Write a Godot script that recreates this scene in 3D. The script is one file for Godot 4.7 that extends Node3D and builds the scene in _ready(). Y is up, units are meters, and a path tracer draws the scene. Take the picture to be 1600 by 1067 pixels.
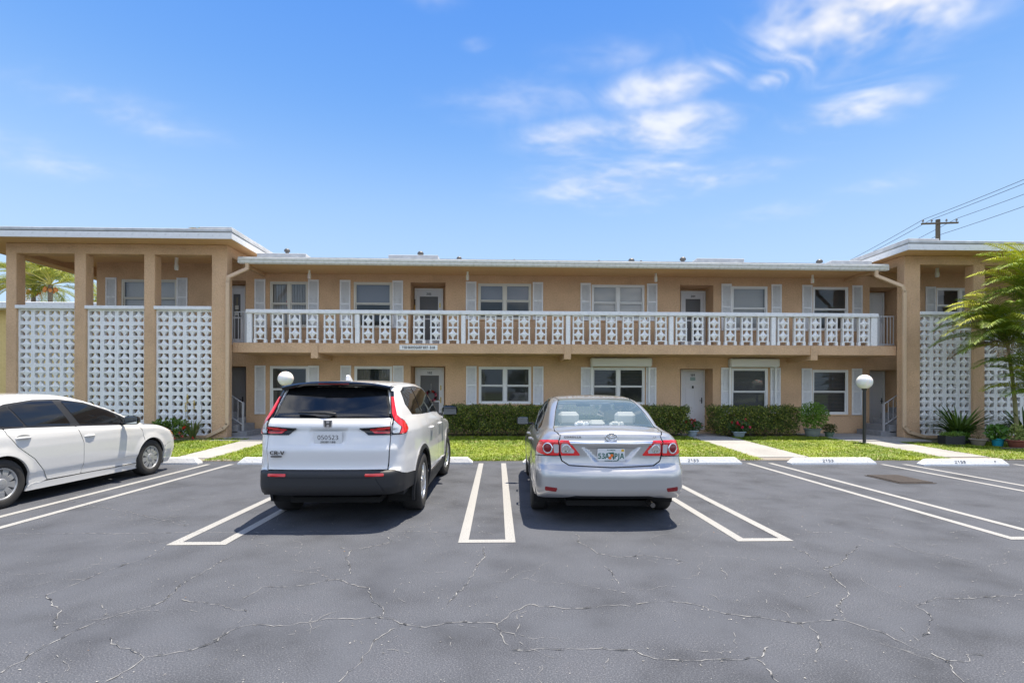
extends Node3D
# Two-storey apartment block seen across its parking court. World: facade along x, camera at the origin looking down -z, y up, metres.

const SUN_SLOPE_X := -0.19   # how far a shadow runs per metre of height
const SUN_SLOPE_Z := 0.17
var rng := RandomNumberGenerator.new()
var M := {}
var cache := {}
var taken := {}

# ---------------------------------------------------------------- mesh builder
class MB:
	var v := PackedVector3Array()
	var n := PackedVector3Array()
	var c := PackedColorArray()
	var i := PackedInt32Array()
	var o := Vector3.ZERO
	var col := Color.WHITE
	func _init(off := Vector3.ZERO):
		o = off
	func vert(p: Vector3, nn: Vector3) -> int:
		v.append(p - o)
		n.append(nn)
		c.append(col)
		return v.size() - 1
	func tri(a: Vector3, b: Vector3, d: Vector3):   # counter-clockwise from outside
		var nn := (b - a).cross(d - a).normalized()
		var k := vert(a, nn)
		vert(b, nn)
		vert(d, nn)
		i.append_array(PackedInt32Array([k, k + 2, k + 1]))
	func quad(a: Vector3, b: Vector3, d: Vector3, e: Vector3):
		var nn := (d - a).cross(e - b).normalized()
		var k := vert(a, nn)
		vert(b, nn)
		vert(d, nn)
		vert(e, nn)
		i.append_array(PackedInt32Array([k, k + 2, k + 1, k, k + 3, k + 2]))
	func face(a: int, b: int, d: int):   # smooth triangle, turned to agree with its normals
		var g := (v[b] - v[a]).cross(v[d] - v[a])
		if g.dot(n[a] + n[b] + n[d]) > 0.0:
			i.append_array(PackedInt32Array([a, d, b]))
		else:
			i.append_array(PackedInt32Array([a, b, d]))
	func box(x0: float, x1: float, y0: float, y1: float, z0: float, z1: float):
		var p := [Vector3(x0, y0, z0), Vector3(x1, y0, z0), Vector3(x1, y1, z0), Vector3(x0, y1, z0), Vector3(x0, y0, z1), Vector3(x1, y0, z1), Vector3(x1, y1, z1), Vector3(x0, y1, z1)]
		for f in [[4, 5, 6, 7], [1, 0, 3, 2], [0, 4, 7, 3], [5, 1, 2, 6], [7, 6, 2, 3], [0, 1, 5, 4]]:
			quad(p[f[0]], p[f[1]], p[f[2]], p[f[3]])
	func obox(at: Vector3, size: Vector3, b := Basis.IDENTITY, r := 0.0):   # box about a centre, turned, chamfered by r
		var h := size * 0.5
		if r <= 0.0:
			var p := []
			for z in [-1, 1]:
				for q in [[-1, -1], [1, -1], [1, 1], [-1, 1]]:
					p.append(at + b * Vector3(q[0] * h.x, q[1] * h.y, z * h.z))
			for f in [[4, 5, 6, 7], [1, 0, 3, 2], [0, 4, 7, 3], [5, 1, 2, 6], [7, 6, 2, 3], [0, 1, 5, 4]]:
				quad(p[f[0]], p[f[1]], p[f[2]], p[f[3]])
			return
		var k := h - Vector3(r, r, r)
		var corner := func(s: Vector3, ax: int) -> Vector3:
			var q := Vector3(s.x * k.x, s.y * k.y, s.z * k.z)
			q[ax] = s[ax] * h[ax]
			return at + b * q
		for ax in 3:
			var u := (ax + 1) % 3
			var w := (ax + 2) % 3
			for s in [-1.0, 1.0]:
				var ps := []
				for e in ([[-1, -1], [1, -1], [1, 1], [-1, 1]] if s > 0 else [[-1, -1], [-1, 1], [1, 1], [1, -1]]):
					var t := Vector3.ZERO
					t[ax] = s
					t[u] = e[0]
					t[w] = e[1]
					ps.append(corner.call(t, ax))
				quad(ps[0], ps[1], ps[2], ps[3])
			for su in [-1.0, 1.0]:
				for sw in [-1.0, 1.0]:
					var t0 := Vector3.ZERO
					t0[ax] = -1.0
					t0[u] = su
					t0[w] = sw
					var t1 := t0
					t1[ax] = 1.0
					var q4 := [corner.call(t0, u), corner.call(t1, u), corner.call(t1, w), corner.call(t0, w)]
					if su * sw > 0:
						q4.reverse()
					quad(q4[0], q4[1], q4[2], q4[3])
		for sx in [-1.0, 1.0]:
			for sy in [-1.0, 1.0]:
				for sz in [-1.0, 1.0]:
					var s3 := Vector3(sx, sy, sz)
					if sx * sy * sz > 0:
						tri(corner.call(s3, 0), corner.call(s3, 1), corner.call(s3, 2))
					else:
						tri(corner.call(s3, 0), corner.call(s3, 2), corner.call(s3, 1))
	func bev(x0: float, x1: float, y0: float, y1: float, z0: float, z1: float, r := 0.008):
		obox(Vector3((x0 + x1) / 2, (y0 + y1) / 2, (z0 + z1) / 2), Vector3(x1 - x0, y1 - y0, absf(z1 - z0)), Basis.IDENTITY, r)
	func tube(pts: Array, rad, seg := 8, cap := true, flat := 1.0):
		var m := pts.size()
		var ring := []
		var side := Vector3.ZERO
		for k in m:
			var dir: Vector3 = (pts[mini(k + 1, m - 1)] - pts[maxi(k - 1, 0)]).normalized()
			if k == 0:
				side = dir.cross(Vector3.UP if absf(dir.y) < 0.9 else Vector3.RIGHT).normalized()
			else:
				side = (side - dir * side.dot(dir)).normalized()
			var up := dir.cross(side)
			var r: float = rad[k] if rad is Array else rad
			var row := []
			for s in seg:
				var a := TAU * s / seg
				var nn := side * cos(a) + up * sin(a)
				row.append(vert(pts[k] + side * cos(a) * r + up * sin(a) * r * flat, nn))
			ring.append(row)
		for k in m - 1:
			for s in seg:
				var s2 := (s + 1) % seg
				face(ring[k][s], ring[k][s2], ring[k + 1][s2])
				face(ring[k][s], ring[k + 1][s2], ring[k + 1][s])
		if cap:
			for e in [0, m - 1]:
				var dir2: Vector3 = (pts[1] - pts[0]).normalized() * -1.0 if e == 0 else (pts[m - 1] - pts[m - 2]).normalized()
				var k0 := vert(pts[e], dir2)
				var rim := []
				for s in seg:
					rim.append(vert(v[ring[e][s]] + o, dir2))
				for s in seg:
					face(k0, rim[s], rim[(s + 1) % seg])
	func rect_tube(pts: Array, w: float, d: float):   # square-section pipe, mitred, in planes z = const
		for k in pts.size() - 1:
			var a: Vector3 = pts[k]
			var e: Vector3 = pts[k + 1]
			var dir := (e - a).normalized()
			var zz := Vector3(0, 0, 1) if absf(dir.z) < 0.8 else Vector3(1, 0, 0)
			var xx := dir.cross(zz).normalized()
			zz = xx.cross(dir)
			obox((a + e) / 2, Vector3(w, (e - a).length() + w * 0.35, d), Basis(xx, dir, zz), 0.008)
	func lathe(prof: Array, seg: int, at := Vector3.ZERO, b := Basis.IDENTITY):   # prof: Vector2(radius, height), smooth
		var ring := []
		var m := prof.size()
		for k in m:
			var p: Vector2 = prof[k]
			var t: Vector2 = prof[mini(k + 1, m - 1)] - prof[maxi(k - 1, 0)]
			var nr := Vector2(t.y, -t.x).normalized()
			var row := []
			for s in seg:
				var a := TAU * s / seg
				row.append(vert(at + b * Vector3(p.x * cos(a), p.y, p.x * sin(a)), b * Vector3(nr.x * cos(a), nr.y, nr.x * sin(a))))
			ring.append(row)
		for k in m - 1:
			for s in seg:
				var s2 := (s + 1) % seg
				if prof[k].x > 1e-5:
					face(ring[k][s], ring[k][s2], ring[k + 1][s2])
				if prof[k + 1].x > 1e-5:
					face(ring[k][s], ring[k + 1][s2], ring[k + 1][s])
	func prism(poly: PackedVector2Array, depth: float, xf: Transform3D, back := true):   # polygon in xy, front at z = 0, back at -depth
		var p := poly
		if Geometry2D.is_polygon_clockwise(p):
			p.reverse()
		var idx := Geometry2D.triangulate_polygon(p)
		var m := p.size()
		var nz := xf.basis.z.normalized()
		var k := v.size()
		for q in p:
			vert(xf * Vector3(q.x, q.y, 0), nz)
		for t in range(0, idx.size(), 3):
			face(k + idx[t], k + idx[t + 1], k + idx[t + 2])
		if back:
			k = v.size()
			for q in p:
				vert(xf * Vector3(q.x, q.y, -depth), -nz)
			for t in range(0, idx.size(), 3):
				face(k + idx[t], k + idx[t + 1], k + idx[t + 2])
		for s in m:
			var a := p[s]
			var e := p[(s + 1) % m]
			quad(xf * Vector3(a.x, a.y, -depth), xf * Vector3(e.x, e.y, -depth), xf * Vector3(e.x, e.y, 0), xf * Vector3(a.x, a.y, 0))
	func mesh() -> ArrayMesh:
		var a := []
		a.resize(Mesh.ARRAY_MAX)
		a[Mesh.ARRAY_VERTEX] = v
		a[Mesh.ARRAY_NORMAL] = n
		a[Mesh.ARRAY_COLOR] = c
		a[Mesh.ARRAY_INDEX] = i
		var m := ArrayMesh.new()
		m.add_surface_from_arrays(Mesh.PRIMITIVE_TRIANGLES, a)
		return m

# ---------------------------------------------------------------- nodes
func numbered(called: String) -> String:
	taken[called] = taken.get(called, -1) + 1
	return called if taken[called] == 0 else "%s_%03d" % [called, taken[called]]

func thing(called: String, label: String, category: String, at := Vector3.ZERO, group := "", turn := 0.0) -> Node3D:
	var t := Node3D.new()
	t.name = numbered(called)
	add_child(t)
	t.position = at
	t.rotation.y = turn
	t.set_meta("label", label)
	t.set_meta("category", category)
	if group:
		t.set_meta("group", group)
	return t

func setting(called: String, at := Vector3.ZERO) -> Node3D:
	var t := Node3D.new()
	t.name = numbered(called)
	add_child(t)
	t.position = at
	t.set_meta("kind", "structure")
	return t

func part(called: String, mesh_or_mb, m: Material, parent: Node, at := Vector3.ZERO, label := "") -> MeshInstance3D:
	var o := MeshInstance3D.new()
	o.name = called
	o.mesh = mesh_or_mb.mesh() if mesh_or_mb is MB else mesh_or_mb
	o.material_override = m
	o.position = at
	parent.add_child(o, true)
	if label:
		o.set_meta("label", label)
	return o

func text(called: String, what: String, height: float, m: Material, parent: Node, at: Vector3, b := Basis.IDENTITY, font := "Droid Sans", depth := 0.004, squeeze := 1.0) -> MeshInstance3D:
	var t := TextMesh.new()
	var f := SystemFont.new()
	f.font_names = PackedStringArray([font])
	f.font_weight = 700
	t.font = f
	t.text = what
	t.font_size = 32
	t.pixel_size = height / 23.0
	t.depth = depth
	t.curve_step = 2.0
	var o := part(called, t, m, parent, at)
	o.basis = b * Basis.from_scale(Vector3(squeeze, 1, 1))
	return o

# ---------------------------------------------------------------- materials
func lin(r: float, g: float, b: float, a := 1.0) -> Color:
	var k := Color(r, g, b).linear_to_srgb()
	k.a = a
	return k

func mat(called: String, col: Color, rough := 0.8, metal := 0.0, spec := 0.5) -> StandardMaterial3D:
	var m := StandardMaterial3D.new()
	m.resource_name = called
	m.albedo_color = col
	m.roughness = rough
	m.metallic = metal
	m.metallic_specular = spec
	M[called] = m
	return m

func ntex(sd: int, freq: float, octaves: int, size: int, stops: Array, kind := FastNoiseLite.TYPE_SIMPLEX_SMOOTH) -> NoiseTexture2D:
	var f := FastNoiseLite.new()
	f.seed = sd
	f.noise_type = kind
	f.frequency = freq
	f.fractal_octaves = octaves
	f.fractal_type = FastNoiseLite.FRACTAL_FBM if octaves > 1 else FastNoiseLite.FRACTAL_NONE
	var t := NoiseTexture2D.new()
	t.width = size
	t.height = size
	t.seamless = true
	t.seamless_blend_skirt = 0.25
	t.noise = f
	if stops:
		var g := Gradient.new()
		var offs := PackedFloat32Array()
		var cols := PackedColorArray()
		for s in stops:
			offs.append(s[0])
			cols.append(s[1])
		g.offsets = offs
		g.colors = cols
		t.color_ramp = g
	return t

func tri_map(m: StandardMaterial3D, per_metre: float, albedo: Texture2D = null, height: Texture2D = null, depth_cm := 1.0, detail: Texture2D = null, detail_per_metre := 0.1, world := true):
	m.uv1_triplanar = true
	m.uv1_world_triplanar = world
	m.uv1_scale = Vector3.ONE * per_metre
	m.uv1_triplanar_sharpness = 4.0
	if albedo:
		m.albedo_texture = albedo
	if height:
		m.heightmap_enabled = true
		m.heightmap_texture = height
		m.heightmap_scale = depth_cm
	if detail:
		m.detail_enabled = true
		m.detail_albedo = detail
		m.detail_blend_mode = BaseMaterial3D.BLEND_MODE_MUL
		m.detail_uv_layer = BaseMaterial3D.DETAIL_UV_2
		m.uv2_triplanar = true
		m.uv2_world_triplanar = world
		m.uv2_scale = Vector3.ONE * detail_per_metre
		m.uv2_triplanar_sharpness = 4.0

func grey(k: float) -> Color:
	return lin(k, k, k)

func make_materials():
	var m: StandardMaterial3D
	var fine := ntex(3, 0.02, 4, 512, [])
	var grain := ntex(5, 0.09, 3, 512, [])
	var patches := ntex(11, 0.006, 5, 512, [[0.0, grey(0.80)], [0.5, grey(0.93)], [1.0, grey(1.0)]])
	# tan painted stucco: knock-down lumps of a few centimetres
	m = mat("stucco", Color.WHITE, 0.9, 0.0, 0.3)
	tri_map(m, 0.9, ntex(21, 0.03, 4, 512, [[0.0, lin(0.60, 0.395, 0.235)], [0.5, lin(0.67, 0.448, 0.272)], [1.0, lin(0.72, 0.486, 0.298)]]), ntex(22, 0.035, 3, 512, [[0.0, grey(0.0)], [0.42, grey(0.05)], [0.6, grey(0.7)], [1.0, grey(1.0)]]), 0.7, patches, 0.31)
	m = mat("soffit", Color.WHITE, 0.9, 0.0, 0.3)
	tri_map(m, 0.7, ntex(31, 0.02, 4, 512, [[0.0, lin(0.62, 0.40, 0.215)], [1.0, lin(0.69, 0.45, 0.25)]]), fine, 0.25)
	m = mat("tan_paint", Color.WHITE, 0.55, 0.0, 0.5)
	tri_map(m, 1.3, ntex(33, 0.02, 3, 256, [[0.0, lin(0.60, 0.43, 0.27)], [1.0, lin(0.67, 0.48, 0.31)]]))
	m = mat("white_paint", Color.WHITE, 0.6, 0.0, 0.4)
	tri_map(m, 1.1, ntex(41, 0.012, 4, 512, [[0.0, lin(0.66, 0.66, 0.64)], [0.35, lin(0.78, 0.78, 0.77)], [1.0, lin(0.82, 0.82, 0.81)]]), grain, 0.06)
	m = mat("block_paint", Color.WHITE, 0.75, 0.0, 0.35)
	tri_map(m, 1.7, ntex(43, 0.02, 5, 512, [[0.0, lin(0.52, 0.51, 0.47)], [0.22, lin(0.74, 0.735, 0.715)], [0.4, lin(0.82, 0.815, 0.80)], [1.0, lin(0.87, 0.865, 0.85)]]), grain, 0.2)
	m = mat("gutter_paint", Color.WHITE, 0.5, 0.0, 0.5)
	tri_map(m, 0.8, ntex(45, 0.015, 5, 512, [[0.0, lin(0.50, 0.50, 0.46)], [0.35, lin(0.70, 0.70, 0.67)], [1.0, lin(0.80, 0.80, 0.78)]]))
	m = mat("roof_sheet", Color.WHITE, 0.8)
	tri_map(m, 0.6, ntex(47, 0.02, 5, 256, [[0.0, lin(0.42, 0.43, 0.44)], [1.0, lin(0.62, 0.63, 0.64)]]))
	m = mat("frame_paint", lin(0.78, 0.78, 0.75), 0.45)
	m = mat("cream_frame", lin(0.66, 0.63, 0.54), 0.45)
	m = mat("door_white", lin(0.72, 0.73, 0.74), 0.5)
	m = mat("door_grey", lin(0.30, 0.30, 0.31), 0.55)
	m = mat("dark_screen", lin(0.11, 0.11, 0.11), 0.45)
	m = mat("blind_white", lin(0.62, 0.62, 0.60), 0.6)
	m = mat("blind_grey", lin(0.11, 0.11, 0.11), 0.6)
	m = mat("reflection_grey", lin(0.24, 0.26, 0.30), 0.7)  # even grey-blue painted for sky mirrored in the upper sashes
	m = mat("curtain", lin(0.20, 0.19, 0.16), 0.9)
	m = mat("room_paint", lin(0.46, 0.43, 0.38), 0.9)
	m = mat("number_black", lin(0.02, 0.02, 0.02), 0.5)
	m = mat("brass", lin(0.55, 0.40, 0.13), 0.3, 1.0)
	m = mat("rail_metal", lin(0.42, 0.43, 0.44), 0.5, 0.2)
	m = mat("vent_metal", lin(0.10, 0.10, 0.10), 0.5, 0.3)
	m = mat("lamp_post_paint", lin(0.025, 0.025, 0.025), 0.5)
	m = mat("globe", lin(0.80, 0.79, 0.75), 0.3)
	m.subsurf_scatter_enabled = true
	m.subsurf_scatter_strength = 0.25
	var g := mat("pane", lin(0.10, 0.115, 0.125, 0.16), 0.02)
	g.transparency = BaseMaterial3D.TRANSPARENCY_ALPHA
	g.metallic_specular = 0.6
	# ground
	m = mat("asphalt", Color.WHITE, 0.88, 0.0, 0.35)
	tri_map(m, 0.43, ntex(61, 0.13, 4, 1536, [[0.0, lin(0.048, 0.051, 0.059)], [0.45, lin(0.080, 0.087, 0.103)], [0.68, lin(0.099, 0.106, 0.124)], [0.82, lin(0.160, 0.164, 0.176)], [1.0, lin(0.27, 0.268, 0.255)]]), ntex(62, 0.16, 3, 1024, []), 0.5, ntex(63, 0.009, 8, 1536, [[0.0, grey(0.50)], [0.30, grey(0.77)], [0.55, grey(0.92)], [0.8, grey(1.0)], [1.0, lin(1.0, 0.99, 0.97)]]), 0.085)
	m = mat("road_paint", Color.WHITE, 0.8)
	tri_map(m, 1.3, ntex(65, 0.06, 6, 1024, [[0.0, lin(0.10, 0.10, 0.105)], [0.26, lin(0.15, 0.15, 0.15)], [0.36, lin(0.26, 0.26, 0.255)], [0.55, lin(0.33, 0.33, 0.32)], [1.0, lin(0.40, 0.40, 0.39)]]), grain, 0.1)
	m = mat("stop_paint", Color.WHITE, 0.75)
	tri_map(m, 1.1, ntex(66, 0.03, 5, 512, [[0.0, lin(0.40, 0.37, 0.32)], [0.14, lin(0.62, 0.61, 0.58)], [0.25, lin(0.76, 0.76, 0.74)], [1.0, lin(0.82, 0.82, 0.81)]]), fine, 0.3)
	m = mat("concrete", Color.WHITE, 0.9, 0.0, 0.3)
	tri_map(m, 0.7, ntex(67, 0.03, 6, 1024, [[0.0, lin(0.26, 0.255, 0.245)], [0.5, lin(0.36, 0.355, 0.345)], [1.0, lin(0.43, 0.425, 0.41)]]), grain, 0.2, patches, 0.21)
	m = mat("step_paint", Color.WHITE, 0.7)
	tri_map(m, 0.9, ntex(68, 0.03, 4, 256, [[0.0, lin(0.20, 0.205, 0.215)], [1.0, lin(0.27, 0.275, 0.285)]]))
	m = mat("shell_gravel", Color.WHITE, 0.95)
	tri_map(m, 1.6, ntex(69, 0.12, 3, 512, [[0.0, lin(0.17, 0.145, 0.12)], [0.5, lin(0.27, 0.24, 0.21)], [1.0, lin(0.40, 0.37, 0.33)]]), grain, 1.0)
	m = mat("soil", Color.WHITE, 0.95)
	tri_map(m, 1.2, ntex(70, 0.05, 5, 512, [[0.0, lin(0.035, 0.03, 0.018)], [0.5, lin(0.075, 0.075, 0.03)], [1.0, lin(0.13, 0.12, 0.06)]]), grain, 1.0)
	m = mat("far_ground", Color.WHITE, 0.95)
	tri_map(m, 0.2, ntex(71, 0.03, 5, 512, [[0.0, lin(0.06, 0.09, 0.02)], [1.0, lin(0.13, 0.15, 0.05)]]))
	m = mat("crack_pale", Color.WHITE, 0.95)
	m.vertex_color_use_as_albedo = true
	m = mat("rust", Color.WHITE, 0.85)
	tri_map(m, 2.0, ntex(73, 0.05, 5, 256, [[0.0, lin(0.03, 0.026, 0.024)], [0.6, lin(0.075, 0.062, 0.055)], [1.0, lin(0.14, 0.105, 0.082)]]), grain, 0.4)
	m = mat("bark", Color.WHITE, 0.95)
	tri_map(m, 1.0, ntex(75, 0.06, 4, 256, [[0.0, lin(0.07, 0.055, 0.04)], [1.0, lin(0.20, 0.17, 0.13)]]), grain, 1.0)
	m = mat("neighbour_paint", Color.WHITE, 0.9)
	tri_map(m, 0.6, ntex(77, 0.03, 4, 256, [[0.0, lin(0.66, 0.49, 0.20)], [1.0, lin(0.76, 0.58, 0.25)]]), fine, 0.5)
	# leaves take their tone from vertex or copy colours
	for k in [["leaf", 0.5, 0.35], ["blade", 0.6, 0.4], ["frond", 0.6, 0.5]]:
		m = mat(k[0], Color.WHITE, k[1], 0.0, 0.5)
		m.vertex_color_use_as_albedo = true
		m.backlight_enabled = true
		m.backlight = lin(k[2], k[2], k[2] * 0.6)
	m = mat("petal", Color.WHITE, 0.6)
	m.vertex_color_use_as_albedo = true
	m = mat("plain_coloured", Color.WHITE, 0.6)
	m.vertex_color_use_as_albedo = true

# ---------------------------------------------------------------- sky
func smooth(a: float, b: float, x: float) -> float:
	var t := clampf((x - a) / (b - a), 0.0, 1.0)
	return t * t * (3.0 - 2.0 * t)

func make_sky() -> PanoramaSkyMaterial:
	var w := 3072
	var h := 1536
	var px := PackedFloat32Array()
	var f1 := FastNoiseLite.new()
	f1.seed = 8
	f1.frequency = 0.55
	f1.fractal_octaves = 5
	f1.fractal_gain = 0.55
	var f2 := FastNoiseLite.new()
	f2.seed = 19
	f2.frequency = 1.6
	f2.fractal_octaves = 4
	var f3 := FastNoiseLite.new()
	f3.seed = 23
	f3.frequency = 1.5
	f3.fractal_octaves = 5
	f3.fractal_type = FastNoiseLite.FRACTAL_RIDGED
	# banks of cloud: azimuth right of the facade's normal, height (degrees), half widths, strength, wispiness
	var banks := [[38.0, 32.5, 10.0, 4.6, 1.0, 0.05], [36.0, 24.8, 8.0, 1.7, 0.66, 0.5], [29.0, 29.0, 3.0, 1.2, 0.5, 0.6], [8.5, 26.5, 7.5, 2.2, 0.66, 0.75], [18.5, 30.0, 8.0, 2.2, 0.72, 0.7], [18.5, 26.5, 8.5, 2.8, 0.78, 0.7], [13.5, 22.0, 12.0, 2.6, 0.72, 0.85], [24.5, 21.6, 10.0, 1.5, 0.55, 0.85], [3.0, 30.0, 12.0, 3.0, 0.40, 0.9], [12.0, 33.0, 9.0, 2.0, 0.40, 0.9], [-2.6, 34.5, 2.2, 1.0, 0.35, 0.5], [-7.0, 37.3, 3.5, 0.9, 0.4, 0.4], [-36.0, 23.5, 10.0, 2.0, 0.42, 0.8], [-41.0, 18.5, 8.0, 1.8, 0.42, 0.8], [29.0, 17.5, 7.0, 1.2, 0.36, 0.8], [38.0, 18.5, 6.0, 1.3, 0.34, 0.8]]
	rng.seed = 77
	for k in 70:  # unseen banks, many and wide so they whiten light on the facade
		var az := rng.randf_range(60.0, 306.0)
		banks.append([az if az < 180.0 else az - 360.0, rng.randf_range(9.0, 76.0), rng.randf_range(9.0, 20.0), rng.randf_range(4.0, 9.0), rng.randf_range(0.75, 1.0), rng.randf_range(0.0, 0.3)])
	var low := Vector3(0.41, 0.54, 0.69)
	var mid := Vector3(0.145, 0.31, 0.615)
	var top := Vector3(0.068, 0.205, 0.565)
	var zen := Vector3(0.055, 0.16, 0.47)
	for y in h:
		var el := 90.0 - (y + 0.5) / h * 180.0
		var base := low
		if el > 0.0:
			base = low.lerp(mid, smooth(0.0, 32.0, el))
			base = base.lerp(top, smooth(18.0, 44.0, el))
			base = base.lerp(zen, smooth(40.0, 90.0, el))
		else:
			base = Vector3(0.22, 0.21, 0.19)
		var line := PackedFloat32Array([base.x, base.y, base.z])
		if el <= 2.0:
			while line.size() < w * 3:
				line.append_array(line)
			px.append_array(line.slice(0, w * 3))
			continue
		line.resize(w * 3)
		var rows := []
		for b in banks:
			if absf(el - b[1]) < b[3] * 2.6:
				rows.append(b)
		var ce := cos(deg_to_rad(el))
		var se := sin(deg_to_rad(el))
		for x in w:
			var az := (x + 0.5) / w * 360.0
			if az > 180.0:
				az -= 360.0
			var k := x * 3
			if x % 2 == 1 and absf(az) > 55.0:   # coarser where only reflections look
				line[k] = line[k - 3]
				line[k + 1] = line[k - 2]
				line[k + 2] = line[k - 1]
				continue
			var c := base
			var bias := 0.0
			var wisp := 0.0
			var share := 0.0
			for b in rows:
				var da: float = absf(az - b[0])
				if da > 180.0:
					da = 360.0 - da
				da = da * ce / 0.88 / b[2]
				if da < 2.6:
					var de: float = (el - b[1]) / b[3]
					var g: float = exp(-(da * da + de * de)) * b[4]
					bias = maxf(bias, g)
					wisp += g * g * b[5]
					share += g * g
			wisp /= maxf(share, 1e-6)
			if bias > 0.03:
				var ar := deg_to_rad(az)
				var d := Vector3(sin(ar) * ce, se, -cos(ar) * ce)
				var p := Vector2(d.x, d.z) / (se + 0.16)
				p += Vector2(f2.get_noise_2d(p.x * 1.3, p.y * 1.3 + 40.0), f2.get_noise_2d(p.x * 1.3 + 70.0, p.y * 1.3)) * 0.035
				var n := f1.get_noise_2d(p.x * (4.0 - wisp * 1.2) + 3.0, p.y * (4.0 + wisp * 3.0)) + 0.5 * f2.get_noise_2d(p.x * 4.5, p.y * (4.5 + wisp * 4.0)) + 0.13 * f3.get_noise_2d(p.x * (9.0 - 3.0 * wisp), p.y * 12.0)
				var dens := smooth(0.06, 1.45, bias * (1.0 + 1.25 * n) + 0.14 * n) * (1.0 - 0.50 * wisp) + bias * bias * wisp * 0.30
				if dens > 0.0:
					var lit := lerpf(0.60, 1.30, smooth(-0.6, 0.5, d.z)) + 0.10 * n   # lit side of clouds opposite the sun, brightened further to lift the facade
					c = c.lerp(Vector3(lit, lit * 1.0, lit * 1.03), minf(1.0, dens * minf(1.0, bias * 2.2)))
			line[k] = c.x
			line[k + 1] = c.y
			line[k + 2] = c.z
		px.append_array(line)
	var im := Image.create_from_data(w, h, false, Image.FORMAT_RGBF, px.to_byte_array())
	var s := PanoramaSkyMaterial.new()
	s.panorama = ImageTexture.create_from_image(im)
	return s

# ---------------------------------------------------------------- ground
func grade(d: float) -> float:   # the ground climbs gently from the kerb line to the building
	return clampf((d - 10.9) / 4.1, 0.0, 1.0) * 0.12

func sheet(mb: MB, x0: float, x1: float, d0: float, d1: float, lift := 0.0, steps := 6):
	for k in steps:
		var a := lerpf(d0, d1, float(k) / steps)
		var b := lerpf(d0, d1, float(k + 1) / steps)
		var ya := grade(a) + lift
		var yb := grade(b) + lift
		mb.quad(Vector3(x0, ya, -a), Vector3(x1, ya, -a), Vector3(x1, yb, -b), Vector3(x0, yb, -b))

func ribbon(mb: MB, pts: Array, wide: float, y: float, tone: Color, gap := 0.0, sd := 1):
	rng.seed = sd
	var p := []
	for k in pts.size() - 1:
		var a: Vector2 = pts[k]
		var b: Vector2 = pts[k + 1]
		var m := maxi(1, int((b - a).length() / 0.028))
		for s in m:
			p.append(a.lerp(b, float(s) / m))
	p.append(pts[pts.size() - 1])
	var wob := FastNoiseLite.new()
	wob.seed = sd
	wob.frequency = 5.0
	var l := []
	var r := []
	for k in p.size():
		var dir: Vector2 = (p[mini(k + 1, p.size() - 1)] - p[maxi(k - 1, 0)]).normalized()
		var nr := Vector2(-dir.y, dir.x)
		var c: Vector2 = p[k] + nr * (wob.get_noise_2d(k * 0.028, 0.0) * 0.035 + rng.randf_range(-0.006, 0.006))
		var w := wide * (0.2 + 0.8 * pow(rng.randf(), 1.8)) * (0.75 + 0.6 * wob.get_noise_2d(k * 0.028, 9.0))
		l.append(c + nr * w * 0.5)
		r.append(c - nr * w * 0.5)
	for k in p.size() - 1:
		if rng.randf() < gap:
			continue
		mb.col = tone * rng.randf_range(0.75, 1.25)
		mb.col.a = 1.0
		mb.quad(Vector3(l[k].x, y, -l[k].y), Vector3(l[k + 1].x, y, -l[k + 1].y), Vector3(r[k + 1].x, y, -r[k + 1].y), Vector3(r[k].x, y, -r[k].y))
	mb.col = Color.WHITE

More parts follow.
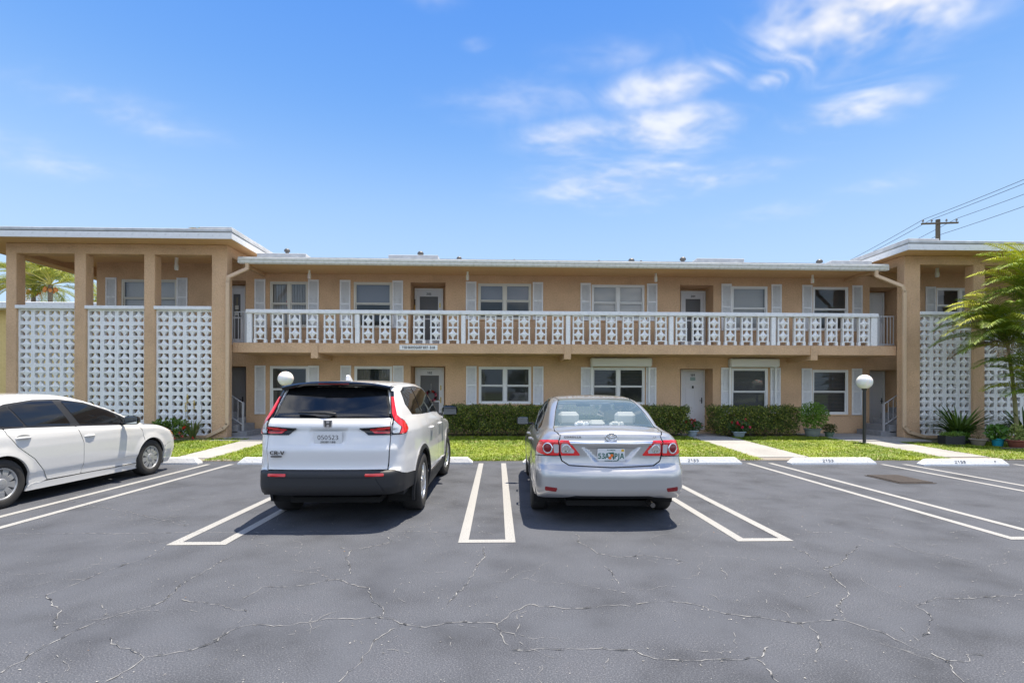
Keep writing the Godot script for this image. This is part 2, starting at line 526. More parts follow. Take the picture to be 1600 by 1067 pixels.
func make_ground():
	var g := setting("ground")
	var mb := MB.new()
	mb.quad(Vector3(-400, -0.03, 300), Vector3(400, -0.03, 300), Vector3(400, -0.03, -500), Vector3(-400, -0.03, -500))
	part("terrain", mb, M.far_ground, g)
	var lot := setting("parking_lot")
	mb = MB.new()
	mb.quad(Vector3(-45, 0, 40), Vector3(45, 0, 40), Vector3(45, 0, -10.92), Vector3(-45, 0, -10.92))
	part("asphalt", mb, M.asphalt, lot)
	# U-shaped double stall lines: centre, far end, near end
	for s in [[-11.3, 10.5, 5.0], [-8.48, 10.5, 5.0], [-5.66, 10.5, 5.0], [-2.93, 10.5, 5.0], [-0.10, 10.58, 5.02], [2.71, 10.55, 5.01], [5.54, 10.53, 5.01], [8.28, 10.33, 5.03], [11.1, 10.3, 5.03]]:
		mb = MB.new()
		var x: float = s[0]
		for e in [-1, 1]:
			mb.quad(Vector3(x + e * 0.235 - 0.05, 0.004, -s[2] - 0.1), Vector3(x + e * 0.235 + 0.05, 0.004, -s[2] - 0.1), Vector3(x + e * 0.235 + 0.05, 0.004, -s[1]), Vector3(x + e * 0.235 - 0.05, 0.004, -s[1]))
		mb.quad(Vector3(x - 0.285, 0.004, -s[2]), Vector3(x + 0.285, 0.004, -s[2]), Vector3(x + 0.285, 0.004, -s[2] - 0.1), Vector3(x - 0.285, 0.004, -s[2] - 0.1))
		part("stall_marking", mb, M.road_paint, lot)
	# cracks, traced on the lot
	var traced := [
		[-2.63, 2.76, -2.64, 2.94, -2.64, 3.06, -2.63, 3.16, -2.60, 3.35, -2.54, 3.47, -2.44, 3.54, -2.37, 3.70, -2.45, 3.98, -2.43, 4.14, -2.42, 4.30, -2.43, 4.53, -2.39, 4.66],
		[-3.19, 4.95, -3.13, 4.75, -3.15, 4.58, -3.23, 4.38, -3.27, 4.16, -3.28, 3.96, -3.29, 3.80, -3.15, 3.67, -2.98, 3.53, -2.85, 3.33, -2.76, 3.23],
		[-2.01, 2.66, -1.98, 2.77, -1.98, 2.90, -1.86, 2.94, -1.76, 2.97, -1.70, 3.06, -1.66, 3.20, -1.60, 3.27, -1.42, 3.28, -1.22, 3.30, -1.11, 3.35, -0.96, 3.37, -0.77, 3.38, -0.69, 3.35, -0.61, 3.26, -0.45, 3.24, -0.32, 3.30, -0.19, 3.29, 0.00, 3.27, 0.10, 3.43, 0.24, 3.55, 0.39, 3.50, 0.57, 3.47, 0.78, 3.52, 0.96, 3.52, 1.11, 3.58, 1.29, 3.56, 1.41, 3.52, 1.50, 3.41, 1.64, 3.34, 1.79, 3.30, 1.95, 3.24, 2.11, 3.25, 2.29, 3.26, 2.35, 3.17, 2.40, 3.10, 2.42, 3.00, 2.46, 2.90, 2.49, 2.83, 2.50, 2.74, 2.45, 2.63, 2.41, 2.55],
		[-2.26, 3.70, -2.09, 3.64, -1.88, 3.55, -1.70, 3.49],
		[-1.98, 2.90, -2.13, 2.99, -2.28, 3.06, -2.34, 3.13],
		[-0.77, 3.38, -0.77, 3.52, -0.88, 3.61, -0.96, 3.85, -1.07, 3.94, -1.18, 4.00, -1.28, 4.06, -1.43, 3.98, -1.60, 3.92, -1.79, 3.93, -1.83, 3.71],
		[-1.20, 4.19, -1.27, 4.42, -1.36, 4.59, -1.36, 4.81, -1.52, 4.91],
		[-0.61, 3.26, -0.70, 3.15, -0.75, 3.07, -0.72, 2.94, -0.76, 2.82, -0.79, 2.69, -0.81, 2.63],
		[-0.12, 4.88, -0.12, 4.60, -0.17, 4.34, -0.19, 4.12, -0.27, 3.83, -0.34, 3.57],
		[0.00, 3.27, 0.02, 3.09, 0.05, 2.98],
		[-5.17, 5.42, -4.53, 5.43, -3.87, 5.42, -3.23, 5.45, -2.55, 5.44, -1.76, 5.47, -0.93, 5.43, -0.52, 5.40],
		[0.09, 2.93, 0.28, 2.93, 0.46, 2.94, 0.65, 2.92, 0.79, 2.91, 0.88, 2.81, 1.02, 2.80, 1.23, 2.79, 1.38, 2.80, 1.49, 2.83, 1.60, 2.93],
		[1.48, 2.82, 1.47, 2.70, 1.47, 2.57],
		[2.03, 3.22, 1.99, 3.09, 1.91, 2.93, 1.84, 2.85],
		[2.29, 3.26, 2.36, 3.43, 2.46, 3.56, 2.62, 3.67, 2.70, 3.85, 2.74, 4.05, 2.78, 4.22, 3.00, 4.32, 3.24, 4.58, 3.57, 4.86],
		[3.91, 3.64, 3.74, 3.62, 3.57, 3.59, 3.37, 3.58, 3.21, 3.61, 2.96, 3.47, 2.94, 3.37, 2.84, 3.23, 2.64, 3.03],
		[2.50, 2.74, 2.61, 2.74, 2.71, 2.80, 2.78, 2.79],
		[0.83, 5.30, 0.84, 4.96, 0.94, 4.66, 1.09, 4.54, 1.31, 4.60, 1.52, 4.53, 1.68, 4.39],
		[1.83, 4.00, 1.89, 4.10, 1.92, 4.25],
		[2.87, 4.82, 2.89, 4.62, 2.83, 4.36],
		[2.90, 7.00, 2.86, 6.53],
		[3.43, 5.63, 3.33, 5.32, 3.59, 5.31],
		[0.93, 4.32, 0.96, 4.09, 0.94, 3.93],
		[-5.98, 7.16, -5.31, 6.75, -4.56, 6.39, -3.45, 5.71],
		[-1.13, 5.24, -1.05, 5.09, -1.16, 4.96, -1.32, 4.85],
		[3.95, 4.90, 3.94, 4.66, 4.15, 4.54, 4.19, 4.33]]
	mb = MB.new()
	var dark := MB.new()
	var k := 0
	for c in traced:
		var p := []
		for j in range(0, c.size(), 2):
			p.append(Vector2(c[j], c[j + 1]))
		ribbon(mb, p, 0.012, 0.004, Color(0.24, 0.24, 0.238), 0.06, 100 + k)
		ribbon(dark, p, 0.0085, 0.008, Color(0.02, 0.02, 0.02), 0.66, 100 + k)
		k += 1
	# a web of hairlines between them
	rng.seed = 5
	var starts := []
	for j in 230:
		starts.append([rng.randf_range(-6.5, 6.5), rng.randf_range(2.6, 7.5), rng.randf_range(0, TAU), rng.randi_range(2, 9)])
	for s in starts:
		rng.seed = 900 + k
		var q := Vector2(s[0], s[1])
		var a: float = s[2]
		var p := [q]
		for j in s[3]:
			a += rng.randf_range(-0.7, 0.7)
			q += Vector2.from_angle(a) * rng.randf_range(0.05, 0.14)
			p.append(q)
		ribbon(mb, p, 0.007, 0.004, Color(0.21, 0.21, 0.21), 0.4, 300 + k)
		k += 1
	# loose grit and pale chips
	rng.seed = 6
	var field := FastNoiseLite.new()
	field.seed = 12
	field.frequency = 0.9
	for j in 16000:
		var q := Vector2(rng.randf_range(-8, 9), 2.3 + 8.0 * pow(rng.randf(), 1.6))
		if field.get_noise_2dv(q) < rng.randf_range(-0.35, 0.45):
			continue
		var r := 0.0015 + 0.006 * pow(rng.randf(), 3.0)
		mb.col = Color(0.27, 0.265, 0.25) * rng.randf_range(0.6, 1.4)
		if rng.randf() < 0.012:
			mb.col = Color(0.30, 0.15, 0.04)
		var a := rng.randf() * TAU
		var p3 := []
		for e in 3:
			var off := Vector2.from_angle(a - e * TAU / 3.0 + rng.randf_range(-0.4, 0.4)) * r * rng.randf_range(0.6, 1.6)
			p3.append(Vector3(q.x + off.x, 0.004 + r * 0.3 * (e % 2), -q.y - off.y))
		mb.tri(p3[0], p3[1], p3[2])
	mb.col = Color.WHITE
	var cr := part("crack_edges", mb, M.crack_pale, lot)
	cr.set_meta("kind", "stuff")
	cr = part("crack_gaps", dark, M.crack_pale, lot)
	cr.set_meta("kind", "stuff")
	# drain grate
	mb = MB.new()
	mb.box(6.63, 7.25, 0.004, 0.010, -8.93, -8.12)
	part("drain_frame", mb, M.rust, lot)
	for j in 11:
		mb = MB.new()
		mb.box(6.66, 7.22, 0.012, 0.022, -8.90 + j * 0.0695, -8.90 + j * 0.0695 + 0.045)
		part("grate_bar", mb, M.rust, lot)
	# lawns' soil, walks in slabs with joints, gravel aprons
	var walk := setting("sidewalk")
	for r in [[-7.1, -6.25, 11.25, 14.2], [5.85, 7.12, 11.3, 15.95], [10.2, 11.32, 11.3, 14.1]]:
		var m := int(round((r[3] - r[2]) / 1.2))
		for j in m:
			mb = MB.new()
			var d0: float = lerpf(r[2], r[3], float(j) / m) + 0.006
			var d1: float = lerpf(r[2], r[3], float(j + 1) / m) - 0.006
			sheet(mb, r[0], r[1], d0, d1, 0.02, 2)
			for e in [d0, d1]:
				mb.quad(Vector3(r[0], grade(e) - 0.03, -e), Vector3(r[1], grade(e) - 0.03, -e), Vector3(r[1], grade(e) + 0.02, -e), Vector3(r[0], grade(e) + 0.02, -e))
			for e in [r[0], r[1]]:
				mb.quad(Vector3(e, grade(d0) - 0.03, -d0), Vector3(e, grade(d1) - 0.03, -d1), Vector3(e, grade(d1) + 0.02, -d1), Vector3(e, grade(d0) + 0.02, -d0))
			part("paving_slab", mb, M.concrete, walk)
	for r in [[-8.0, -5.6, 14.21, 16.69], [-5.59, -3.6, 13.95, 16.69], [-3.59, -1.62, 13.95, 16.69], [9.95, 12.44, 14.11, 16.69], [5.85, 7.2, 15.96, 16.69]]:
		mb = MB.new()
		mb.box(r[0], r[1], 0.0, 0.132, -r[3], -r[2])
		part("porch_slab", mb, M.concrete, walk)
	for r in [[-8.2, -5.35, 10.93, 11.24], [5.3, 7.3, 10.93, 11.29], [9.6, 12.0, 10.93, 11.29]]:
		mb = MB.new()
		sheet(mb, r[0], r[1], r[2], r[3], 0.010, 2)
		part("gravel_apron", mb, M.shell_gravel, walk)
	var soil := setting("lawn_soil")
	mb = MB.new()
	sheet(mb, -45, 45, 10.9, 40.0, -0.004, 8)
	part("earth", mb, M.soil, soil)

# ---------------------------------------------------------------- building helpers
func wall(mb: MB, x0: float, x1: float, y0: float, y1: float, zf: float, thick: float, holes: Array):   # faces +z, with rectangular openings and their reveals
	var xs := [x0, x1]
	var ys := [y0, y1]
	for h in holes:
		xs.append(clampf(h[0], x0, x1))
		xs.append(clampf(h[1], x0, x1))
		ys.append(clampf(h[2], y0, y1))
		ys.append(clampf(h[3], y0, y1))
	xs.sort()
	ys.sort()
	for a in xs.size() - 1:
		for b in ys.size() - 1:
			if xs[a + 1] - xs[a] < 1e-4 or ys[b + 1] - ys[b] < 1e-4:
				continue
			var cx: float = (xs[a] + xs[a + 1]) / 2
			var cy: float = (ys[b] + ys[b + 1]) / 2
			var open := false
			for h in holes:
				if cx > h[0] and cx < h[1] and cy > h[2] and cy < h[3]:
					open = true
			if open:
				continue
			mb.quad(Vector3(xs[a], ys[b], zf), Vector3(xs[a + 1], ys[b], zf), Vector3(xs[a + 1], ys[b + 1], zf), Vector3(xs[a], ys[b + 1], zf))
			mb.quad(Vector3(xs[a + 1], ys[b], zf - thick), Vector3(xs[a], ys[b], zf - thick), Vector3(xs[a], ys[b + 1], zf - thick), Vector3(xs[a + 1], ys[b + 1], zf - thick))
	var zb := zf - thick
	for h in holes:
		mb.quad(Vector3(h[0], h[2], zb), Vector3(h[0], h[2], zf), Vector3(h[0], h[3], zf), Vector3(h[0], h[3], zb))
		mb.quad(Vector3(h[1], h[2], zf), Vector3(h[1], h[2], zb), Vector3(h[1], h[3], zb), Vector3(h[1], h[3], zf))
		mb.quad(Vector3(h[0], h[3], zf), Vector3(h[1], h[3], zf), Vector3(h[1], h[3], zb), Vector3(h[0], h[3], zb))
		mb.quad(Vector3(h[0], h[2], zb), Vector3(h[1], h[2], zb), Vector3(h[1], h[2], zf), Vector3(h[0], h[2], zf))
	for e in [[x0, -1], [x1, 1]]:
		var q := [Vector3(e[0], y0, zf), Vector3(e[0], y0, zb), Vector3(e[0], y1, zb), Vector3(e[0], y1, zf)]
		if e[1] < 0:
			q.reverse()
		mb.quad(q[0], q[1], q[2], q[3])

func breeze_mesh(w: float, h: float, d: float, rim: float, rim_y: float, round_in: float, star_back: float, proud: float) -> ArrayMesh:   # one pierced block: a square rim and a four-pointed faceted star
	var mb := MB.new()
	var bx := w / 2 - rim
	var by := h / 2 - rim_y
	# rim: outer square to inner rounded square
	var inner := PackedVector2Array()
	var outer := PackedVector2Array()
	for q in [[1, 1], [-1, 1], [-1, -1], [1, -1]]:
		var c := Vector2(q[0] * (bx - round_in), q[1] * (by - round_in))
		var a0 := atan2(q[1], q[0]) - PI / 4
		for s in 4:
			var a := a0 + PI / 2 * s / 3.0
			var p := c + Vector2(cos(a), sin(a)) * round_in
			inner.append(p)
			var k := 1.0 / maxf(absf(p.x) / (w / 2), absf(p.y) / (h / 2))
			outer.append(p * k if s == 0 or s == 3 else Vector2(q[0] * w / 2, q[1] * h / 2))
	var m := inner.size()
	var f := d / 2
	for s in m:
		var t := (s + 1) % m
		var a := inner[s]
		var b := inner[t]
		var e := outer[t]
		var g := outer[s]
		mb.quad(Vector3(g.x, g.y, f), Vector3(e.x, e.y, f), Vector3(b.x, b.y, f), Vector3(a.x, a.y, f))
		mb.quad(Vector3(a.x, a.y, -f), Vector3(b.x, b.y, -f), Vector3(e.x, e.y, -f), Vector3(g.x, g.y, -f))
		mb.quad(Vector3(a.x, a.y, f), Vector3(b.x, b.y, f), Vector3(b.x, b.y, -f), Vector3(a.x, a.y, -f))
		mb.quad(Vector3(e.x, e.y, f), Vector3(g.x, g.y, f), Vector3(g.x, g.y, -f), Vector3(e.x, e.y, -f))
	# star: the inner square less a quarter disc at each corner
	var star := PackedVector2Array()
	for q in [[1, 1], [-1, 1], [-1, -1], [1, -1]]:
		var c := Vector2(q[0] * bx, q[1] * by)
		var rx := bx * 0.85
		var ry := by * 0.85
		for s in 7:
			var a := PI / 2 * s / 6.0
			var from := Vector2(0, -q[1])
			var to := Vector2(-q[0], 0)
			if q[0] * q[1] < 0:
				from = Vector2(-q[0], 0)
				to = Vector2(0, -q[1])
			var dir := from * cos(a) + to * sin(a)
			star.append(c + Vector2(dir.x * rx, dir.y * ry))
	var fz := f - star_back
	var n := star.size()
	var ctr := Vector3(0, 0, fz + proud)
	for s in n:
		var a := star[s]
		var b := star[(s + 1) % n]
		mb.tri(ctr, Vector3(a.x, a.y, fz), Vector3(b.x, b.y, fz))
		mb.tri(Vector3(0, 0, -fz), Vector3(b.x, b.y, -fz), Vector3(a.x, a.y, -fz))
		mb.quad(Vector3(a.x, a.y, -fz), Vector3(b.x, b.y, -fz), Vector3(b.x, b.y, fz), Vector3(a.x, a.y, fz))
	return mb.mesh()

func shutter_mesh(h: float) -> Array:
	var key := "shutter%.2f" % h
	if not cache.has(key):
		var fr := MB.new()
		var w := 0.345
		for e in [-1, 1]:
			fr.bev(e * (w / 2 - 0.0225) - 0.0225, e * (w / 2 - 0.0225) + 0.0225, 0, h, 0.0, 0.035, 0.004)
		for y in [[0.0, 0.06], [h * 0.485, h * 0.485 + 0.05], [h - 0.06, h]]:
			fr.bev(-w / 2 + 0.046, w / 2 - 0.046, y[0], y[1], 0.001, 0.033, 0.004)
		var lv := MB.new()
		for r in [[0.06, h * 0.485], [h * 0.485 + 0.05, h - 0.06]]:
			lv.box(-w / 2 + 0.046, w / 2 - 0.046, r[0], r[1], 0.001, 0.004)
			var m := int((r[1] - r[0]) / 0.031)
			for k in m:
				var y: float = lerpf(r[0], r[1], (k + 0.5) / m)
				lv.obox(Vector3(0, y, 0.016), Vector3(w - 0.095, 0.034, 0.005), Basis(Vector3.RIGHT, -0.72))
		cache[key] = [fr.mesh(), lv.mesh()]
	return cache[key]

func shutter(b: Node3D, x: float, y0: float, y1: float, z: float):
	var ms := shutter_mesh(y1 - y0)
	var s := part("shutter", ms[0], M.white_paint, b, Vector3(x, y0, z + 0.003) - b.position)
	part("louvre", ms[1], M.white_paint, s).set_meta("kind", "stuff")

func window(b: Node3D, x0: float, x1: float, y0: float, y1: float, z: float, opt: Dictionary):   # z: wall face
	var at := Vector3((x0 + x1) / 2, y0, z)
	var w := x1 - x0
	var h := y1 - y0
	var mb := MB.new()
	var fw := 0.055
	var cols: int = opt.get("cols", 1)
	var split: float = opt.get("split", 0.5)
	var za := -0.09
	var zb := -0.015
	mb.bev(-w / 2, -w / 2 + fw, 0, h, za, zb, 0.004)
	mb.bev(w / 2 - fw, w / 2, 0, h, za, zb, 0.004)
	mb.bev(-w / 2 + fw, w / 2 - fw, h - fw, h, za, zb, 0.004)
	mb.bev(-w / 2 + fw, w / 2 - fw, 0, fw * 1.1, za, zb + 0.003, 0.004)
	if cols == 2:
		mb.bev(-0.045, 0.045, fw, h - fw, za, zb - 0.003, 0.004)
	var frame_m: Material = M[opt.get("frame", "frame_paint")]
	var win := part("window", mb, frame_m, b, at - b.position)
	mb = MB.new()
	mb.bev(-w / 2 - 0.03, w / 2 + 0.03, -0.05, -0.002, -0.14, 0.035, 0.006)
	part("sill", mb, M.white_paint if opt.get("white_sill", false) else M.stucco, win)
	var ym := h * split
	for c in cols:
		var a := -w / 2 + fw if c == 0 else 0.045
		var e := w / 2 - fw if c == cols - 1 else -0.045
		for s in 2:
			var s0 := fw if s == 0 else ym
			var s1 := ym if s == 0 else h - fw
			var zz := -0.045 if s == 1 else -0.072
			mb = MB.new()
			var t := 0.032
			mb.bev(a + 0.001, a + t, s0 + 0.001, s1 - 0.001, zz - 0.013, zz + 0.012, 0.003)
			mb.bev(e - t, e - 0.001, s0 + 0.001, s1 - 0.001, zz - 0.013, zz + 0.012, 0.003)
			mb.bev(a + t, e - t, s0 + 0.001, s0 + t, zz - 0.013, zz + 0.012, 0.003)
			mb.bev(a + t, e - t, s1 - t, s1 - 0.001, zz - 0.013, zz + 0.012, 0.003)
			var sash := part("sash", mb, frame_m, win)
			mb = MB.new()
			mb.quad(Vector3(a + t, s0 + t, zz), Vector3(e - t, s0 + t, zz), Vector3(e - t, s1 - t, zz), Vector3(a + t, s1 - t, zz))
			part("pane", mb, M.pane, win)
	# the room behind: five inner faces
	mb = MB.new()
	var rz := -4.2
	var q := 0.32
	var f := [Vector3(-w / 2 - q, -0.6, -0.202), Vector3(w / 2 + q, -0.6, -0.202), Vector3(w / 2 + q, h + 0.12, -0.202), Vector3(-w / 2 - q, h + 0.12, -0.202)]
	var k := []
	for p in f:
		k.append(Vector3(p.x, p.y, rz))
	mb.quad(k[0], k[1], k[2], k[3])
	mb.quad(f[0], k[0], k[3], f[3])
	mb.quad(k[1], f[1], f[2], k[2])
	mb.quad(k[3], k[2], f[2], f[3])
	mb.quad(f[0], f[1], k[1], k[0])
	part("room", mb, M.room_paint, win)
	match opt.get("dress", ""):
		"blind", "dark_blind", "half_blind":
			mb = MB.new()
			var y1b := h - fw
			var y0b: float = fw if opt.dress != "half_blind" else h * 0.47
			var m := int((y1b - y0b) / 0.045)
			for j in m:
				mb.obox(Vector3(0, lerpf(y0b, y1b, (j + 0.5) / m), -0.15), Vector3(w - 0.14, 0.043, 0.003), Basis(Vector3.RIGHT, opt.get("tilt", -0.9)))
			part("blind", mb, M.blind_white if opt.dress == "blind" else M.blind_grey, win).set_meta("kind", "stuff")
		"vertical":
			mb = MB.new()
			var m2 := int(w / 0.088)
			for j in m2:
				mb.obox(Vector3(lerpf(-w / 2 + 0.06, w / 2 - 0.06, (j + 0.5) / m2), h / 2, -0.16), Vector3(0.085, h - 0.1, 0.003), Basis(Vector3.UP, 1.12))
			part("blind", mb, M.blind_white, win).set_meta("kind", "stuff")
		"sky_sheet":
			mb = MB.new()
			mb.box(-w / 2 + 0.06, w / 2 - 0.06, h * opt.get("drop", 0.5), h - 0.05, -0.14, -0.137)
			part("painted_sky_reflection", mb, M.reflection_grey, win)  # added sheet, its colour stands for sky reflected in the glass
		"curtains":
			for e in [-1, 1]:
				mb = MB.new()
				var cw: float = w * opt.get("part", 0.22)
				var m3 := 14
				for j in m3:
					var xa: float = e * (w / 2 - 0.03) - e * cw * j / m3
					var xb: float = e * (w / 2 - 0.03) - e * cw * (j + 1) / m3
					var zaa := -0.2 + 0.03 * (j % 2)
					var zbb := -0.2 + 0.03 * ((j + 1) % 2)
					mb.quad(Vector3(xa, -0.3, zaa), Vector3(xb, -0.3, zbb), Vector3(xb, h - 0.03, zbb), Vector3(xa, h - 0.03, zaa))
				part("curtain", mb, M.curtain, win)
	return win

func door(b: Node3D, x0: float, x1: float, y0: float, y1: float, z: float, style: String, number: String, leaf: Material):
	var w := x1 - x0
	var h := y1 - y0
	var at := Vector3((x0 + x1) / 2, y0, z)
	var mb := MB.new()
	var fw := 0.055
	mb.bev(-w / 2, -w / 2 + fw, 0, h, 0.0, 0.07, 0.005)
	mb.bev(w / 2 - fw, w / 2, 0, h, 0.0, 0.07, 0.005)
	mb.bev(-w / 2 + fw, w / 2 - fw, h - fw, h, 0.0, 0.068, 0.005)
	var fr := part("door", mb, M.frame_paint if leaf != M.door_grey else leaf, b, at - b.position)
	var a := -w / 2 + fw + 0.003
	var e := w / 2 - fw - 0.003
	mb = MB.new()
	if style == "panel":
		mb.bev(a, e, 0.006, h - fw - 0.003, 0.005, 0.045, 0.004)
		var pw := (e - a - 0.36) / 2
		for r in [[0.22, 0.72], [0.86, 1.46], [1.58, 1.82]]:
			for c in 2:
				var xa := a + 0.12 + c * (pw + 0.12)
				mb.bev(xa, xa + pw, r[0], r[1], 0.040, 0.053, 0.007)
	else:   # storm door: stiles and rails round a dark glazed panel
		for q in [[a, a + 0.115, 0.006, h - fw - 0.003], [e - 0.115, e, 0.006, h - fw - 0.003], [a + 0.115, e - 0.115, h - fw - 0.22, h - fw - 0.003], [a + 0.115, e - 0.115, 0.006, 0.26]]:
			mb.bev(q[0], q[1], q[2], q[3], 0.012, 0.05, 0.004)
		mb.bev(a + 0.115, e - 0.115, 0.95, 1.0, 0.015, 0.047, 0.003)
		mb.box(a + 0.11, e - 0.11, 0.2, h - fw - 0.2, 0.004, 0.008)
	var lf := part("leaf", mb, leaf, fr)
	if style != "panel":
		for r in [[0.262, 0.948], [1.002, h - fw - 0.222]]:
			mb = MB.new()
			mb.box(a + 0.117, e - 0.117, r[0], r[1], 0.026, 0.030)
			part("screen_panel", mb, M.dark_screen, fr)
	mb = MB.new()
	var hx := e - 0.05 if style != "panel_left" else a + 0.05
	mb.bev(hx - 0.018, hx + 0.018, 0.92, 1.12, 0.05, 0.062, 0.004)
	mb.tube([Vector3(hx, 1.02, 0.06), Vector3(hx, 1.02, 0.10), Vector3(hx - 0.09, 1.02, 0.10)], 0.010, 6)
	if style == "brass":
		mb.bev(hx - 0.02, hx + 0.02, 1.36, 1.52, 0.05, 0.06, 0.004)
	part("handle", mb, M.brass if style == "brass" else M.number_black, fr)
	if number:
		text("unit_number", number, 0.075, M.number_black, fr, Vector3(0.0, h - fw - 0.135, 0.053 if style != "panel" else 0.055))
	return fr

# ---------------------------------------------------------------- the apartment building
const ZW := -16.7    # main wall face
const ZB := -15.4    # balcony edge
const ZC := -15.1    # wing columns' front

func make_building():
	var b := thing("apartment_building", "long two-storey tan stucco apartment block with white breeze-block screens and a balcony", "building", Vector3(2.3, 0, -16.7))
	var P := b.position
	rng.seed = 17
	var mb: MB
	# upper and lower openings: x0, x1, y0, y1
	var wins := [
		[-7.43, -6.20, 3.585, 5.08, {"frame": "cream_frame", "dress": "vertical", "split": 0.52, "cols": 2}],
		[-4.72, -3.465, 3.585, 5.085, {"frame": "cream_frame", "split": 0.53, "dress": "sky_sheet", "drop": 0.53}],
		[-0.64, 1.12, 3.885, 5.075, {"cols": 2, "split": 0.52, "frame": "cream_frame", "dress": "sky_sheet", "drop": 0.5}],
		[3.13, 4.905, 3.875, 5.065, {"cols": 2, "split": 0.5, "dress": "blind", "tilt": 0.35}],
		[7.845, 9.075, 3.575, 5.055, {"split": 0.5, "dress": "blind", "tilt": 0.6}],
		[10.62, 11.845, 3.58, 5.055, {"split": 0.49}],
		[-7.425, -6.185, 0.775, 2.32, {"split": 0.51, "dress": "curtains", "part": 0.1}],
		[-4.695, -3.45, 0.775, 2.325, {"split": 0.5, "dress": "curtains", "part": 0.36}],
		[-0.615, 1.123, 1.095, 2.325, {"cols": 2, "split": 0.49, "dress": "curtains", "part": 0.1}],
		[3.142, 4.922, 1.075, 2.315, {"cols": 2, "split": 0.49, "dress": "half_blind", "tilt": 0.9}],
		[7.85, 9.092, 0.755, 2.312, {"split": 0.49, "dress": "dark_blind", "tilt": 0.25}],
		[10.605, 11.85, 0.758, 2.262, {"split": 0.51, "dress": "dark_blind", "tilt": 0.7}],
		[-12.18, -10.415, 3.9, 5.11, {"frame": "cream_frame", "split": 0.5, "dress": "blind", "tilt": 0.4}],
		[14.88, 16.6, 3.87, 5.06, {"cols": 2, "split": 0.5}]]
	var recess := [[-2.86, -1.715, 2.955, 5.09], [6.098, 7.225, 2.955, 5.08], [-2.85, -1.712, 0.132, 2.335], [6.104, 7.212, 0.132, 2.285], [12.565, 13.62, 2.955, 5.055], [12.568, 13.62, 0.132, 2.265], [-9.15, -8.18, 0.132, 2.31], [-9.15, -8.205, 2.955, 5.10]]
	var holes := []
	for w in wins:
		holes.append([w[0], w[1], w[2], w[3]])
	for r in recess:
		holes.append(r)
	mb = MB.new(P)
	wall(mb, -12.95, 19.5, 0.0, 5.66, ZW, 0.20, holes)
	# closed sides and back of the block
	mb.box(-12.95, 19.5, 0.0, 5.66, -26.0, -25.8)
	mb.box(-12.95, -12.75, 0.0, 5.66, -25.8, -16.9)
	mb.box(19.3, 19.5, 0.0, 5.66, -25.8, -16.9)
	part("wall", mb, M.stucco, b)
	for r in recess:   # porch niches in front of the doors
		mb = MB.new(P)
		var zb := -17.40
		mb.quad(Vector3(r[0], r[2], zb), Vector3(r[1], r[2], zb), Vector3(r[1], r[3], zb), Vector3(r[0], r[3], zb))
		mb.quad(Vector3(r[0], r[2], -16.9), Vector3(r[0], r[2], zb), Vector3(r[0], r[3], zb), Vector3(r[0], r[3], -16.9))
		mb.quad(Vector3(r[1], r[2], zb), Vector3(r[1], r[2], -16.9), Vector3(r[1], r[3], -16.9), Vector3(r[1], r[3], zb))
		mb.quad(Vector3(r[0], r[3], zb), Vector3(r[1], r[3], zb), Vector3(r[1], r[3], -16.9), Vector3(r[0], r[3], -16.9))
		mb.quad(Vector3(r[0], r[2] + 0.05, zb), Vector3(r[1], r[2] + 0.05, zb), Vector3(r[1], r[2] + 0.05, -16.68), Vector3(r[0], r[2] + 0.05, -16.68))
		part("door_niche", mb, M.stucco, b)
	for w in wins:
		window(b, w[0], w[1], w[2], w[3], ZW, w[4])
	# shutters: window edges carry one each side
	for s in [[-7.735, 3.575, 5.145], [-6.01, 3.575, 5.145], [-4.985, 3.575, 5.14], [-3.275, 3.575, 5.14], [-0.87, 3.88, 5.125], [1.335, 3.88, 5.125], [2.925, 3.865, 5.11], [5.15, 3.865, 5.11], [7.66, 3.56, 5.125], [9.36, 3.56, 5.125], [10.41, 3.56, 5.11], [12.13, 3.56, 5.11], [-12.475, 3.88, 5.155], [-10.225, 3.88, 5.165], [14.665, 3.86, 5.087],
			[-7.725, 0.75, 2.335], [-6.0, 0.75, 2.335], [-4.96, 0.76, 2.345], [-3.25, 0.76, 2.345], [-0.855, 1.065, 2.34], [1.355, 1.065, 2.335], [2.945, 1.045, 2.315], [5.125, 1.045, 2.315], [7.655, 0.74, 2.33], [9.33, 0.74, 2.33], [10.40, 0.745, 2.31], [12.125, 0.745, 2.31]]:
		shutter(b, s[0], s[1], s[2], ZW)
	# roll-down storm shutter boxes over two lower windows
	for s in [[3.075, 5.10], [7.715, 9.37]]:
		mb = MB.new(P)
		mb.bev(s[0], s[1], 2.335, 2.62, ZW + 0.001, ZW + 0.24, 0.035)
		var box := part("shutter_box", mb, M.frame_paint, b)
		for x in [s[0] + 0.02, s[1] - 0.09]:
			mb = MB.new(P)
			mb.bev(x, x + 0.07, 1.02, 2.334, ZW + 0.04, ZW + 0.085, 0.005)
			part("guide_rail", mb, M.frame_paint, box)
	# doors
	door(b, -2.83, -1.86, 3.005, 5.02, -17.395, "brass", "202", M.door_white)
	door(b, 6.353, 7.222, 3.005, 5.008, -17.395, "screen", "201", M.door_white)
	var d102 = door(b, -2.805, -1.824, 0.19, 2.325, -17.395, "brass", "102", M.door_white)
	var d101 = door(b, 6.36, 7.205, 0.19, 2.28, -17.395, "panel", "101", M.door_white)
	door(b, 12.62, 13.57, 3.005, 4.996, -17.395, "panel", "", M.door_white)
	door(b, 12.62, 13.60, 0.19, 2.255, -17.395, "panel", "", M.door_white)
	door(b, -9.10, -8.5, 0.19, 2.30, -17.395, "panel", "", M.door_grey)
	door(b, -9.11, -8.52, 3.005, 5.054, -17.395, "screen", "", M.door_white)
	# door knocker and a small card on the lower right door
	mb = MB.new()
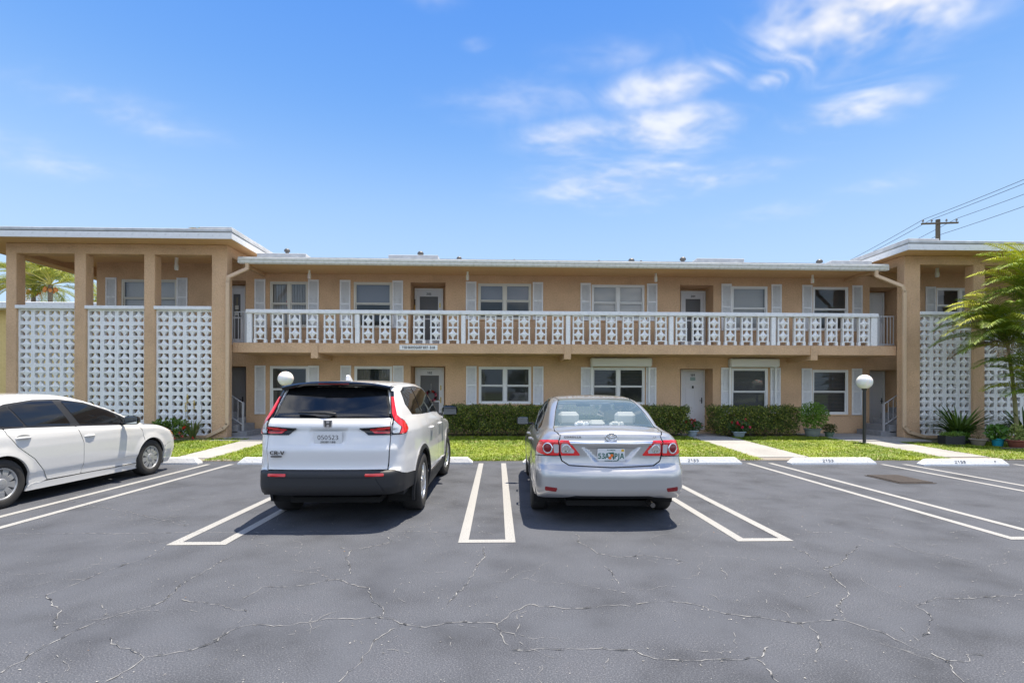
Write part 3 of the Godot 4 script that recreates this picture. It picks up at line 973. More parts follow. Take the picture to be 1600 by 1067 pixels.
	mb.bev(-0.09, 0.09, 1.71, 1.83, 0.054, 0.058, 0.001)
	part("door_card", mb, mat("card_blue", lin(0.30, 0.42, 0.40), 0.6), d101)
	mb = MB.new()
	mb.bev(-0.03, 0.03, 1.44, 1.53, 0.054, 0.075, 0.008)
	part("knocker", mb, M.number_black, d101)
	# steps below the ground doors
	for r in [[-2.85, -1.712], [6.104, 7.212]]:
		mb = MB.new(P)
		mb.bev(r[0] + 0.003, r[1] - 0.003, 0.10, 0.215, -17.0, -16.62, 0.012)
		part("door_step", mb, M.tan_paint, b)
	# balcony slab, beams, soffits
	mb = MB.new(P)
	mb.bev(-7.955, 12.445, 2.655, 2.955, ZW + 0.001, ZB, 0.012)
	part("balcony_slab", mb, M.stucco, b)
	for x in [-5.51, 2.145, 9.825]:
		mb = MB.new(P)
		mb.bev(x - 0.105, x + 0.105, 2.49, 2.952, ZW + 0.002, ZB + 0.03, 0.010)
		part("balcony_beam", mb, M.stucco, b)
	# address sign with its lettering
	mb = MB.new(P)
	mb.bev(-2.966, -1.817, 2.757, 2.906, ZB + 0.001, ZB + 0.012, 0.003)
	var sign := part("address_sign", mb, M.frame_paint, b)
	text("sign_lettering", "1160 MAHOGANY WAY - B-04", 0.085, M.number_black, sign, Vector3(-2.39, 2.832, ZB + 0.014) - P, Basis.IDENTITY, "Droid Sans", 0.003, 0.62)
	# balustrade: posts, cap, stacks of two pierced blocks on feet
	var posts := [-7.475, -4.245, -1.04, 2.17, 5.367, 8.57, 11.763]
	for k in posts.size():
		var hw := 0.065 if k > 0 and k < 6 else (0.075 if k == 0 else 0.10)
		mb = MB.new(P)
		mb.bev(posts[k] - hw, posts[k] + hw, 2.956, 3.84, ZB - 0.15, ZB - 0.02, 0.008)
		part("balustrade_post", mb, M.block_paint, b)
	mb = MB.new(P)
	mb.bev(-7.565, 11.875, 3.842, 3.96, ZB - 0.20, ZB + 0.02, 0.012)
	part("balustrade_cap", mb, M.white_paint, b)
	var blk := breeze_mesh(0.390, 0.388, 0.10, 0.062, 0.030, 0.012, 0.012, 0.035)
	var foot := MB.new()
	for e in [-1, 1]:
		foot.bev(e * 0.15 - 0.042, e * 0.15 + 0.042, 0.0, 0.105, -0.05, 0.05, 0.005)
	var foot_mesh := foot.mesh()
	for k in 6:
		for j in 6:
			var a: float = posts[k] + 0.06
			var e: float = posts[k + 1] - 0.06
			var x := lerpf(a, e, (j + 0.5) / 6.0)
			part("block_foot", foot_mesh, M.block_paint, b, Vector3(x, 2.956, ZB - 0.085) - P)
			for r in 2:
				part("balustrade_block", blk, M.block_paint, b, Vector3(x, 3.062 + 0.193 + r * 0.390, ZB - 0.085) - P + Vector3(rng.randf_range(-0.004, 0.004), 0, rng.randf_range(-0.004, 0.004)))
	# wings: columns, screens of pierced blocks, caps, beams, stairs
	var wing_block := breeze_mesh(0.410, 0.409, 0.11, 0.050, 0.050, 0.040, 0.018, 0.030)
	for wing in [{"cols": [[-14.29, -13.995], [-12.347, -12.02], [-10.355, -10.043], [-8.404, -7.96]], "beam": [5.495, 5.79], "roof": [-15.6, -7.49, 5.80, 6.02]}, {"cols": [[12.452, 12.953], [14.624, 14.99], [16.66, 17.03], [18.70, 19.05]], "beam": [5.425, 5.695], "roof": [12.03, 20.3, 5.705, 5.925]}]:
		var cs: Array = wing.cols
		for c in cs:
			mb = MB.new(P)
			mb.bev(c[0], c[1], 0.0, wing.beam[0] + 0.1, ZC - 0.30, ZC, 0.012)
			part("column", mb, M.stucco, b)
		for k in cs.size() - 1:
			var x0: float = cs[k][1]
			var x1: float = cs[k + 1][0]
			mb = MB.new(P)
			mb.bev(x0 - 0.02, x1 + 0.02 if k < 2 else x1, 3.885, 3.985, ZC - 0.25, ZC + 0.03, 0.010)
			part("screen_cap", mb, M.white_paint, b)
			mb = MB.new(P)
			mb.bev(x0 + 0.002, x1 - 0.002, 0.0, 0.185, ZC - 0.26, ZC - 0.02, 0.010)
			part("screen_plinth", mb, M.stucco, b)
			for j in 4:
				for r in 9:
					part("breeze_block", wing_block, M.block_paint, b, Vector3(lerpf(x0, x1, (j + 0.5) / 4.0), 0.187 + 0.2055 + r * 0.411, ZC - 0.125) - P + Vector3(rng.randf_range(-0.0015, 0.0015), rng.randf_range(-0.001, 0.001), rng.randf_range(-0.004, 0.004)))
			mb = MB.new(P)
			for j in 5:   # mortar between and behind the rims
				var xm := lerpf(x0, x1, j / 4.0)
				mb.box(maxf(xm - 0.012, x0), minf(xm + 0.012, x1), 0.187, 3.884, ZC - 0.175, ZC - 0.075)
			for r in 10:
				mb.box(x0, x1, 0.187 + r * 0.411 - 0.006 if r > 0 else 0.187, 0.187 + r * 0.411 + 0.006 if r < 9 else 3.884, ZC - 0.173, ZC - 0.077)
			part("mortar", mb, M.block_paint, b)
		mb = MB.new(P)
		mb.bev(cs[0][0] - 0.003, cs[-1][1] + 0.003, wing.beam[0], wing.beam[1], ZC - 0.305, ZC + 0.003, 0.010)
		part("wing_beam", mb, M.stucco, b)
		for x in [[cs[0][0], cs[0][0] + 0.22], [cs[-1][1] - 0.22, cs[-1][1]]]:
			mb = MB.new(P)
			mb.bev(x[0] + 0.003, x[1] - 0.003, wing.beam[0] + 0.004, wing.beam[1], -19.2 if x[0] < -13 else ZW + 0.002, ZC - 0.307, 0.008)
			part("wing_side_beam", mb, M.stucco, b)
		var r4: Array = wing.roof
		mb = MB.new(P)
		mb.box(r4[0] + 0.03, r4[1] - 0.03, r4[2] - 0.004, r4[2] + 0.03, -22.0, -14.48)
		part("wing_soffit", mb, M.soffit, b)
		mb = MB.new(P)
		for e in [[r4[0], r4[1], -14.48, -14.45], [r4[0], r4[0] + 0.028, -22.0, -14.482], [r4[1] - 0.028, r4[1], -22.0, -14.482]]:
			mb = MB.new(P)
			mb.bev(e[0], e[1], r4[2] - 0.02, r4[2] + 0.155, e[2], e[3], 0.004)
			part("fascia", mb, M.white_paint, b)
		mb = MB.new(P)
		mb.box(cs[0][0] + 0.23, cs[-1][1] - 0.23, r4[2] - 0.16, r4[2] - 0.12, ZW + 0.004, ZC - 0.31)
		part("wing_ceiling", mb, M.soffit, b)
		mb = MB.new(P)
		mb.bev(r4[0] - 0.01, r4[1] + 0.01, r4[2] + 0.175, r4[3] + 0.04, -22.0, -14.44, 0.010)
		mb.box(r4[0] + 0.05, r4[1] - 0.05, r4[2] + 0.15, r4[2] + 0.18, -21.9, -14.5)
		part("wing_roof", mb, M.roof_sheet, b)
		# raised ridge piece at the inner corner
		mb = MB.new(P)
		var inner: bool = r4[0] < 0
		mb.bev(r4[1] - 0.9 if inner else r4[0] + 0.01, r4[1] - 0.01 if inner else r4[0] + 0.95, r4[3] + 0.041, r4[3] + 0.10, -21.0, -14.47, 0.01)
		part("roof_curb", mb, M.roof_sheet, b)
		# stair flight behind the screen, rising outwards
		var sgn := -1.0 if inner else 1.0
		var sx := -7.56 if inner else 12.02
		for k in 16:
			mb = MB.new(P)
			var xa := sx + sgn * 0.27 * k
			var xb := sx + sgn * (0.27 * k + (0.60 if k == 0 else 0.30))
			var yy := 0.132 + 0.1765 * (k + 1)
			mb.bev(minf(xa, xb), maxf(xa, xb), maxf(0.1, yy - 0.24), yy if k > 0 else 0.29, -16.55, -15.47, 0.008)
			part("step", mb, M.step_paint, b)
		mb = MB.new(P)
		var xl := sx + sgn * 4.35
		var xe := -14.0 if inner else 18.7
		mb.box(minf(xl, xe), maxf(xl, xe), 2.70, 2.955, ZW + 0.003, -15.42)
		part("landing", mb, M.stucco, b)
		# stair rail: newel, sloping rails, balusters
		var rail := MB.new(P)
		var nx := sx + sgn * 0.16
		rail.box(nx - 0.025, nx + 0.025, 0.292, 1.16, -15.60, -15.55)
		var up := Vector3(sgn * 0.27, 0.1765, 0).normalized()
		for y in [1.13, 0.47]:
			rail.tube([Vector3(nx, y, -15.575), Vector3(nx, y, -15.575) + up * 4.2], 0.018, 6)
		for k in 14:
			var xk := nx + sgn * (0.15 + k * 0.16)
			var yk := 0.47 + absf(xk - nx) * 0.654
			rail.box(xk - 0.008, xk + 0.008, yk, yk + 0.66, -15.583, -15.567)
		part("stair_rail", rail, M.rail_metal, b)
		# landing light under the wing ceiling
		var lx := -9.98 if inner else 14.28
		mb = MB.new(P)
		mb.lathe([Vector2(0.0, 5.24), Vector2(0.05, 5.25), Vector2(0.062, 5.29), Vector2(0.062, 5.40), Vector2(0.05, 5.41), Vector2(0.05, 5.75)], 14, Vector3(lx, 0, -16.0))
		part("ceiling_light", mb, M.globe, b)
	# gates of metal bars at both ends of the balcony
	for g in [[-7.955, -7.58, 0], [11.90, 12.445, 1]]:
		mb = MB.new(P)
		for y in [2.99, 3.87]:
			mb.box(g[0], g[1], y, y + 0.03, ZB - 0.11, ZB - 0.08)
		var gn := 4 if g[2] == 0 else 6
		for k in gn:
			var x: float = lerpf(g[0] + 0.02, g[1] - 0.02, float(k) / (gn - 1))
			mb.box(x - 0.009, x + 0.009, 3.02, 3.87, ZB - 0.104, ZB - 0.086)
		var px: float = g[1] - 0.05 if g[2] == 0 else g[0]
		mb.bev(px, px + 0.06, 2.957, 3.905, ZB - 0.125, ZB - 0.065, 0.004)
		part("bar_gate", mb, M.rail_metal, b)
	# main roof: soffit, gutter, sheet, curbs, vents
	mb = MB.new(P)
	mb.box(-7.74, 12.1, 5.335, 5.36, ZW + 0.002, -15.42)
	part("main_soffit", mb, M.soffit, b)
	mb = MB.new(P)
	mb.quad(Vector3(-7.70, 5.49, -15.22), Vector3(12.05, 5.46, -15.22), Vector3(12.05, 5.70, -26.1), Vector3(-7.70, 5.70, -26.1))
	mb.quad(Vector3(-7.70, 5.44, -15.22), Vector3(12.05, 5.41, -15.22), Vector3(12.05, 5.46, -15.22), Vector3(-7.70, 5.49, -15.22))
	mb.quad(Vector3(-13.0, 5.68, -26.1), Vector3(19.6, 5.68, -26.1), Vector3(19.6, 5.68, -17.2), Vector3(-13.0, 5.68, -17.2))
	part("main_roof", mb, M.roof_sheet, b)
	# K-style gutter: swept profile along x
	mb = MB.new(P)
	var prof := PackedVector2Array([Vector2(-0.10, 5.30), Vector2(-0.02, 5.30), Vector2(0.015, 5.335), Vector2(0.02, 5.375), Vector2(0.045, 5.405), Vector2(0.05, 5.44), Vector2(0.055, 5.455), Vector2(0.045, 5.462), Vector2(0.035, 5.45), Vector2(0.0, 5.34), Vector2(-0.09, 5.325), Vector2(-0.10, 5.44)])
	var gx := [-7.70, -4.4, -1.2, 2.1, 5.4, 8.7, 12.05]
	for k in gx.size() - 1:
		var dy0 := -0.006 * k
		var dy1 := -0.006 * (k + 1)
		for s in prof.size() - 1:
			var a := prof[s]
			var e := prof[s + 1]
			mb.quad(Vector3(gx[k], a.y + dy0, -15.25 + a.x), Vector3(gx[k + 1] - 0.004, a.y + dy1, -15.25 + a.x), Vector3(gx[k + 1] - 0.004, e.y + dy1, -15.25 + e.x), Vector3(gx[k], e.y + dy0, -15.25 + e.x))
	for x in [[-7.70, 0.0], [12.05, -0.036]]:
		mb.box(x[0] - 0.006, x[0] + 0.006, 5.305 + x[1], 5.45 + x[1], -15.345, -15.205)
	part("gutter", mb, M.gutter_paint, b)
	for r in [[-7.2, -5.75, 5.625], [-3.29, -1.80, 5.615], [6.11, 7.59, 5.605], [10.33, 11.6, 5.58]]:
		mb = MB.new(P)
		mb.bev(r[0], r[1], 5.45, r[2], -17.6, -15.32, 0.01)
		part("roof_curb", mb, M.roof_sheet, b)
	for q in [[-6.83, 0.10, 6.12], [-3.43, 0.07, 5.92], [-2.52, 0.11, 6.08], [-1.26, 0.09, 5.92], [0.55, 0.04, 5.86], [3.35, 0.04, 5.86], [4.43, 0.11, 5.92], [4.75, 0.04, 5.86], [6.15, 0.11, 5.98], [10.77, 0.11, 5.95]]:
		mb = MB.new(P)
		var s: float = q[1]
		mb.lathe([Vector2(0.55 * s, 5.5), Vector2(0.55 * s, q[2] - 1.1 * s), Vector2(0.9 * s, q[2] - s), Vector2(0.95 * s, q[2] - 0.55 * s), Vector2(0.6 * s, q[2] - 0.1 * s), Vector2(0.0, q[2])], 10, Vector3(q[0], 0, -16.6))
		part("roof_vent", mb, M.vent_metal, b)
	# soffit lamps of the walkway
	for x in [-5.97, -0.96, 5.12, 10.28]:
		mb = MB.new(P)
		mb.lathe([Vector2(0.0, 5.06), Vector2(0.045, 5.065), Vector2(0.05, 5.1), Vector2(0.05, 5.22), Vector2(0.035, 5.23), Vector2(0.035, 5.334)], 12, Vector3(x, 0, -16.2))
		part("walkway_light", mb, M.globe, b)
	# brackets under the wing side where the main soffit ends
	for x in [-7.6, 11.75]:
		mb = MB.new(P)
		mb.bev(x - 0.07, x + 0.07, 5.235, 5.334, ZW + 0.003, -15.45, 0.006)
		part("soffit_joist", mb, M.stucco, b)
	# rectangular downspouts
	for d in [[[-7.47, 5.33], [-7.47, 5.15], [-7.88, 4.84], [-7.905, 4.70], [-7.905, 0.52], [-8.02, 0.40], [-8.49, 0.17]], [[11.72, 5.29], [11.72, 5.11], [12.33, 4.74], [12.40, 4.58], [12.40, 0.46], [12.55, 0.30], [13.04, 0.16]]]:
		mb = MB.new(P)
		var pts := []
		for q in d:
			pts.append(Vector3(q[0], q[1], -15.30 if q[1] > 4.8 else -15.04))
		pts[2].z = -15.04
		mb.rect_tube(pts, 0.10, 0.075)
		part("downspout", mb, M.tan_paint, b)
	return d102

func make_neighbours():
	# plain yellow blocks beyond both ends of the building
	for s in [[-42.0, -14.5, -36.0, -24.0, "pale yellow low building past the left end of the block", 5.2], [20.5, 34.0, -44.0, -30.0, "pale yellow low building behind the right breeze-block wing", 3.2]]:
		var at := Vector3((s[0] + s[1]) / 2, 0, s[3])
		var t := thing("yellow_building", s[4], "building", at)
		var mb := MB.new(at)
		var holes := [[s[0] + 3.0, s[0] + 4.4, 0.9, 2.2], [s[0] + 8.0, s[0] + 9.4, 0.9, 2.2]]
		wall(mb, s[0], s[1], -0.02, s[5], s[3], 0.25, holes)
		mb.box(s[0], s[0] + 0.25, -0.02, s[5], s[2], s[3] - 0.25)
		mb.box(s[1] - 0.25, s[1], -0.02, s[5], s[2], s[3] - 0.25)
		part("wall", mb, M.neighbour_paint, t)
		mb = MB.new(at)
		mb.bev(s[0] - 0.6, s[1] + 0.6, s[5], s[5] + 0.3, s[2] - 0.6, s[3] + 0.6, 0.02)
		part("roof", mb, M.white_paint, t)
		for h in holes:
			mb = MB.new(at)
			mb.box(h[0], h[1], h[2], h[3], s[3] - 0.2, s[3] - 0.16)
			part("window", mb, M.dark_screen, t)

# ---------------------------------------------------------------- cars
# A car's skin is one implicit solid (profiles of its side, rear, roof and plan); each panel is an outline laid on that skin, meshed in small cells, with turned-in edges so that the shut lines are real gaps.
# Car axes: x to the right, y up, l forward from the rear bumper (z = -l).
class Prof:
	var x0 := 0.0
	var k := 1.0
	var t := PackedFloat32Array()
	func _init(p: Array):
		var m := p.size() / 2
		x0 = p[0]
		var x1: float = p[2 * m - 2]
		var cnt := 200
		k = (cnt - 1) / (x1 - x0)
		var sl := []
		for j in m - 1:
			sl.append((p[2 * j + 3] - p[2 * j + 1]) / (p[2 * j + 2] - p[2 * j]))
		var tg := []
		for j in m:
			if j == 0:
				tg.append(sl[0])
			elif j == m - 1:
				tg.append(sl[m - 2])
			elif sl[j - 1] * sl[j] <= 0.0:
				tg.append(0.0)
			else:
				tg.append(2.0 * sl[j - 1] * sl[j] / (sl[j - 1] + sl[j]))
		var s := 0
		for q in cnt:
			var x := x0 + q / k
			while s < m - 2 and x > p[2 * s + 2]:
				s += 1
			var h: float = p[2 * s + 2] - p[2 * s]
			var u: float = (x - p[2 * s]) / h
			var u2 := u * u
			var u3 := u2 * u
			t.append((2 * u3 - 3 * u2 + 1) * p[2 * s + 1] + (u3 - 2 * u2 + u) * h * tg[s] + (-2 * u3 + 3 * u2) * p[2 * s + 3] + (u3 - u2) * h * tg[s + 1])
	func at(x: float) -> float:
		var f := clampf((x - x0) * k, 0.0, 198.999)
		var j := int(f)
		return lerpf(t[j], t[j + 1], f - j)

class Car:
	var W: Prof
	var S: Prof
	var RL: Prof
	var FL: Prof
	var T: Prof
	var G: Prof
	var GW: Prof
	var GR: Prof
	var GF: Prof
	var RT: Prof
	var LC: Prof
	var rk := 0.1
	var rp := 2.4
	var kr := 0.16
	var fk := 0.2
	var tk := 0.08
	var gk := 0.12
	var crown := 0.05
	var ks := 0.05
	var lf := 3.3
	var dents := []   # [x0, y0, half top, half bottom, y low, y high, depth]: plate recess in the rear
	var arches := []  # [l, y, r, flare]
	var root: Node3D
	var host
	const XC := 0.30
	const S0 := 0.70

	func smax(a: float, b: float, r: float) -> float:
		var h := r - absf(a - b)
		return maxf(a, b) + (h * h / (4.0 * r) if h > 0.0 else 0.0)

	func f(x: float, y: float, l: float) -> float:
		var ax := absf(x)
		var q := ax / 0.9
		var hw := W.at(l) - S.at(y)
		for a in arches:
			var dl: float = l - a[0]
			var dy: float = y - a[1]
			var d2 := absf(sqrt(dl * dl + dy * dy) - a[2])
			if d2 < 0.11 and dy > -0.2:
				var e := 1.0 - d2 / 0.11
				hw += a[3] * e * e * (3.0 - 2.0 * e)
		var rear := RL.at(y) + rk * pow(q, rp) - l
		if l < 1.0:
			for d in dents:
				var tt: float = clampf((y - d[4]) / (d[5] - d[4]), 0.0, 1.0)
				var half: float = lerpf(d[3], d[2], tt)
				var inx: float = host.smooth(0.0, 1.0, (half - absf(x - d[0])) / 0.06)
				var iny: float = host.smooth(0.0, 1.0, (y - d[4]) / 0.05) * host.smooth(0.0, 1.0, (d[5] - y) / 0.02)
				rear += d[6] * inx * iny
		var v := smax(ax - hw, rear, kr)
		v = smax(v, l - FL.at(y) + fk * q * q, 0.25)
		v = smax(v, y - T.at(l) + tk * ax * ax, ks)
		var g := smax(ax - G.at(y) + GW.at(l), GR.at(y) + gk * q * q - l, 0.10)
		g = smax(g, l - GF.at(y) + 0.22 * q * q, 0.10)
		g = smax(g, y - RT.at(l) + crown * ax * ax, 0.10)
		var h := 0.03 - absf(v - g)
		return minf(v, g) - (h * h / 0.12 if h > 0.0 else 0.0)

	func cast(o: Vector3, d: Vector3, far: float) -> Vector3:   # from inside out to the skin; (x, y, l)
		var a := 0.0
		var b := far
		var fa := f(o.x, o.y, o.z)
		var p := o + d * far
		var fb := f(p.x, p.y, p.z)
		if fa > 0.0:
			return o
		for k in 16:
			var t := (a * fb - b * fa) / (fb - fa) if fb > fa else (a + b) * 0.5
			if k % 3 == 2:
				t = (a + b) * 0.5
			p = o + d * t
			var ft := f(p.x, p.y, p.z)
			if absf(ft) < 2e-5:
				break
			if ft > 0.0:
				b = t
				fb = ft
			else:
				a = t
				fa = ft
		return p

	func surf(s: float, y: float) -> Vector3:
		var sg := 1.0 if s >= 0.0 else -1.0
		var t := absf(s)
		var lc := LC.at(y)
		var p: Vector3
		if t < XC:
			p = cast(Vector3(t, y, lc), Vector3(0, 0, -1), 2.2)
		elif t < S0 + lc:
			var a := (t - XC) / (S0 + lc - XC) * PI * 0.5
			p = cast(Vector3(XC, y, lc), Vector3(sin(a), 0, -cos(a)), 2.2)
		elif t < S0 + lf:
			p = cast(Vector3(XC, y, t - S0), Vector3(1, 0, 0), 1.2)
		elif t < S0 + lf + 1.0:
			var a2 := (t - S0 - lf) * PI * 0.5
			p = cast(Vector3(XC, y, lf), Vector3(cos(a2), 0, sin(a2)), 1.9)
		else:
			p = cast(Vector3(maxf(0.0, XC - (t - S0 - lf - 1.0)), y, lf), Vector3(0, 0, 1), 1.9)
		p.x *= sg
		return p

	func s_of(x: float, l: float, y: float) -> float:
		var ax := absf(x)
		var lc := LC.at(y)
		var s: float
		if l >= lc and l <= lf:
			s = S0 + l
		elif l < lc:
			s = ax if ax <= XC else XC + atan2(ax - XC, lc - l) / (PI * 0.5) * (S0 + lc - XC)
		else:
			s = S0 + lf + atan2(l - lf, ax - XC) / (PI * 0.5) if ax > XC else S0 + lf + 1.0 + XC - ax
		return s if x >= 0.0 else -s

	func chart(p: Array) -> Vector2:   # ["r", x, y] seen from behind, ["l", l, y] from the side, ["t", x, l] from above
		var a: float = p[1]
		var b: float = p[2]
		match p[0]:
			"r":
				if absf(a) <= XC:
					return Vector2(a, b)
				var h := cast(Vector3(absf(a), b, LC.at(b) + 0.05), Vector3(0, 0, -1), 2.2)
				var s := s_of(h.x, h.z, b)
				return Vector2(s * signf(a), b)
			"l", "L":
				var h2 := cast(Vector3(0.05, b, a), Vector3(1, 0, 0), 1.3)
				return Vector2(s_of(h2.x, a, b) * (1.0 if p[0] == "l" else -1.0), b)
		var h3 := cast(Vector3(absf(a), 0.95, b), Vector3(0, 1, 0), 1.0)
		return Vector2(s_of(a, b, h3.y), h3.y)

	func trace(pts: Array) -> PackedVector2Array:
		var out := PackedVector2Array()
		for k in pts.size():
			var a: Array = pts[k]
			var b: Array = pts[(k + 1) % pts.size()]
			if a[0] == b[0]:
				var m := maxi(1, int(Vector2(b[1] - a[1], b[2] - a[2]).length() / 0.05))
				for j in m:
					var t := float(j) / m
					out.append(chart([a[0], lerpf(a[1], b[1], t), lerpf(a[2], b[2], t)]))
			else:
				out.append(chart(a))
		return out

	func mirrored(pts: Array) -> Array:   # right half, from its top centre round to its bottom centre -> whole outline
		var out := pts.duplicate(true)
		for k in range(pts.size() - 1, -1, -1):
			var p: Array = pts[k].duplicate()
			if p[0] == "l":
				p[0] = "L"
			elif absf(p[1]) < 1e-5:
				continue
			else:
				p[1] = -p[1]
			out.append(p)
		return out

	func normal(p: Vector3) -> Vector3:
		var e := 0.003
		var q := f(p.x, p.y, p.z)
		return Vector3(f(p.x + e, p.y, p.z) - q, f(p.x, p.y + e, p.z) - q, f(p.x, p.y, p.z + e) - q).normalized()

	func lay(poly: PackedVector2Array, off := 0.0, cell := 0.05, flange := 0.02, top := false, gap := 0.002, rounding := 0.0) -> MB:
		var mb := MB.new()
		if Geometry2D.is_polygon_clockwise(poly):
			poly.reverse()
		var shapes := [poly]
		if rounding > 0.0:
			shapes = Geometry2D.offset_polygon(poly, -rounding - gap, Geometry2D.JOIN_ROUND)
			var o2 := []
			for s in shapes:
				o2.append_array(Geometry2D.offset_polygon(s, rounding, Geometry2D.JOIN_ROUND))
			shapes = o2
		elif gap > 0.0:
			shapes = Geometry2D.offset_polygon(poly, -gap, Geometry2D.JOIN_MITER)
		for s in shapes:
			var bb := Rect2(s[0], Vector2.ZERO)
			for p in s:
				bb = bb.expand(p)
			var nx := maxi(1, int(ceil(bb.size.x / cell)))
			var ny := maxi(1, int(ceil(bb.size.y / (cell * 0.8))))
			var known := {}
			for r in ny:
				var y0 := bb.position.y + bb.size.y * r / ny
				var y1 := bb.position.y + bb.size.y * (r + 1) / ny
				var strip := PackedVector2Array([Vector2(bb.position.x - 1, y0), Vector2(bb.end.x + 1, y0), Vector2(bb.end.x + 1, y1), Vector2(bb.position.x - 1, y1)])
				for row in Geometry2D.intersect_polygons(s, strip):
					var rb := Rect2(row[0], Vector2.ZERO)
					for p in row:
						rb = rb.expand(p)
					for q in nx:
						var x0 := bb.position.x + bb.size.x * q / nx
						var x1 := bb.position.x + bb.size.x * (q + 1) / nx
						if x1 < rb.position.x or x0 > rb.end.x:
							continue
						for piece in Geometry2D.intersect_polygons(row, PackedVector2Array([Vector2(x0, y0 - 1), Vector2(x1, y0 - 1), Vector2(x1, y1 + 1), Vector2(x0, y1 + 1)])):
							var id := []
							for p in piece:
								var key := Vector2i(int(round(p.x * 5000.0)), int(round(p.y * 5000.0)))
								if not known.has(key):
									known[key] = put(mb, p, off, top)
								id.append(known[key])
							if id.size() == 4:
								mb.face(id[0], id[1], id[2])
								mb.face(id[0], id[2], id[3])
							elif id.size() > 2:
								var ti := Geometry2D.triangulate_polygon(piece)
								for j in range(0, ti.size(), 3):
									mb.face(id[ti[j]], id[ti[j + 1]], id[ti[j + 2]])
			if flange > 0.0:
				var m: int = s.size()
				var top_i := []
				var low_i := []
				for p in s:
					var c := place(p, top)
					var nn := normal(c)
					var a := c + nn * off
					var b := c + nn * (off - flange)
					top_i.append(Vector3(a.x, a.y, -a.z))
					low_i.append(Vector3(b.x, b.y, -b.z))
				for j in m:
					var j2 := (j + 1) % m
					mb.quad(top_i[j], low_i[j], low_i[j2], top_i[j2])
		return mb

	func place(p: Vector2, top: bool) -> Vector3:
		if top:
			var c := cast(Vector3(p.x, 0.72 if p.y < 1e9 else 0.0, p.y), Vector3(0, 1, 0), 1.1)
			return c
		return surf(p.x, p.y)

	func put(mb: MB, p: Vector2, off: float, top: bool) -> int:
		var c := place(p, top)
		var nn := normal(c)
		c += nn * off
		return mb.vert(Vector3(c.x, c.y, -c.z), Vector3(nn.x, nn.y, -nn.z))

	func flip(src: MB) -> MB:   # the same panel on the other side
		var mb := MB.new()
		for j in src.v.size():
			mb.col = src.c[j]
			mb.vert(src.v[j] * Vector3(-1, 1, 1), src.n[j] * Vector3(-1, 1, 1))
		for j in range(0, src.i.size(), 3):
			mb.i.append_array(PackedInt32Array([src.i[j], src.i[j + 2], src.i[j + 1]]))
		return mb

	func cut_arches(poly: PackedVector2Array, extra := 0.0) -> PackedVector2Array:
		var best := poly
		for a in arches:
			var c := PackedVector2Array()
			for k in 40:
				var t := TAU * k / 40.0
				var r: float = a[2] + extra
				c.append(Vector2(S0 + a[0] + cos(t) * r, a[1] + sin(t) * r))
			# everything under the wheel too
			var res := Geometry2D.clip_polygons(best, c)
			var area := -1.0
			for q in res:
				var bb := Rect2(q[0], Vector2.ZERO)
				for p in q:
					bb = bb.expand(p)
				if bb.get_area() > area:
					area = bb.get_area()
					best = q
		return best

	func pair(called: String, pts: Array, m: Material, off := 0.0, cell := 0.05, flange := 0.02, gap := 0.002, rounding := 0.0, cut := false, arch_extra := 0.0) -> Array:   # both sides of the car
		var poly := trace(pts)
		if cut:
			poly = cut_arches(poly, arch_extra)
		var mb := lay(poly, off, cell, flange, false, gap, rounding)
		return [host.part(called, mb, m, root), host.part(called, flip(mb), m, root)]

	func whole(called: String, pts: Array, m: Material, off := 0.0, cell := 0.05, flange := 0.02, gap := 0.002, rounding := 0.0, parent = null):
		return host.part(called, lay(trace(mirrored(pts)), off, cell, flange, false, gap, rounding), m, root if parent == null else parent)

	func top_panel(called: String, right: Array, m: Material, off := 0.0, cell := 0.07, gap := 0.002):   # right: Vector2(x, l) from the rear centre to the front centre
		var poly := PackedVector2Array()
		for p in right:
			poly.append(p)
		for k in range(right.size() - 1, -1, -1):
			if right[k].x > 1e-5:
				poly.append(Vector2(-right[k].x, right[k].y))
		return host.part(called, lay(poly, off, cell, 0.02, true, gap), m, root)

	func arch_ring(r0: float, r1: float, off: float, m: Material, called: String, a0 := -20.0, a1 := 200.0):   # cladding or lip round each wheel opening
		for a in arches:
			var poly := PackedVector2Array()
			for k in 33:
				var t := deg_to_rad(lerpf(a0, a1, k / 32.0))
				poly.append(Vector2(S0 + a[0] + cos(t) * r1, a[1] + sin(t) * r1))
			for k in 33:
				var t := deg_to_rad(lerpf(a1, a0, k / 32.0))
				poly.append(Vector2(S0 + a[0] + cos(t) * r0, a[1] + sin(t) * r0))
			var mb := lay(poly, off, 0.05, 0.03, false, 0.0)
			host.part(called, mb, m, root)
			host.part(called, flip(mb), m, root)

	func wells(m: Material, half: float):
		for a in arches:
			for sg in [-1.0, 1.0]:
				var mb := MB.new()
				var r: float = a[2] + 0.012
				for k in 24:
					var t0 := deg_to_rad(lerpf(-25.0, 205.0, k / 24.0))
					var t1 := deg_to_rad(lerpf(-25.0, 205.0, (k + 1) / 24.0))
					var p0 := Vector3(0, a[1] + sin(t0) * r, -(a[0] + cos(t0) * r))
					var p1 := Vector3(0, a[1] + sin(t1) * r, -(a[0] + cos(t1) * r))
					var xo := Vector3(sg * (half - 0.03), 0, 0)
					var xi := Vector3(sg * 0.52, 0, 0)
					mb.quad(p0 + xo, p1 + xo, p1 + xi, p0 + xi)
					mb.tri(Vector3(sg * 0.52, a[1], -a[0]), p0 + xi, p1 + xi)
				host.part("wheel_well", mb, m, root)

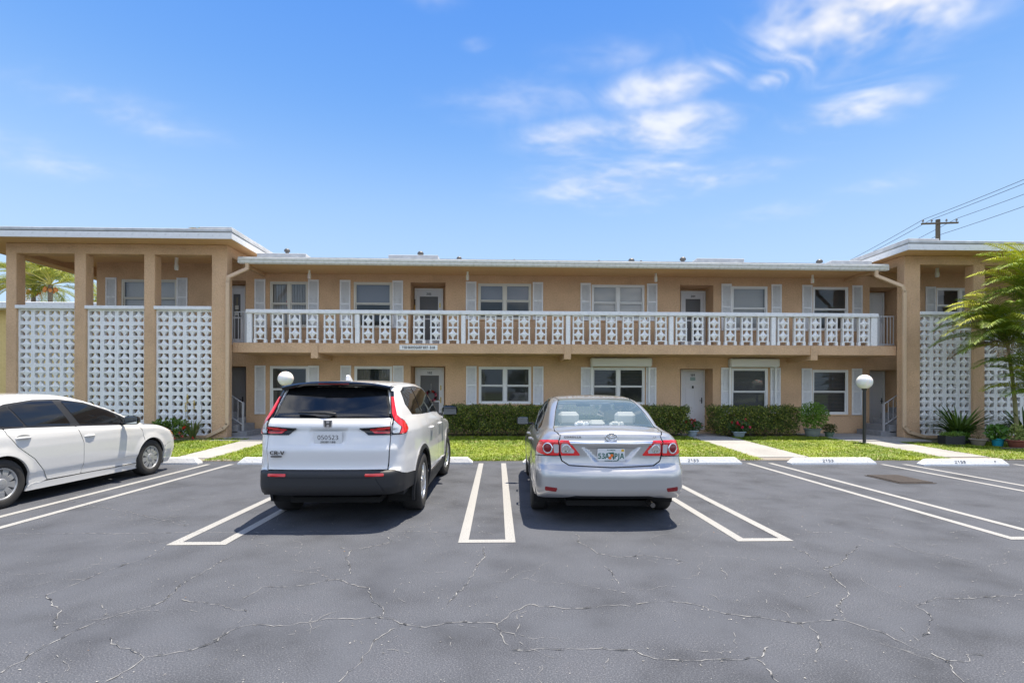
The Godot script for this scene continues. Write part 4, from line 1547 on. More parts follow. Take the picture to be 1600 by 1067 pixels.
	func wheel(l: float, r: float, half: float, rim_r: float, wide: float, spokes: int, silver: Material, rubber: Material, dark: Material, steer := 0.0):
		for sg in [-1.0, 1.0]:
			var hub := Node3D.new()
			var b := Basis(Vector3.UP, steer) * Basis(Vector3(0, 0, 1), -PI / 2 * sg)   # lathe axis along x, outside = +y of the lathe
			var at := Vector3(sg * (half - wide / 2), r, -l)
			var t := MB.new()
			var h := wide / 2
			t.lathe([Vector2(rim_r - 0.012, -h * 0.86), Vector2(rim_r + 0.02, -h * 0.96), Vector2(r - 0.055, -h), Vector2(r - 0.022, -h * 0.93), Vector2(r - 0.006, -h * 0.76), Vector2(r, -h * 0.4), Vector2(r, h * 0.4), Vector2(r - 0.006, h * 0.76), Vector2(r - 0.022, h * 0.93), Vector2(r - 0.055, h), Vector2(rim_r + 0.02, h * 0.96), Vector2(rim_r - 0.002, h * 0.88), Vector2(rim_r - 0.012, h * 0.7)], 40, at, b)
			var w: MeshInstance3D = host.part("wheel", t, rubber, root)
			t = MB.new()
			t.lathe([Vector2(rim_r + 0.004, h * 0.86), Vector2(rim_r - 0.012, h * 0.90), Vector2(rim_r - 0.022, h * 0.80), Vector2(rim_r - 0.03, h * 0.2), Vector2(rim_r - 0.03, -h * 0.8)], 40, at, b)
			for k in spokes:
				var a := TAU * k / spokes
				var dir := Vector3(cos(a), 0, sin(a))
				var tan := Vector3(-sin(a), 0, cos(a))
				var w0 := 0.022 * 7.0 / spokes + 0.006
				var w1 := rim_r * sin(PI / spokes) * 0.62
				var p := []
				for q in [[0.045, w0, 0.80], [rim_r * 0.55, lerpf(w0, w1, 0.5), 0.86], [rim_r - 0.015, w1, 0.78]]:
					for e in [-1.0, 1.0]:
						p.append(at + b * (dir * q[0] + tan * e * q[1] + Vector3(0, h * q[2], 0)))
						p.append(at + b * (dir * q[0] + tan * e * q[1] * 1.1 + Vector3(0, h * q[2] - 0.035, 0)))
				for j in 2:
					var o := j * 4
					t.quad(p[o], p[o + 2], p[o + 6], p[o + 4])
					t.quad(p[o], p[o + 4], p[o + 5], p[o + 1])
					t.quad(p[o + 2], p[o + 3], p[o + 7], p[o + 6])
			t.lathe([Vector2(0.075, h * 0.62), Vector2(0.07, h * 0.82), Vector2(0.055, h * 0.90), Vector2(0.0, h * 0.93)], 20, at, b)
			host.part("rim", t, silver, w)
			t = MB.new()
			t.lathe([Vector2(rim_r - 0.031, h * 0.1), Vector2(0.0, h * 0.1)], 24, at, b)
			host.part("brake_disc", t, dark, w)
			hub.free()

	func seat(x: float, l: float, wide: float, y0: float, y1: float, m: Material, headrest := true, lean := 0.22):
		var b := Basis(Vector3.RIGHT, lean)
		var mb := MB.new()
		mb.obox(Vector3(x, (y0 + y1) / 2, -l), Vector3(wide, y1 - y0, 0.13), b, 0.045)
		mb.obox(Vector3(x, y0 + 0.02, -l - 0.28), Vector3(wide, 0.13, 0.5), Basis.IDENTITY, 0.04)
		var s: MeshInstance3D = host.part("seat", mb, m, root)
		if headrest:
			mb = MB.new()
			mb.obox(Vector3(x, y1 + 0.13, -l + 0.045 * 1.2), Vector3(0.26, 0.18, 0.10), b, 0.04)
			mb.tube([Vector3(x - 0.06, y1 - 0.03, -l + 0.03), Vector3(x - 0.06, y1 + 0.08, -l + 0.05)], 0.008, 5)
			mb.tube([Vector3(x + 0.06, y1 - 0.03, -l + 0.03), Vector3(x + 0.06, y1 + 0.08, -l + 0.05)], 0.008, 5)
			host.part("headrest", mb, m, s)

	func tub(m: Material, l0: float, l1: float, half: float, floor_y: float, ab: Array):   # floor pan, firewall and inner sides below the belt
		var mb := MB.new()
		mb.box(-half, half, floor_y, floor_y + 0.05, -l1, -l0)
		mb.box(-half, half, floor_y + 0.05, ab[1], -l1, -l1 + 0.04)
		mb.box(-half, half, floor_y + 0.05, ab[0], -l0 - 0.04, -l0)
		var in_half := half - 0.02
		for e in [-1.0, 1.0]:
			mb.box(minf(e * in_half, e * half), maxf(e * in_half, e * half), floor_y + 0.05, minf(ab[0], ab[1]) - 0.06, -l1 + 0.04, -l0 - 0.04)
		host.part("floor_pan", mb, m, root)

	func mirror(x: float, y: float, l: float, size: Vector3, shell: Material, glass: Material, stalk: Material):
		for sg in [-1.0, 1.0]:
			var mb := MB.new()
			var at := Vector3(sg * x, y, -l)
			var prof := []
			for k in 9:
				var a := PI / 2 * k / 8.0
				prof.append([sin(a), cos(a)])
			# rounded shell: superellipsoid half facing forward
			var nu := 16
			var nv := 6
			var ids := []
			for j in nv + 1:
				var row := []
				var ph := PI / 2 * j / nv
				for k in nu:
					var th := TAU * k / nu
					var cx := signf(cos(th)) * pow(absf(cos(th)), 0.6)
					var cy := signf(sin(th)) * pow(absf(sin(th)), 0.6)
					var rr := pow(cos(ph), 0.7)
					var n := Vector3(cos(th) * cos(ph), sin(th) * cos(ph), -sin(ph))
					row.append(mb.vert(at + Vector3(cx * rr * size.x / 2, cy * rr * size.y / 2, -sin(ph) * size.z), n))
				ids.append(row)
			for j in nv:
				for k in nu:
					var k2 := (k + 1) % nu
					mb.face(ids[j][k], ids[j][k2], ids[j + 1][k2])
					mb.face(ids[j][k], ids[j + 1][k2], ids[j + 1][k])
			var mi: MeshInstance3D = host.part("mirror", mb, shell, root)
			mb = MB.new()
			mb.obox(at + Vector3(0, 0, 0.004), Vector3(size.x * 0.86, size.y * 0.84, 0.01), Basis(Vector3.UP, sg * 0.12), 0.004)
			host.part("mirror_glass", mb, glass, mi)
			mb = MB.new()
			mb.obox(at + Vector3(-sg * (size.x / 2 + 0.03), -size.y * 0.38, -0.03), Vector3(0.13, 0.035, 0.06), Basis.IDENTITY, 0.012)
			host.part("mirror_stalk", mb, stalk, mi)

func car_materials():
	var m := mat("pearl_white", lin(0.74, 0.74, 0.73), 0.38, 0.0, 0.5)
	m.clearcoat_enabled = true
	m.clearcoat = 1.0
	m.clearcoat_roughness = 0.03
	m = mat("solid_white", lin(0.66, 0.66, 0.645), 0.4, 0.0, 0.5)
	m.clearcoat_enabled = true
	m.clearcoat = 1.0
	m.clearcoat_roughness = 0.04
	m = mat("silver_paint", Color.WHITE, 0.30, 0.65, 0.5)
	m.clearcoat_enabled = true
	m.clearcoat = 1.0
	m.clearcoat_roughness = 0.03
	tri_map(m, 3.0, ntex(81, 0.35, 2, 512, [[0.0, lin(0.45, 0.448, 0.442)], [1.0, lin(0.52, 0.517, 0.51)]]), null, 1.0, null, 0.1, false)
	m = mat("trim_black", Color.WHITE, 0.55)
	tri_map(m, 4.0, ntex(82, 0.2, 3, 256, [[0.0, lin(0.014, 0.015, 0.017)], [1.0, lin(0.024, 0.025, 0.028)]]), null, 1.0, null, 0.1, false)
	m = mat("gloss_black", lin(0.008, 0.008, 0.009), 0.06)
	m = mat("rubber", Color.WHITE, 0.75)
	tri_map(m, 4.0, ntex(83, 0.1, 4, 256, [[0.0, lin(0.014, 0.014, 0.014)], [1.0, lin(0.045, 0.043, 0.04)]]), null, 1.0, null, 0.1, false)
	m = mat("well_black", lin(0.012, 0.012, 0.012), 0.9)
	m = mat("alloy", lin(0.62, 0.63, 0.64), 0.28, 0.9)
	m = mat("wheel_cover", lin(0.42, 0.43, 0.44), 0.35, 0.5)
	m = mat("chrome", lin(0.80, 0.81, 0.82), 0.06, 1.0)
	m = mat("brake", lin(0.12, 0.11, 0.10), 0.5, 0.6)
	m = mat("lamp_red", lin(0.70, 0.010, 0.012), 0.08)
	m.clearcoat_enabled = true
	m.clearcoat = 1.0
	m.clearcoat_roughness = 0.02
	m = mat("lamp_dark_red", lin(0.20, 0.010, 0.014), 0.1)
	m = mat("lamp_clear", lin(0.60, 0.61, 0.62), 0.12, 0.4)
	m = mat("lamp_amber", lin(0.70, 0.25, 0.04), 0.1)
	m = mat("seat_beige", lin(0.55, 0.55, 0.50), 0.9)
	m = mat("seat_dark", lin(0.03, 0.03, 0.032), 0.9)
	m = mat("cabin_grey", lin(0.22, 0.22, 0.215), 0.9)
	m = mat("mirror_glass", lin(0.30, 0.34, 0.36), 0.03, 1.0)
	m = mat("plate_white", lin(0.72, 0.73, 0.73), 0.4)
	m = mat("plate_green", lin(0.02, 0.12, 0.09), 0.5)
	m = mat("orange_print", lin(0.80, 0.16, 0.02), 0.5)
	for k in [["glass_clear", lin(0.30, 0.42, 0.45, 0.22)], ["glass_privacy", lin(0.010, 0.011, 0.013, 0.86)], ["glass_tint", lin(0.012, 0.014, 0.018, 0.78)]]:
		var g := mat(k[0], k[1], 0.015)
		g.transparency = BaseMaterial3D.TRANSPARENCY_ALPHA
		g.metallic_specular = 0.55

func poly_circle(c: Vector2, rx: float, ry: float, m := 28) -> PackedVector2Array:
	var p := PackedVector2Array()
	for k in m:
		p.append(c + Vector2(cos(TAU * k / m) * rx, sin(TAU * k / m) * ry))
	return p

func plate_at(car: Car, y: float, tilt: float, lift: float, w := 0.305, h := 0.152) -> Array:   # a plate on the rear skin: its node and the frame to put lettering in
	var c := car.surf(0.0, y)
	var b := Basis(Vector3.RIGHT, -tilt)
	var at := Vector3(0, y, -c.z + lift)
	var mb := MB.new()
	var poly := PackedVector2Array()
	for q in [[1, 1], [-1, 1], [-1, -1], [1, -1]]:
		for s in 4:
			var a := atan2(q[1], q[0]) - PI / 4 + PI / 2 * s / 3.0
			poly.append(Vector2(q[0] * (w / 2 - 0.012), q[1] * (h / 2 - 0.012)) + Vector2.from_angle(a) * 0.012)
	mb.prism(poly, 0.012, Transform3D(b, at))
	return [part("license_plate", mb, M.plate_white, car.root), b, at]

func make_suv():
	var root := thing("parked_suv", "white mid-size SUV with tall red tail lamps and black lower bumper, seen from behind", "car", Vector3(-1.835, 0, -5.44), "cars parked nose-in at the building", deg_to_rad(-0.4))
	var c := Car.new()
	c.host = self
	c.root = root
	c.W = Prof.new([0, 0.725, 0.2, 0.765, 0.38, 0.80, 0.65, 0.85, 1.06, 0.892, 2, 0.912, 3, 0.915, 3.76, 0.905, 4.3, 0.89, 4.69, 0.80])
	c.S = Prof.new([0.2, 0.06, 0.34, 0.02, 0.48, 0.0, 0.72, 0.002, 0.82, 0.012, 0.95, 0.012, 1.06, 0.02, 1.16, 0.05, 1.3, 0.11])
	c.RL = Prof.new([0.2, 0.34, 0.36, 0.10, 0.41, 0.03, 0.48, 0.0, 0.58, 0.0, 0.635, 0.012, 0.655, 0.06, 0.72, 0.07, 0.86, 0.055, 0.92, 0.075, 1.0, 0.095, 1.085, 0.115, 1.10, 0.085, 1.16, 0.10, 1.205, 0.13, 1.3, 0.22])
	c.FL = Prof.new([0.2, 4.45, 0.4, 4.68, 0.7, 4.69, 0.95, 4.6, 1.1, 4.3])
	c.T = Prof.new([0, 1.225, 0.5, 1.24, 1, 1.24, 2, 1.215, 3, 1.16, 3.4, 1.10, 4, 1.04, 4.5, 0.95, 4.69, 0.86])
	c.G = Prof.new([1.05, 0.885, 1.2, 0.838, 1.3, 0.805, 1.4, 0.765, 1.5, 0.72, 1.58, 0.675, 1.66, 0.60])
	c.GW = Prof.new([0.1, 0.13, 0.4, 0.075, 1.0, 0.02, 1.8, 0, 2.8, 0.02, 3.4, 0.07])
	c.GR = Prof.new([1.05, 0.13, 1.2, 0.165, 1.3, 0.235, 1.4, 0.305, 1.5, 0.375, 1.58, 0.42, 1.67, 0.47])
	c.GF = Prof.new([0.95, 3.8, 1.1, 3.5, 1.2, 3.22, 1.4, 2.78, 1.55, 2.42, 1.66, 2.1])
	c.RT = Prof.new([0.3, 1.585, 0.6, 1.612, 1.0, 1.635, 1.6, 1.652, 2.2, 1.645, 2.7, 1.60])
	c.LC = Prof.new([0.2, 0.56, 1.0, 0.56, 1.7, 0.60])
	c.rk = 0.10
	c.rp = 3.0
	c.kr = 0.14
	c.tk = 0.06
	c.gk = 0.10
	c.crown = 0.09
	c.ks = 0.06
	c.lf = 3.3
	c.arches = [[1.06, 0.365, 0.415, 0.012], [3.76, 0.365, 0.415, 0.012]]
	c.dents = [[0.0, 0.0, 0.22, 0.21, 0.895, 1.088, 0.022]]
	var white: Material = M.pearl_white
	# tailgate, its glass and the black frame round it
	c.whole("tailgate", [["r", 0.0, 1.205], ["r", 0.652, 1.205], ["r", 0.664, 1.10], ["r", 0.662, 0.95], ["r", 0.655, 0.80], ["r", 0.645, 0.652], ["r", 0.0, 0.652]], white, 0.0, 0.04, 0.025, 0.003, 0.0)
	c.whole("rear_window_frame", [["r", 0.0, 1.56], ["r", 0.56, 1.545], ["r", 0.60, 1.40], ["r", 0.64, 1.21], ["r", 0.0, 1.21]], M.gloss_black, -0.008, 0.05, 0.02, 0.002)
	c.whole("rear_window", [["r", 0.0, 1.55], ["r", 0.535, 1.535], ["r", 0.575, 1.40], ["r", 0.612, 1.225], ["r", 0.0, 1.222]], M.glass_privacy, -0.003, 0.05, 0.003, 0.001, 0.02)
	# bumper: thin white strip, black cover, reflectors, skid strip
	c.whole("bumper", [["r", 0.0, 0.648], ["r", 0.70, 0.648], ["r", 0.775, 0.60], ["l", 0.36, 0.575], ["l", 0.62, 0.56], ["l", 0.66, 0.40], ["r", 0.72, 0.385], ["r", 0.40, 0.37], ["r", 0.0, 0.37]], M.trim_black, 0.002, 0.045, 0.03, 0.002)
	c.whole("bumper_insert", [["r", 0.0, 0.575], ["r", 0.52, 0.575], ["r", 0.62, 0.42], ["r", 0.58, 0.395], ["r", 0.0, 0.395]], M.gloss_black if false else M.trim_black, 0.014, 0.05, 0.012, 0.002, 0.01)
	c.pair("reflector", [["r", 0.42, 0.617], ["r", 0.615, 0.617], ["r", 0.615, 0.588], ["r", 0.42, 0.588]], M.lamp_red, 0.008, 0.05, 0.01, 0.0, 0.006)
	# quarter panels with the rear pillars
	c.pair("quarter_panel", [["r", 0.652, 0.648], ["r", 0.70, 0.648], ["r", 0.775, 0.60], ["l", 0.36, 0.575], ["l", 0.62, 0.56], ["l", 0.9, 0.55], ["l", 1.53, 0.50], ["l", 1.50, 0.75], ["l", 1.43, 0.95], ["l", 1.40, 1.205], ["l", 1.0, 1.215], ["l", 0.74, 1.225], ["l", 0.60, 1.35], ["l", 0.64, 1.50], ["l", 0.90, 1.555], ["t", 0.60, 0.90], ["t", 0.575, 0.52], ["r", 0.565, 1.545], ["r", 0.605, 1.40], ["r", 0.66, 1.205], ["r", 0.669, 1.05], ["r", 0.665, 0.85]], white, 0.0, 0.045, 0.025, 0.002, 0.0, true, 0.045)
	# lamps
	c.pair("tail_lamp", [["r", 0.598, 1.50], ["r", 0.626, 1.50], ["r", 0.66, 1.36], ["r", 0.70, 1.24], ["r", 0.77, 1.165], ["l", 0.33, 1.15], ["l", 0.40, 1.13], ["l", 0.40, 1.07], ["l", 0.30, 1.03], ["r", 0.76, 1.022], ["r", 0.672, 1.022], ["r", 0.672, 1.20], ["r", 0.648, 1.22]], M.gloss_black, 0.010, 0.035, 0.016, 0.0)
	c.pair("lamp_lens", [["r", 0.618, 1.43], ["r", 0.640, 1.43], ["r", 0.668, 1.34], ["r", 0.705, 1.225], ["r", 0.775, 1.148], ["l", 0.34, 1.135], ["l", 0.385, 1.11], ["l", 0.385, 1.075], ["l", 0.30, 1.04], ["r", 0.76, 1.032], ["r", 0.745, 1.032], ["r", 0.76, 1.10], ["r", 0.69, 1.175], ["r", 0.655, 1.25]], M.lamp_red, 0.017, 0.03, 0.008, 0.0)
	c.pair("reverse_lamp", [["r", 0.680, 1.175], ["r", 0.752, 1.105], ["r", 0.740, 1.04], ["r", 0.680, 1.04]], M.lamp_clear, 0.016, 0.03, 0.008, 0.0, 0.008)
	c.pair("tailgate_lamp", [["r", 0.34, 1.098], ["r", 0.662, 1.118], ["r", 0.662, 1.022], ["r", 0.43, 1.022]], M.gloss_black, 0.012, 0.035, 0.016, 0.0)
	c.pair("lamp_lens", [["r", 0.44, 1.094], ["r", 0.656, 1.108], ["r", 0.656, 1.036], ["r", 0.50, 1.036]], M.lamp_red, 0.018, 0.03, 0.008, 0.0, 0.006)
	c.pair("lamp_element", [["r", 0.50, 1.082], ["r", 0.645, 1.090], ["r", 0.645, 1.052], ["r", 0.53, 1.052]], M.lamp_dark_red, 0.021, 0.03, 0.004, 0.0, 0.006)
	# roof, spoiler, fin, rails
	c.top_panel("roof", [Vector2(0, 0.50), Vector2(0.575, 0.52), Vector2(0.60, 0.90), Vector2(0.615, 1.5), Vector2(0.605, 2.05), Vector2(0.56, 2.3), Vector2(0, 2.42)], white)
	var mb := MB.new()
	var pr := [[0.60, 1.580], [0.48, 1.592], [0.30, 1.592], [0.265, 1.575], [0.285, 1.545], [0.42, 1.535], [0.60, 1.54]]
	var last := []
	for k in 25:
		var x := lerpf(-0.615, 0.615, k / 24.0)
		var e := x / 0.615
		var row := []
		for q in pr:
			row.append(Vector3(x, q[1] + 0.02 - 0.055 * pow(absf(e), 2.4), -(q[0] + 0.10 * e * e)))
		if last:
			for j in row.size():
				var j2 := (j + 1) % row.size()
				mb.quad(last[j], last[j2], row[j2], row[j])
		last = row
	var sp := part("spoiler", mb, M.gloss_black, root)
	mb = MB.new()
	mb.bev(-0.17, 0.17, 1.574, 1.592, -0.29, -0.272, 0.004)
	part("brake_light", mb, M.lamp_dark_red, sp)
	mb = MB.new()
	for k in 8:   # shark-fin aerial
		pass
	mb.prism(PackedVector2Array([Vector2(0, 0), Vector2(0.17, 0), Vector2(0.13, 0.02), Vector2(0.06, 0.062), Vector2(0.025, 0.066), Vector2(0.01, 0.05)]), 0.035, Transform3D(Basis(Vector3(0, 0, -1), Vector3.UP, Vector3(1, 0, 0)), Vector3(0.0175, 1.633, -0.78)))
	part("aerial", mb, white, root)
	# glasshouse sides
	c.pair("side_frame", [["l", 0.60, 1.35], ["l", 0.64, 1.50], ["l", 0.90, 1.553], ["l", 1.6, 1.572], ["l", 2.2, 1.545], ["l", 2.5, 1.45], ["l", 2.85, 1.30], ["l", 3.10, 1.165], ["l", 2.4, 1.20], ["l", 1.4, 1.208], ["l", 0.74, 1.222]], M.gloss_black, -0.006, 0.06, 0.02, 0.001)
	c.pair("roof_rail_panel", [["l", 0.90, 1.555], ["l", 1.6, 1.575], ["l", 2.2, 1.548], ["l", 2.5, 1.453], ["l", 2.85, 1.303], ["l", 3.12, 1.165], ["l", 3.26, 1.15], ["l", 2.93, 1.335], ["l", 2.62, 1.47], ["t", 0.56, 2.3], ["t", 0.605, 2.05], ["t", 0.615, 1.5], ["t", 0.60, 0.90]], white, 0.0, 0.06, 0.02, 0.001)
	c.pair("quarter_window", [["l", 0.63, 1.36], ["l", 0.67, 1.485], ["l", 0.92, 1.535], ["l", 1.26, 1.548], ["l", 1.22, 1.25], ["l", 0.76, 1.25]], M.glass_privacy, -0.002, 0.06, 0.003, 0.001, 0.02)
	c.pair("rear_door_window", [["l", 1.32, 1.55], ["l", 1.6, 1.552], ["l", 2.22, 1.525], ["l", 2.30, 1.235], ["l", 1.27, 1.245]], M.glass_privacy, -0.002, 0.06, 0.003, 0.001, 0.02)
	c.pair("front_door_window", [["l", 2.32, 1.51], ["l", 2.50, 1.43], ["l", 2.83, 1.29], ["l", 3.02, 1.195], ["l", 2.40, 1.23]], M.glass_tint, -0.002, 0.06, 0.003, 0.001, 0.02)
	# doors, fenders, sills
	for d in [["rear_door", [["l", 1.505, 0.42], ["l", 1.53, 0.50], ["l", 1.50, 0.75], ["l", 1.43, 0.95], ["l", 1.40, 1.205], ["l", 2.38, 1.197], ["l", 2.39, 0.9], ["l", 2.39, 0.42]], 1.62], ["front_door", [["l", 2.40, 0.42], ["l", 2.40, 0.9], ["l", 2.39, 1.196], ["l", 3.16, 1.15], ["l", 3.30, 0.95], ["l", 3.33, 0.7], ["l", 3.31, 0.42]], 2.55]]:
		var both := c.pair(d[0], d[1], white, 0.0, 0.06, 0.02, 0.002, 0.0, true, 0.045)
		for sg in [0, 1]:
			mb = MB.new()
			var hx := 1.0 if sg == 0 else -1.0
			var l0: float = d[2]
			mb.tube([Vector3(hx * 0.89, 1.0, -l0), Vector3(hx * 0.922, 1.005, -l0 - 0.03), Vector3(hx * 0.922, 1.005, -l0 - 0.17), Vector3(hx * 0.89, 1.0, -l0 - 0.2)], 0.014, 8)
			part("handle", mb, white, both[sg])
	c.pair("fender", [["l", 3.315, 0.42], ["l", 3.335, 0.7], ["l", 3.305, 0.95], ["l", 3.17, 1.145], ["l", 3.30, 1.115], ["l", 3.7, 1.045], ["l", 4.2, 0.985], ["l", 4.45, 0.90], ["l", 4.55, 0.6], ["l", 4.5, 0.40]], white, 0.0, 0.06, 0.02, 0.002, 0.0, true, 0.045)
	c.pair("sill_cladding", [["l", 1.35, 0.22], ["l", 1.42, 0.41], ["l", 3.40, 0.41], ["l", 3.45, 0.22]], M.trim_black, 0.006, 0.08, 0.02, 0.002, 0.0, true, 0.0)
	c.arch_ring(0.415, 0.468, 0.012, M.trim_black, "arch_cladding")
	c.top_panel("bonnet", [Vector2(0, 3.42), Vector2(0.60, 3.30), Vector2(0.74, 3.5), Vector2(0.74, 4.2), Vector2(0.6, 4.5), Vector2(0, 4.6)], white)
	mb = MB.new()
	mb.quad(Vector3(-0.62, 1.14, -3.28), Vector3(0.62, 1.14, -3.28), Vector3(0.52, 1.61, -2.38), Vector3(-0.52, 1.61, -2.38))
	part("windscreen", mb, M.glass_clear, root)
	mb = MB.new()
	mb.box(-0.78, 0.78, 0.26, 0.95, -4.45, -4.42)
	mb.box(-0.5, 0.5, 0.24, 0.30, -4.4, -0.35)
	mb.box(-0.74, 0.74, 0.60, 0.63, -1.35, -0.3)
	mb.box(-0.5, 0.5, 0.30, 0.62, -3.45, -3.30)
	part("underbody", mb, M.well_black, root)
	c.wells(M.well_black, 0.90)
	c.wheel(1.06, 0.362, 0.90, 0.232, 0.235, 5, M.alloy, M.rubber, M.brake)
	c.wheel(3.76, 0.362, 0.90, 0.232, 0.235, 5, M.alloy, M.rubber, M.brake, -0.12)
	c.mirror(1.03, 1.19, 2.98, Vector3(0.25, 0.16, 0.14), M.gloss_black, M.mirror_glass, M.gloss_black)
	c.tub(M.well_black, 0.30, 3.25, 0.78, 0.34, [0.95, 0.95])
	c.seat(-0.42, 2.1, 0.5, 0.62, 1.18, M.seat_dark)
	c.seat(0.42, 2.1, 0.5, 0.62, 1.18, M.seat_dark)
	c.seat(0.0, 1.1, 1.2, 0.62, 1.14, M.seat_dark, false)
	mb = MB.new()
	mb.obox(Vector3(0, 1.02, -3.0), Vector3(1.4, 0.2, 0.35), Basis.IDENTITY, 0.05)
	part("dashboard", mb, M.seat_dark, root)
	# wiper
	mb = MB.new()
	var w0 := c.surf(0.06, 1.245)
	var w1 := c.surf(-0.38, 1.262)
	mb.tube([Vector3(0.06, 1.245, -w0.z + 0.025), Vector3(-0.05, 1.262, -w0.z + 0.04), Vector3(-0.36, 1.268, -w1.z + 0.02)], [0.020, 0.017, 0.008], 8)
	part("rear_wiper", mb, M.trim_black, root)
	# badge, lettering, plate
	var bz := -c.surf(0.0, 1.15).z
	mb = MB.new()
	var ring := poly_circle(Vector2.ZERO, 0.052, 0.044, 4)
	mb.prism(PackedVector2Array([Vector2(-0.050, 0.040), Vector2(0.050, 0.040), Vector2(0.046, -0.030), Vector2(0.034, -0.042), Vector2(-0.034, -0.042), Vector2(-0.046, -0.030)]), 0.012, Transform3D(Basis.IDENTITY, Vector3(0, 1.148, bz + 0.012)))
	var bd := part("badge", mb, M.chrome, root)
	mb = MB.new()
	mb.prism(PackedVector2Array([Vector2(-0.036, 0.032), Vector2(-0.020, 0.032), Vector2(-0.016, 0.004), Vector2(0.016, 0.004), Vector2(0.020, 0.032), Vector2(0.036, 0.032), Vector2(0.030, -0.034), Vector2(0.016, -0.034), Vector2(0.014, -0.010), Vector2(-0.014, -0.010), Vector2(-0.016, -0.034), Vector2(-0.030, -0.034)]), 0.008, Transform3D(Basis.IDENTITY, Vector3(0, 1.148, bz + 0.018)))
	part("badge_letter", mb, M.brake, bd)
	var q := c.surf(-0.52, 0.83)
	text("model_lettering", "CR-V", 0.040, M.brake, root, Vector3(-0.535, 0.835, -q.z + 0.012), Basis(Vector3.UP, -0.10), "Droid Sans", 0.006, 1.35)
	mb = MB.new()
	mb.bev(-0.605, -0.49, 0.788, 0.803, -q.z - 0.004, -q.z + 0.007, 0.002)
	part("dealer_badge", mb, M.brake, root)
	var pl := plate_at(c, 0.985, -0.06, 0.020)
	text("plate_number", "050523", 0.046, M.number_black, pl[0], pl[2] + Vector3(0, 0.012, 0.001), pl[1], "Droid Sans Mono", 0.003, 1.0)
	text("plate_serial", "20381186", 0.020, M.number_black, pl[0], pl[2] + Vector3(0, -0.036, 0.001), pl[1], "Droid Sans Mono", 0.003, 1.25)
	for e in [0.068, -0.068]:
		mb = MB.new()
		mb.obox(pl[2] + Vector3(0, e, 0.001), Vector3(0.19 if e > 0 else 0.16, 0.014, 0.004), pl[1])
		part("plate_frame", mb, M.number_black, pl[0])

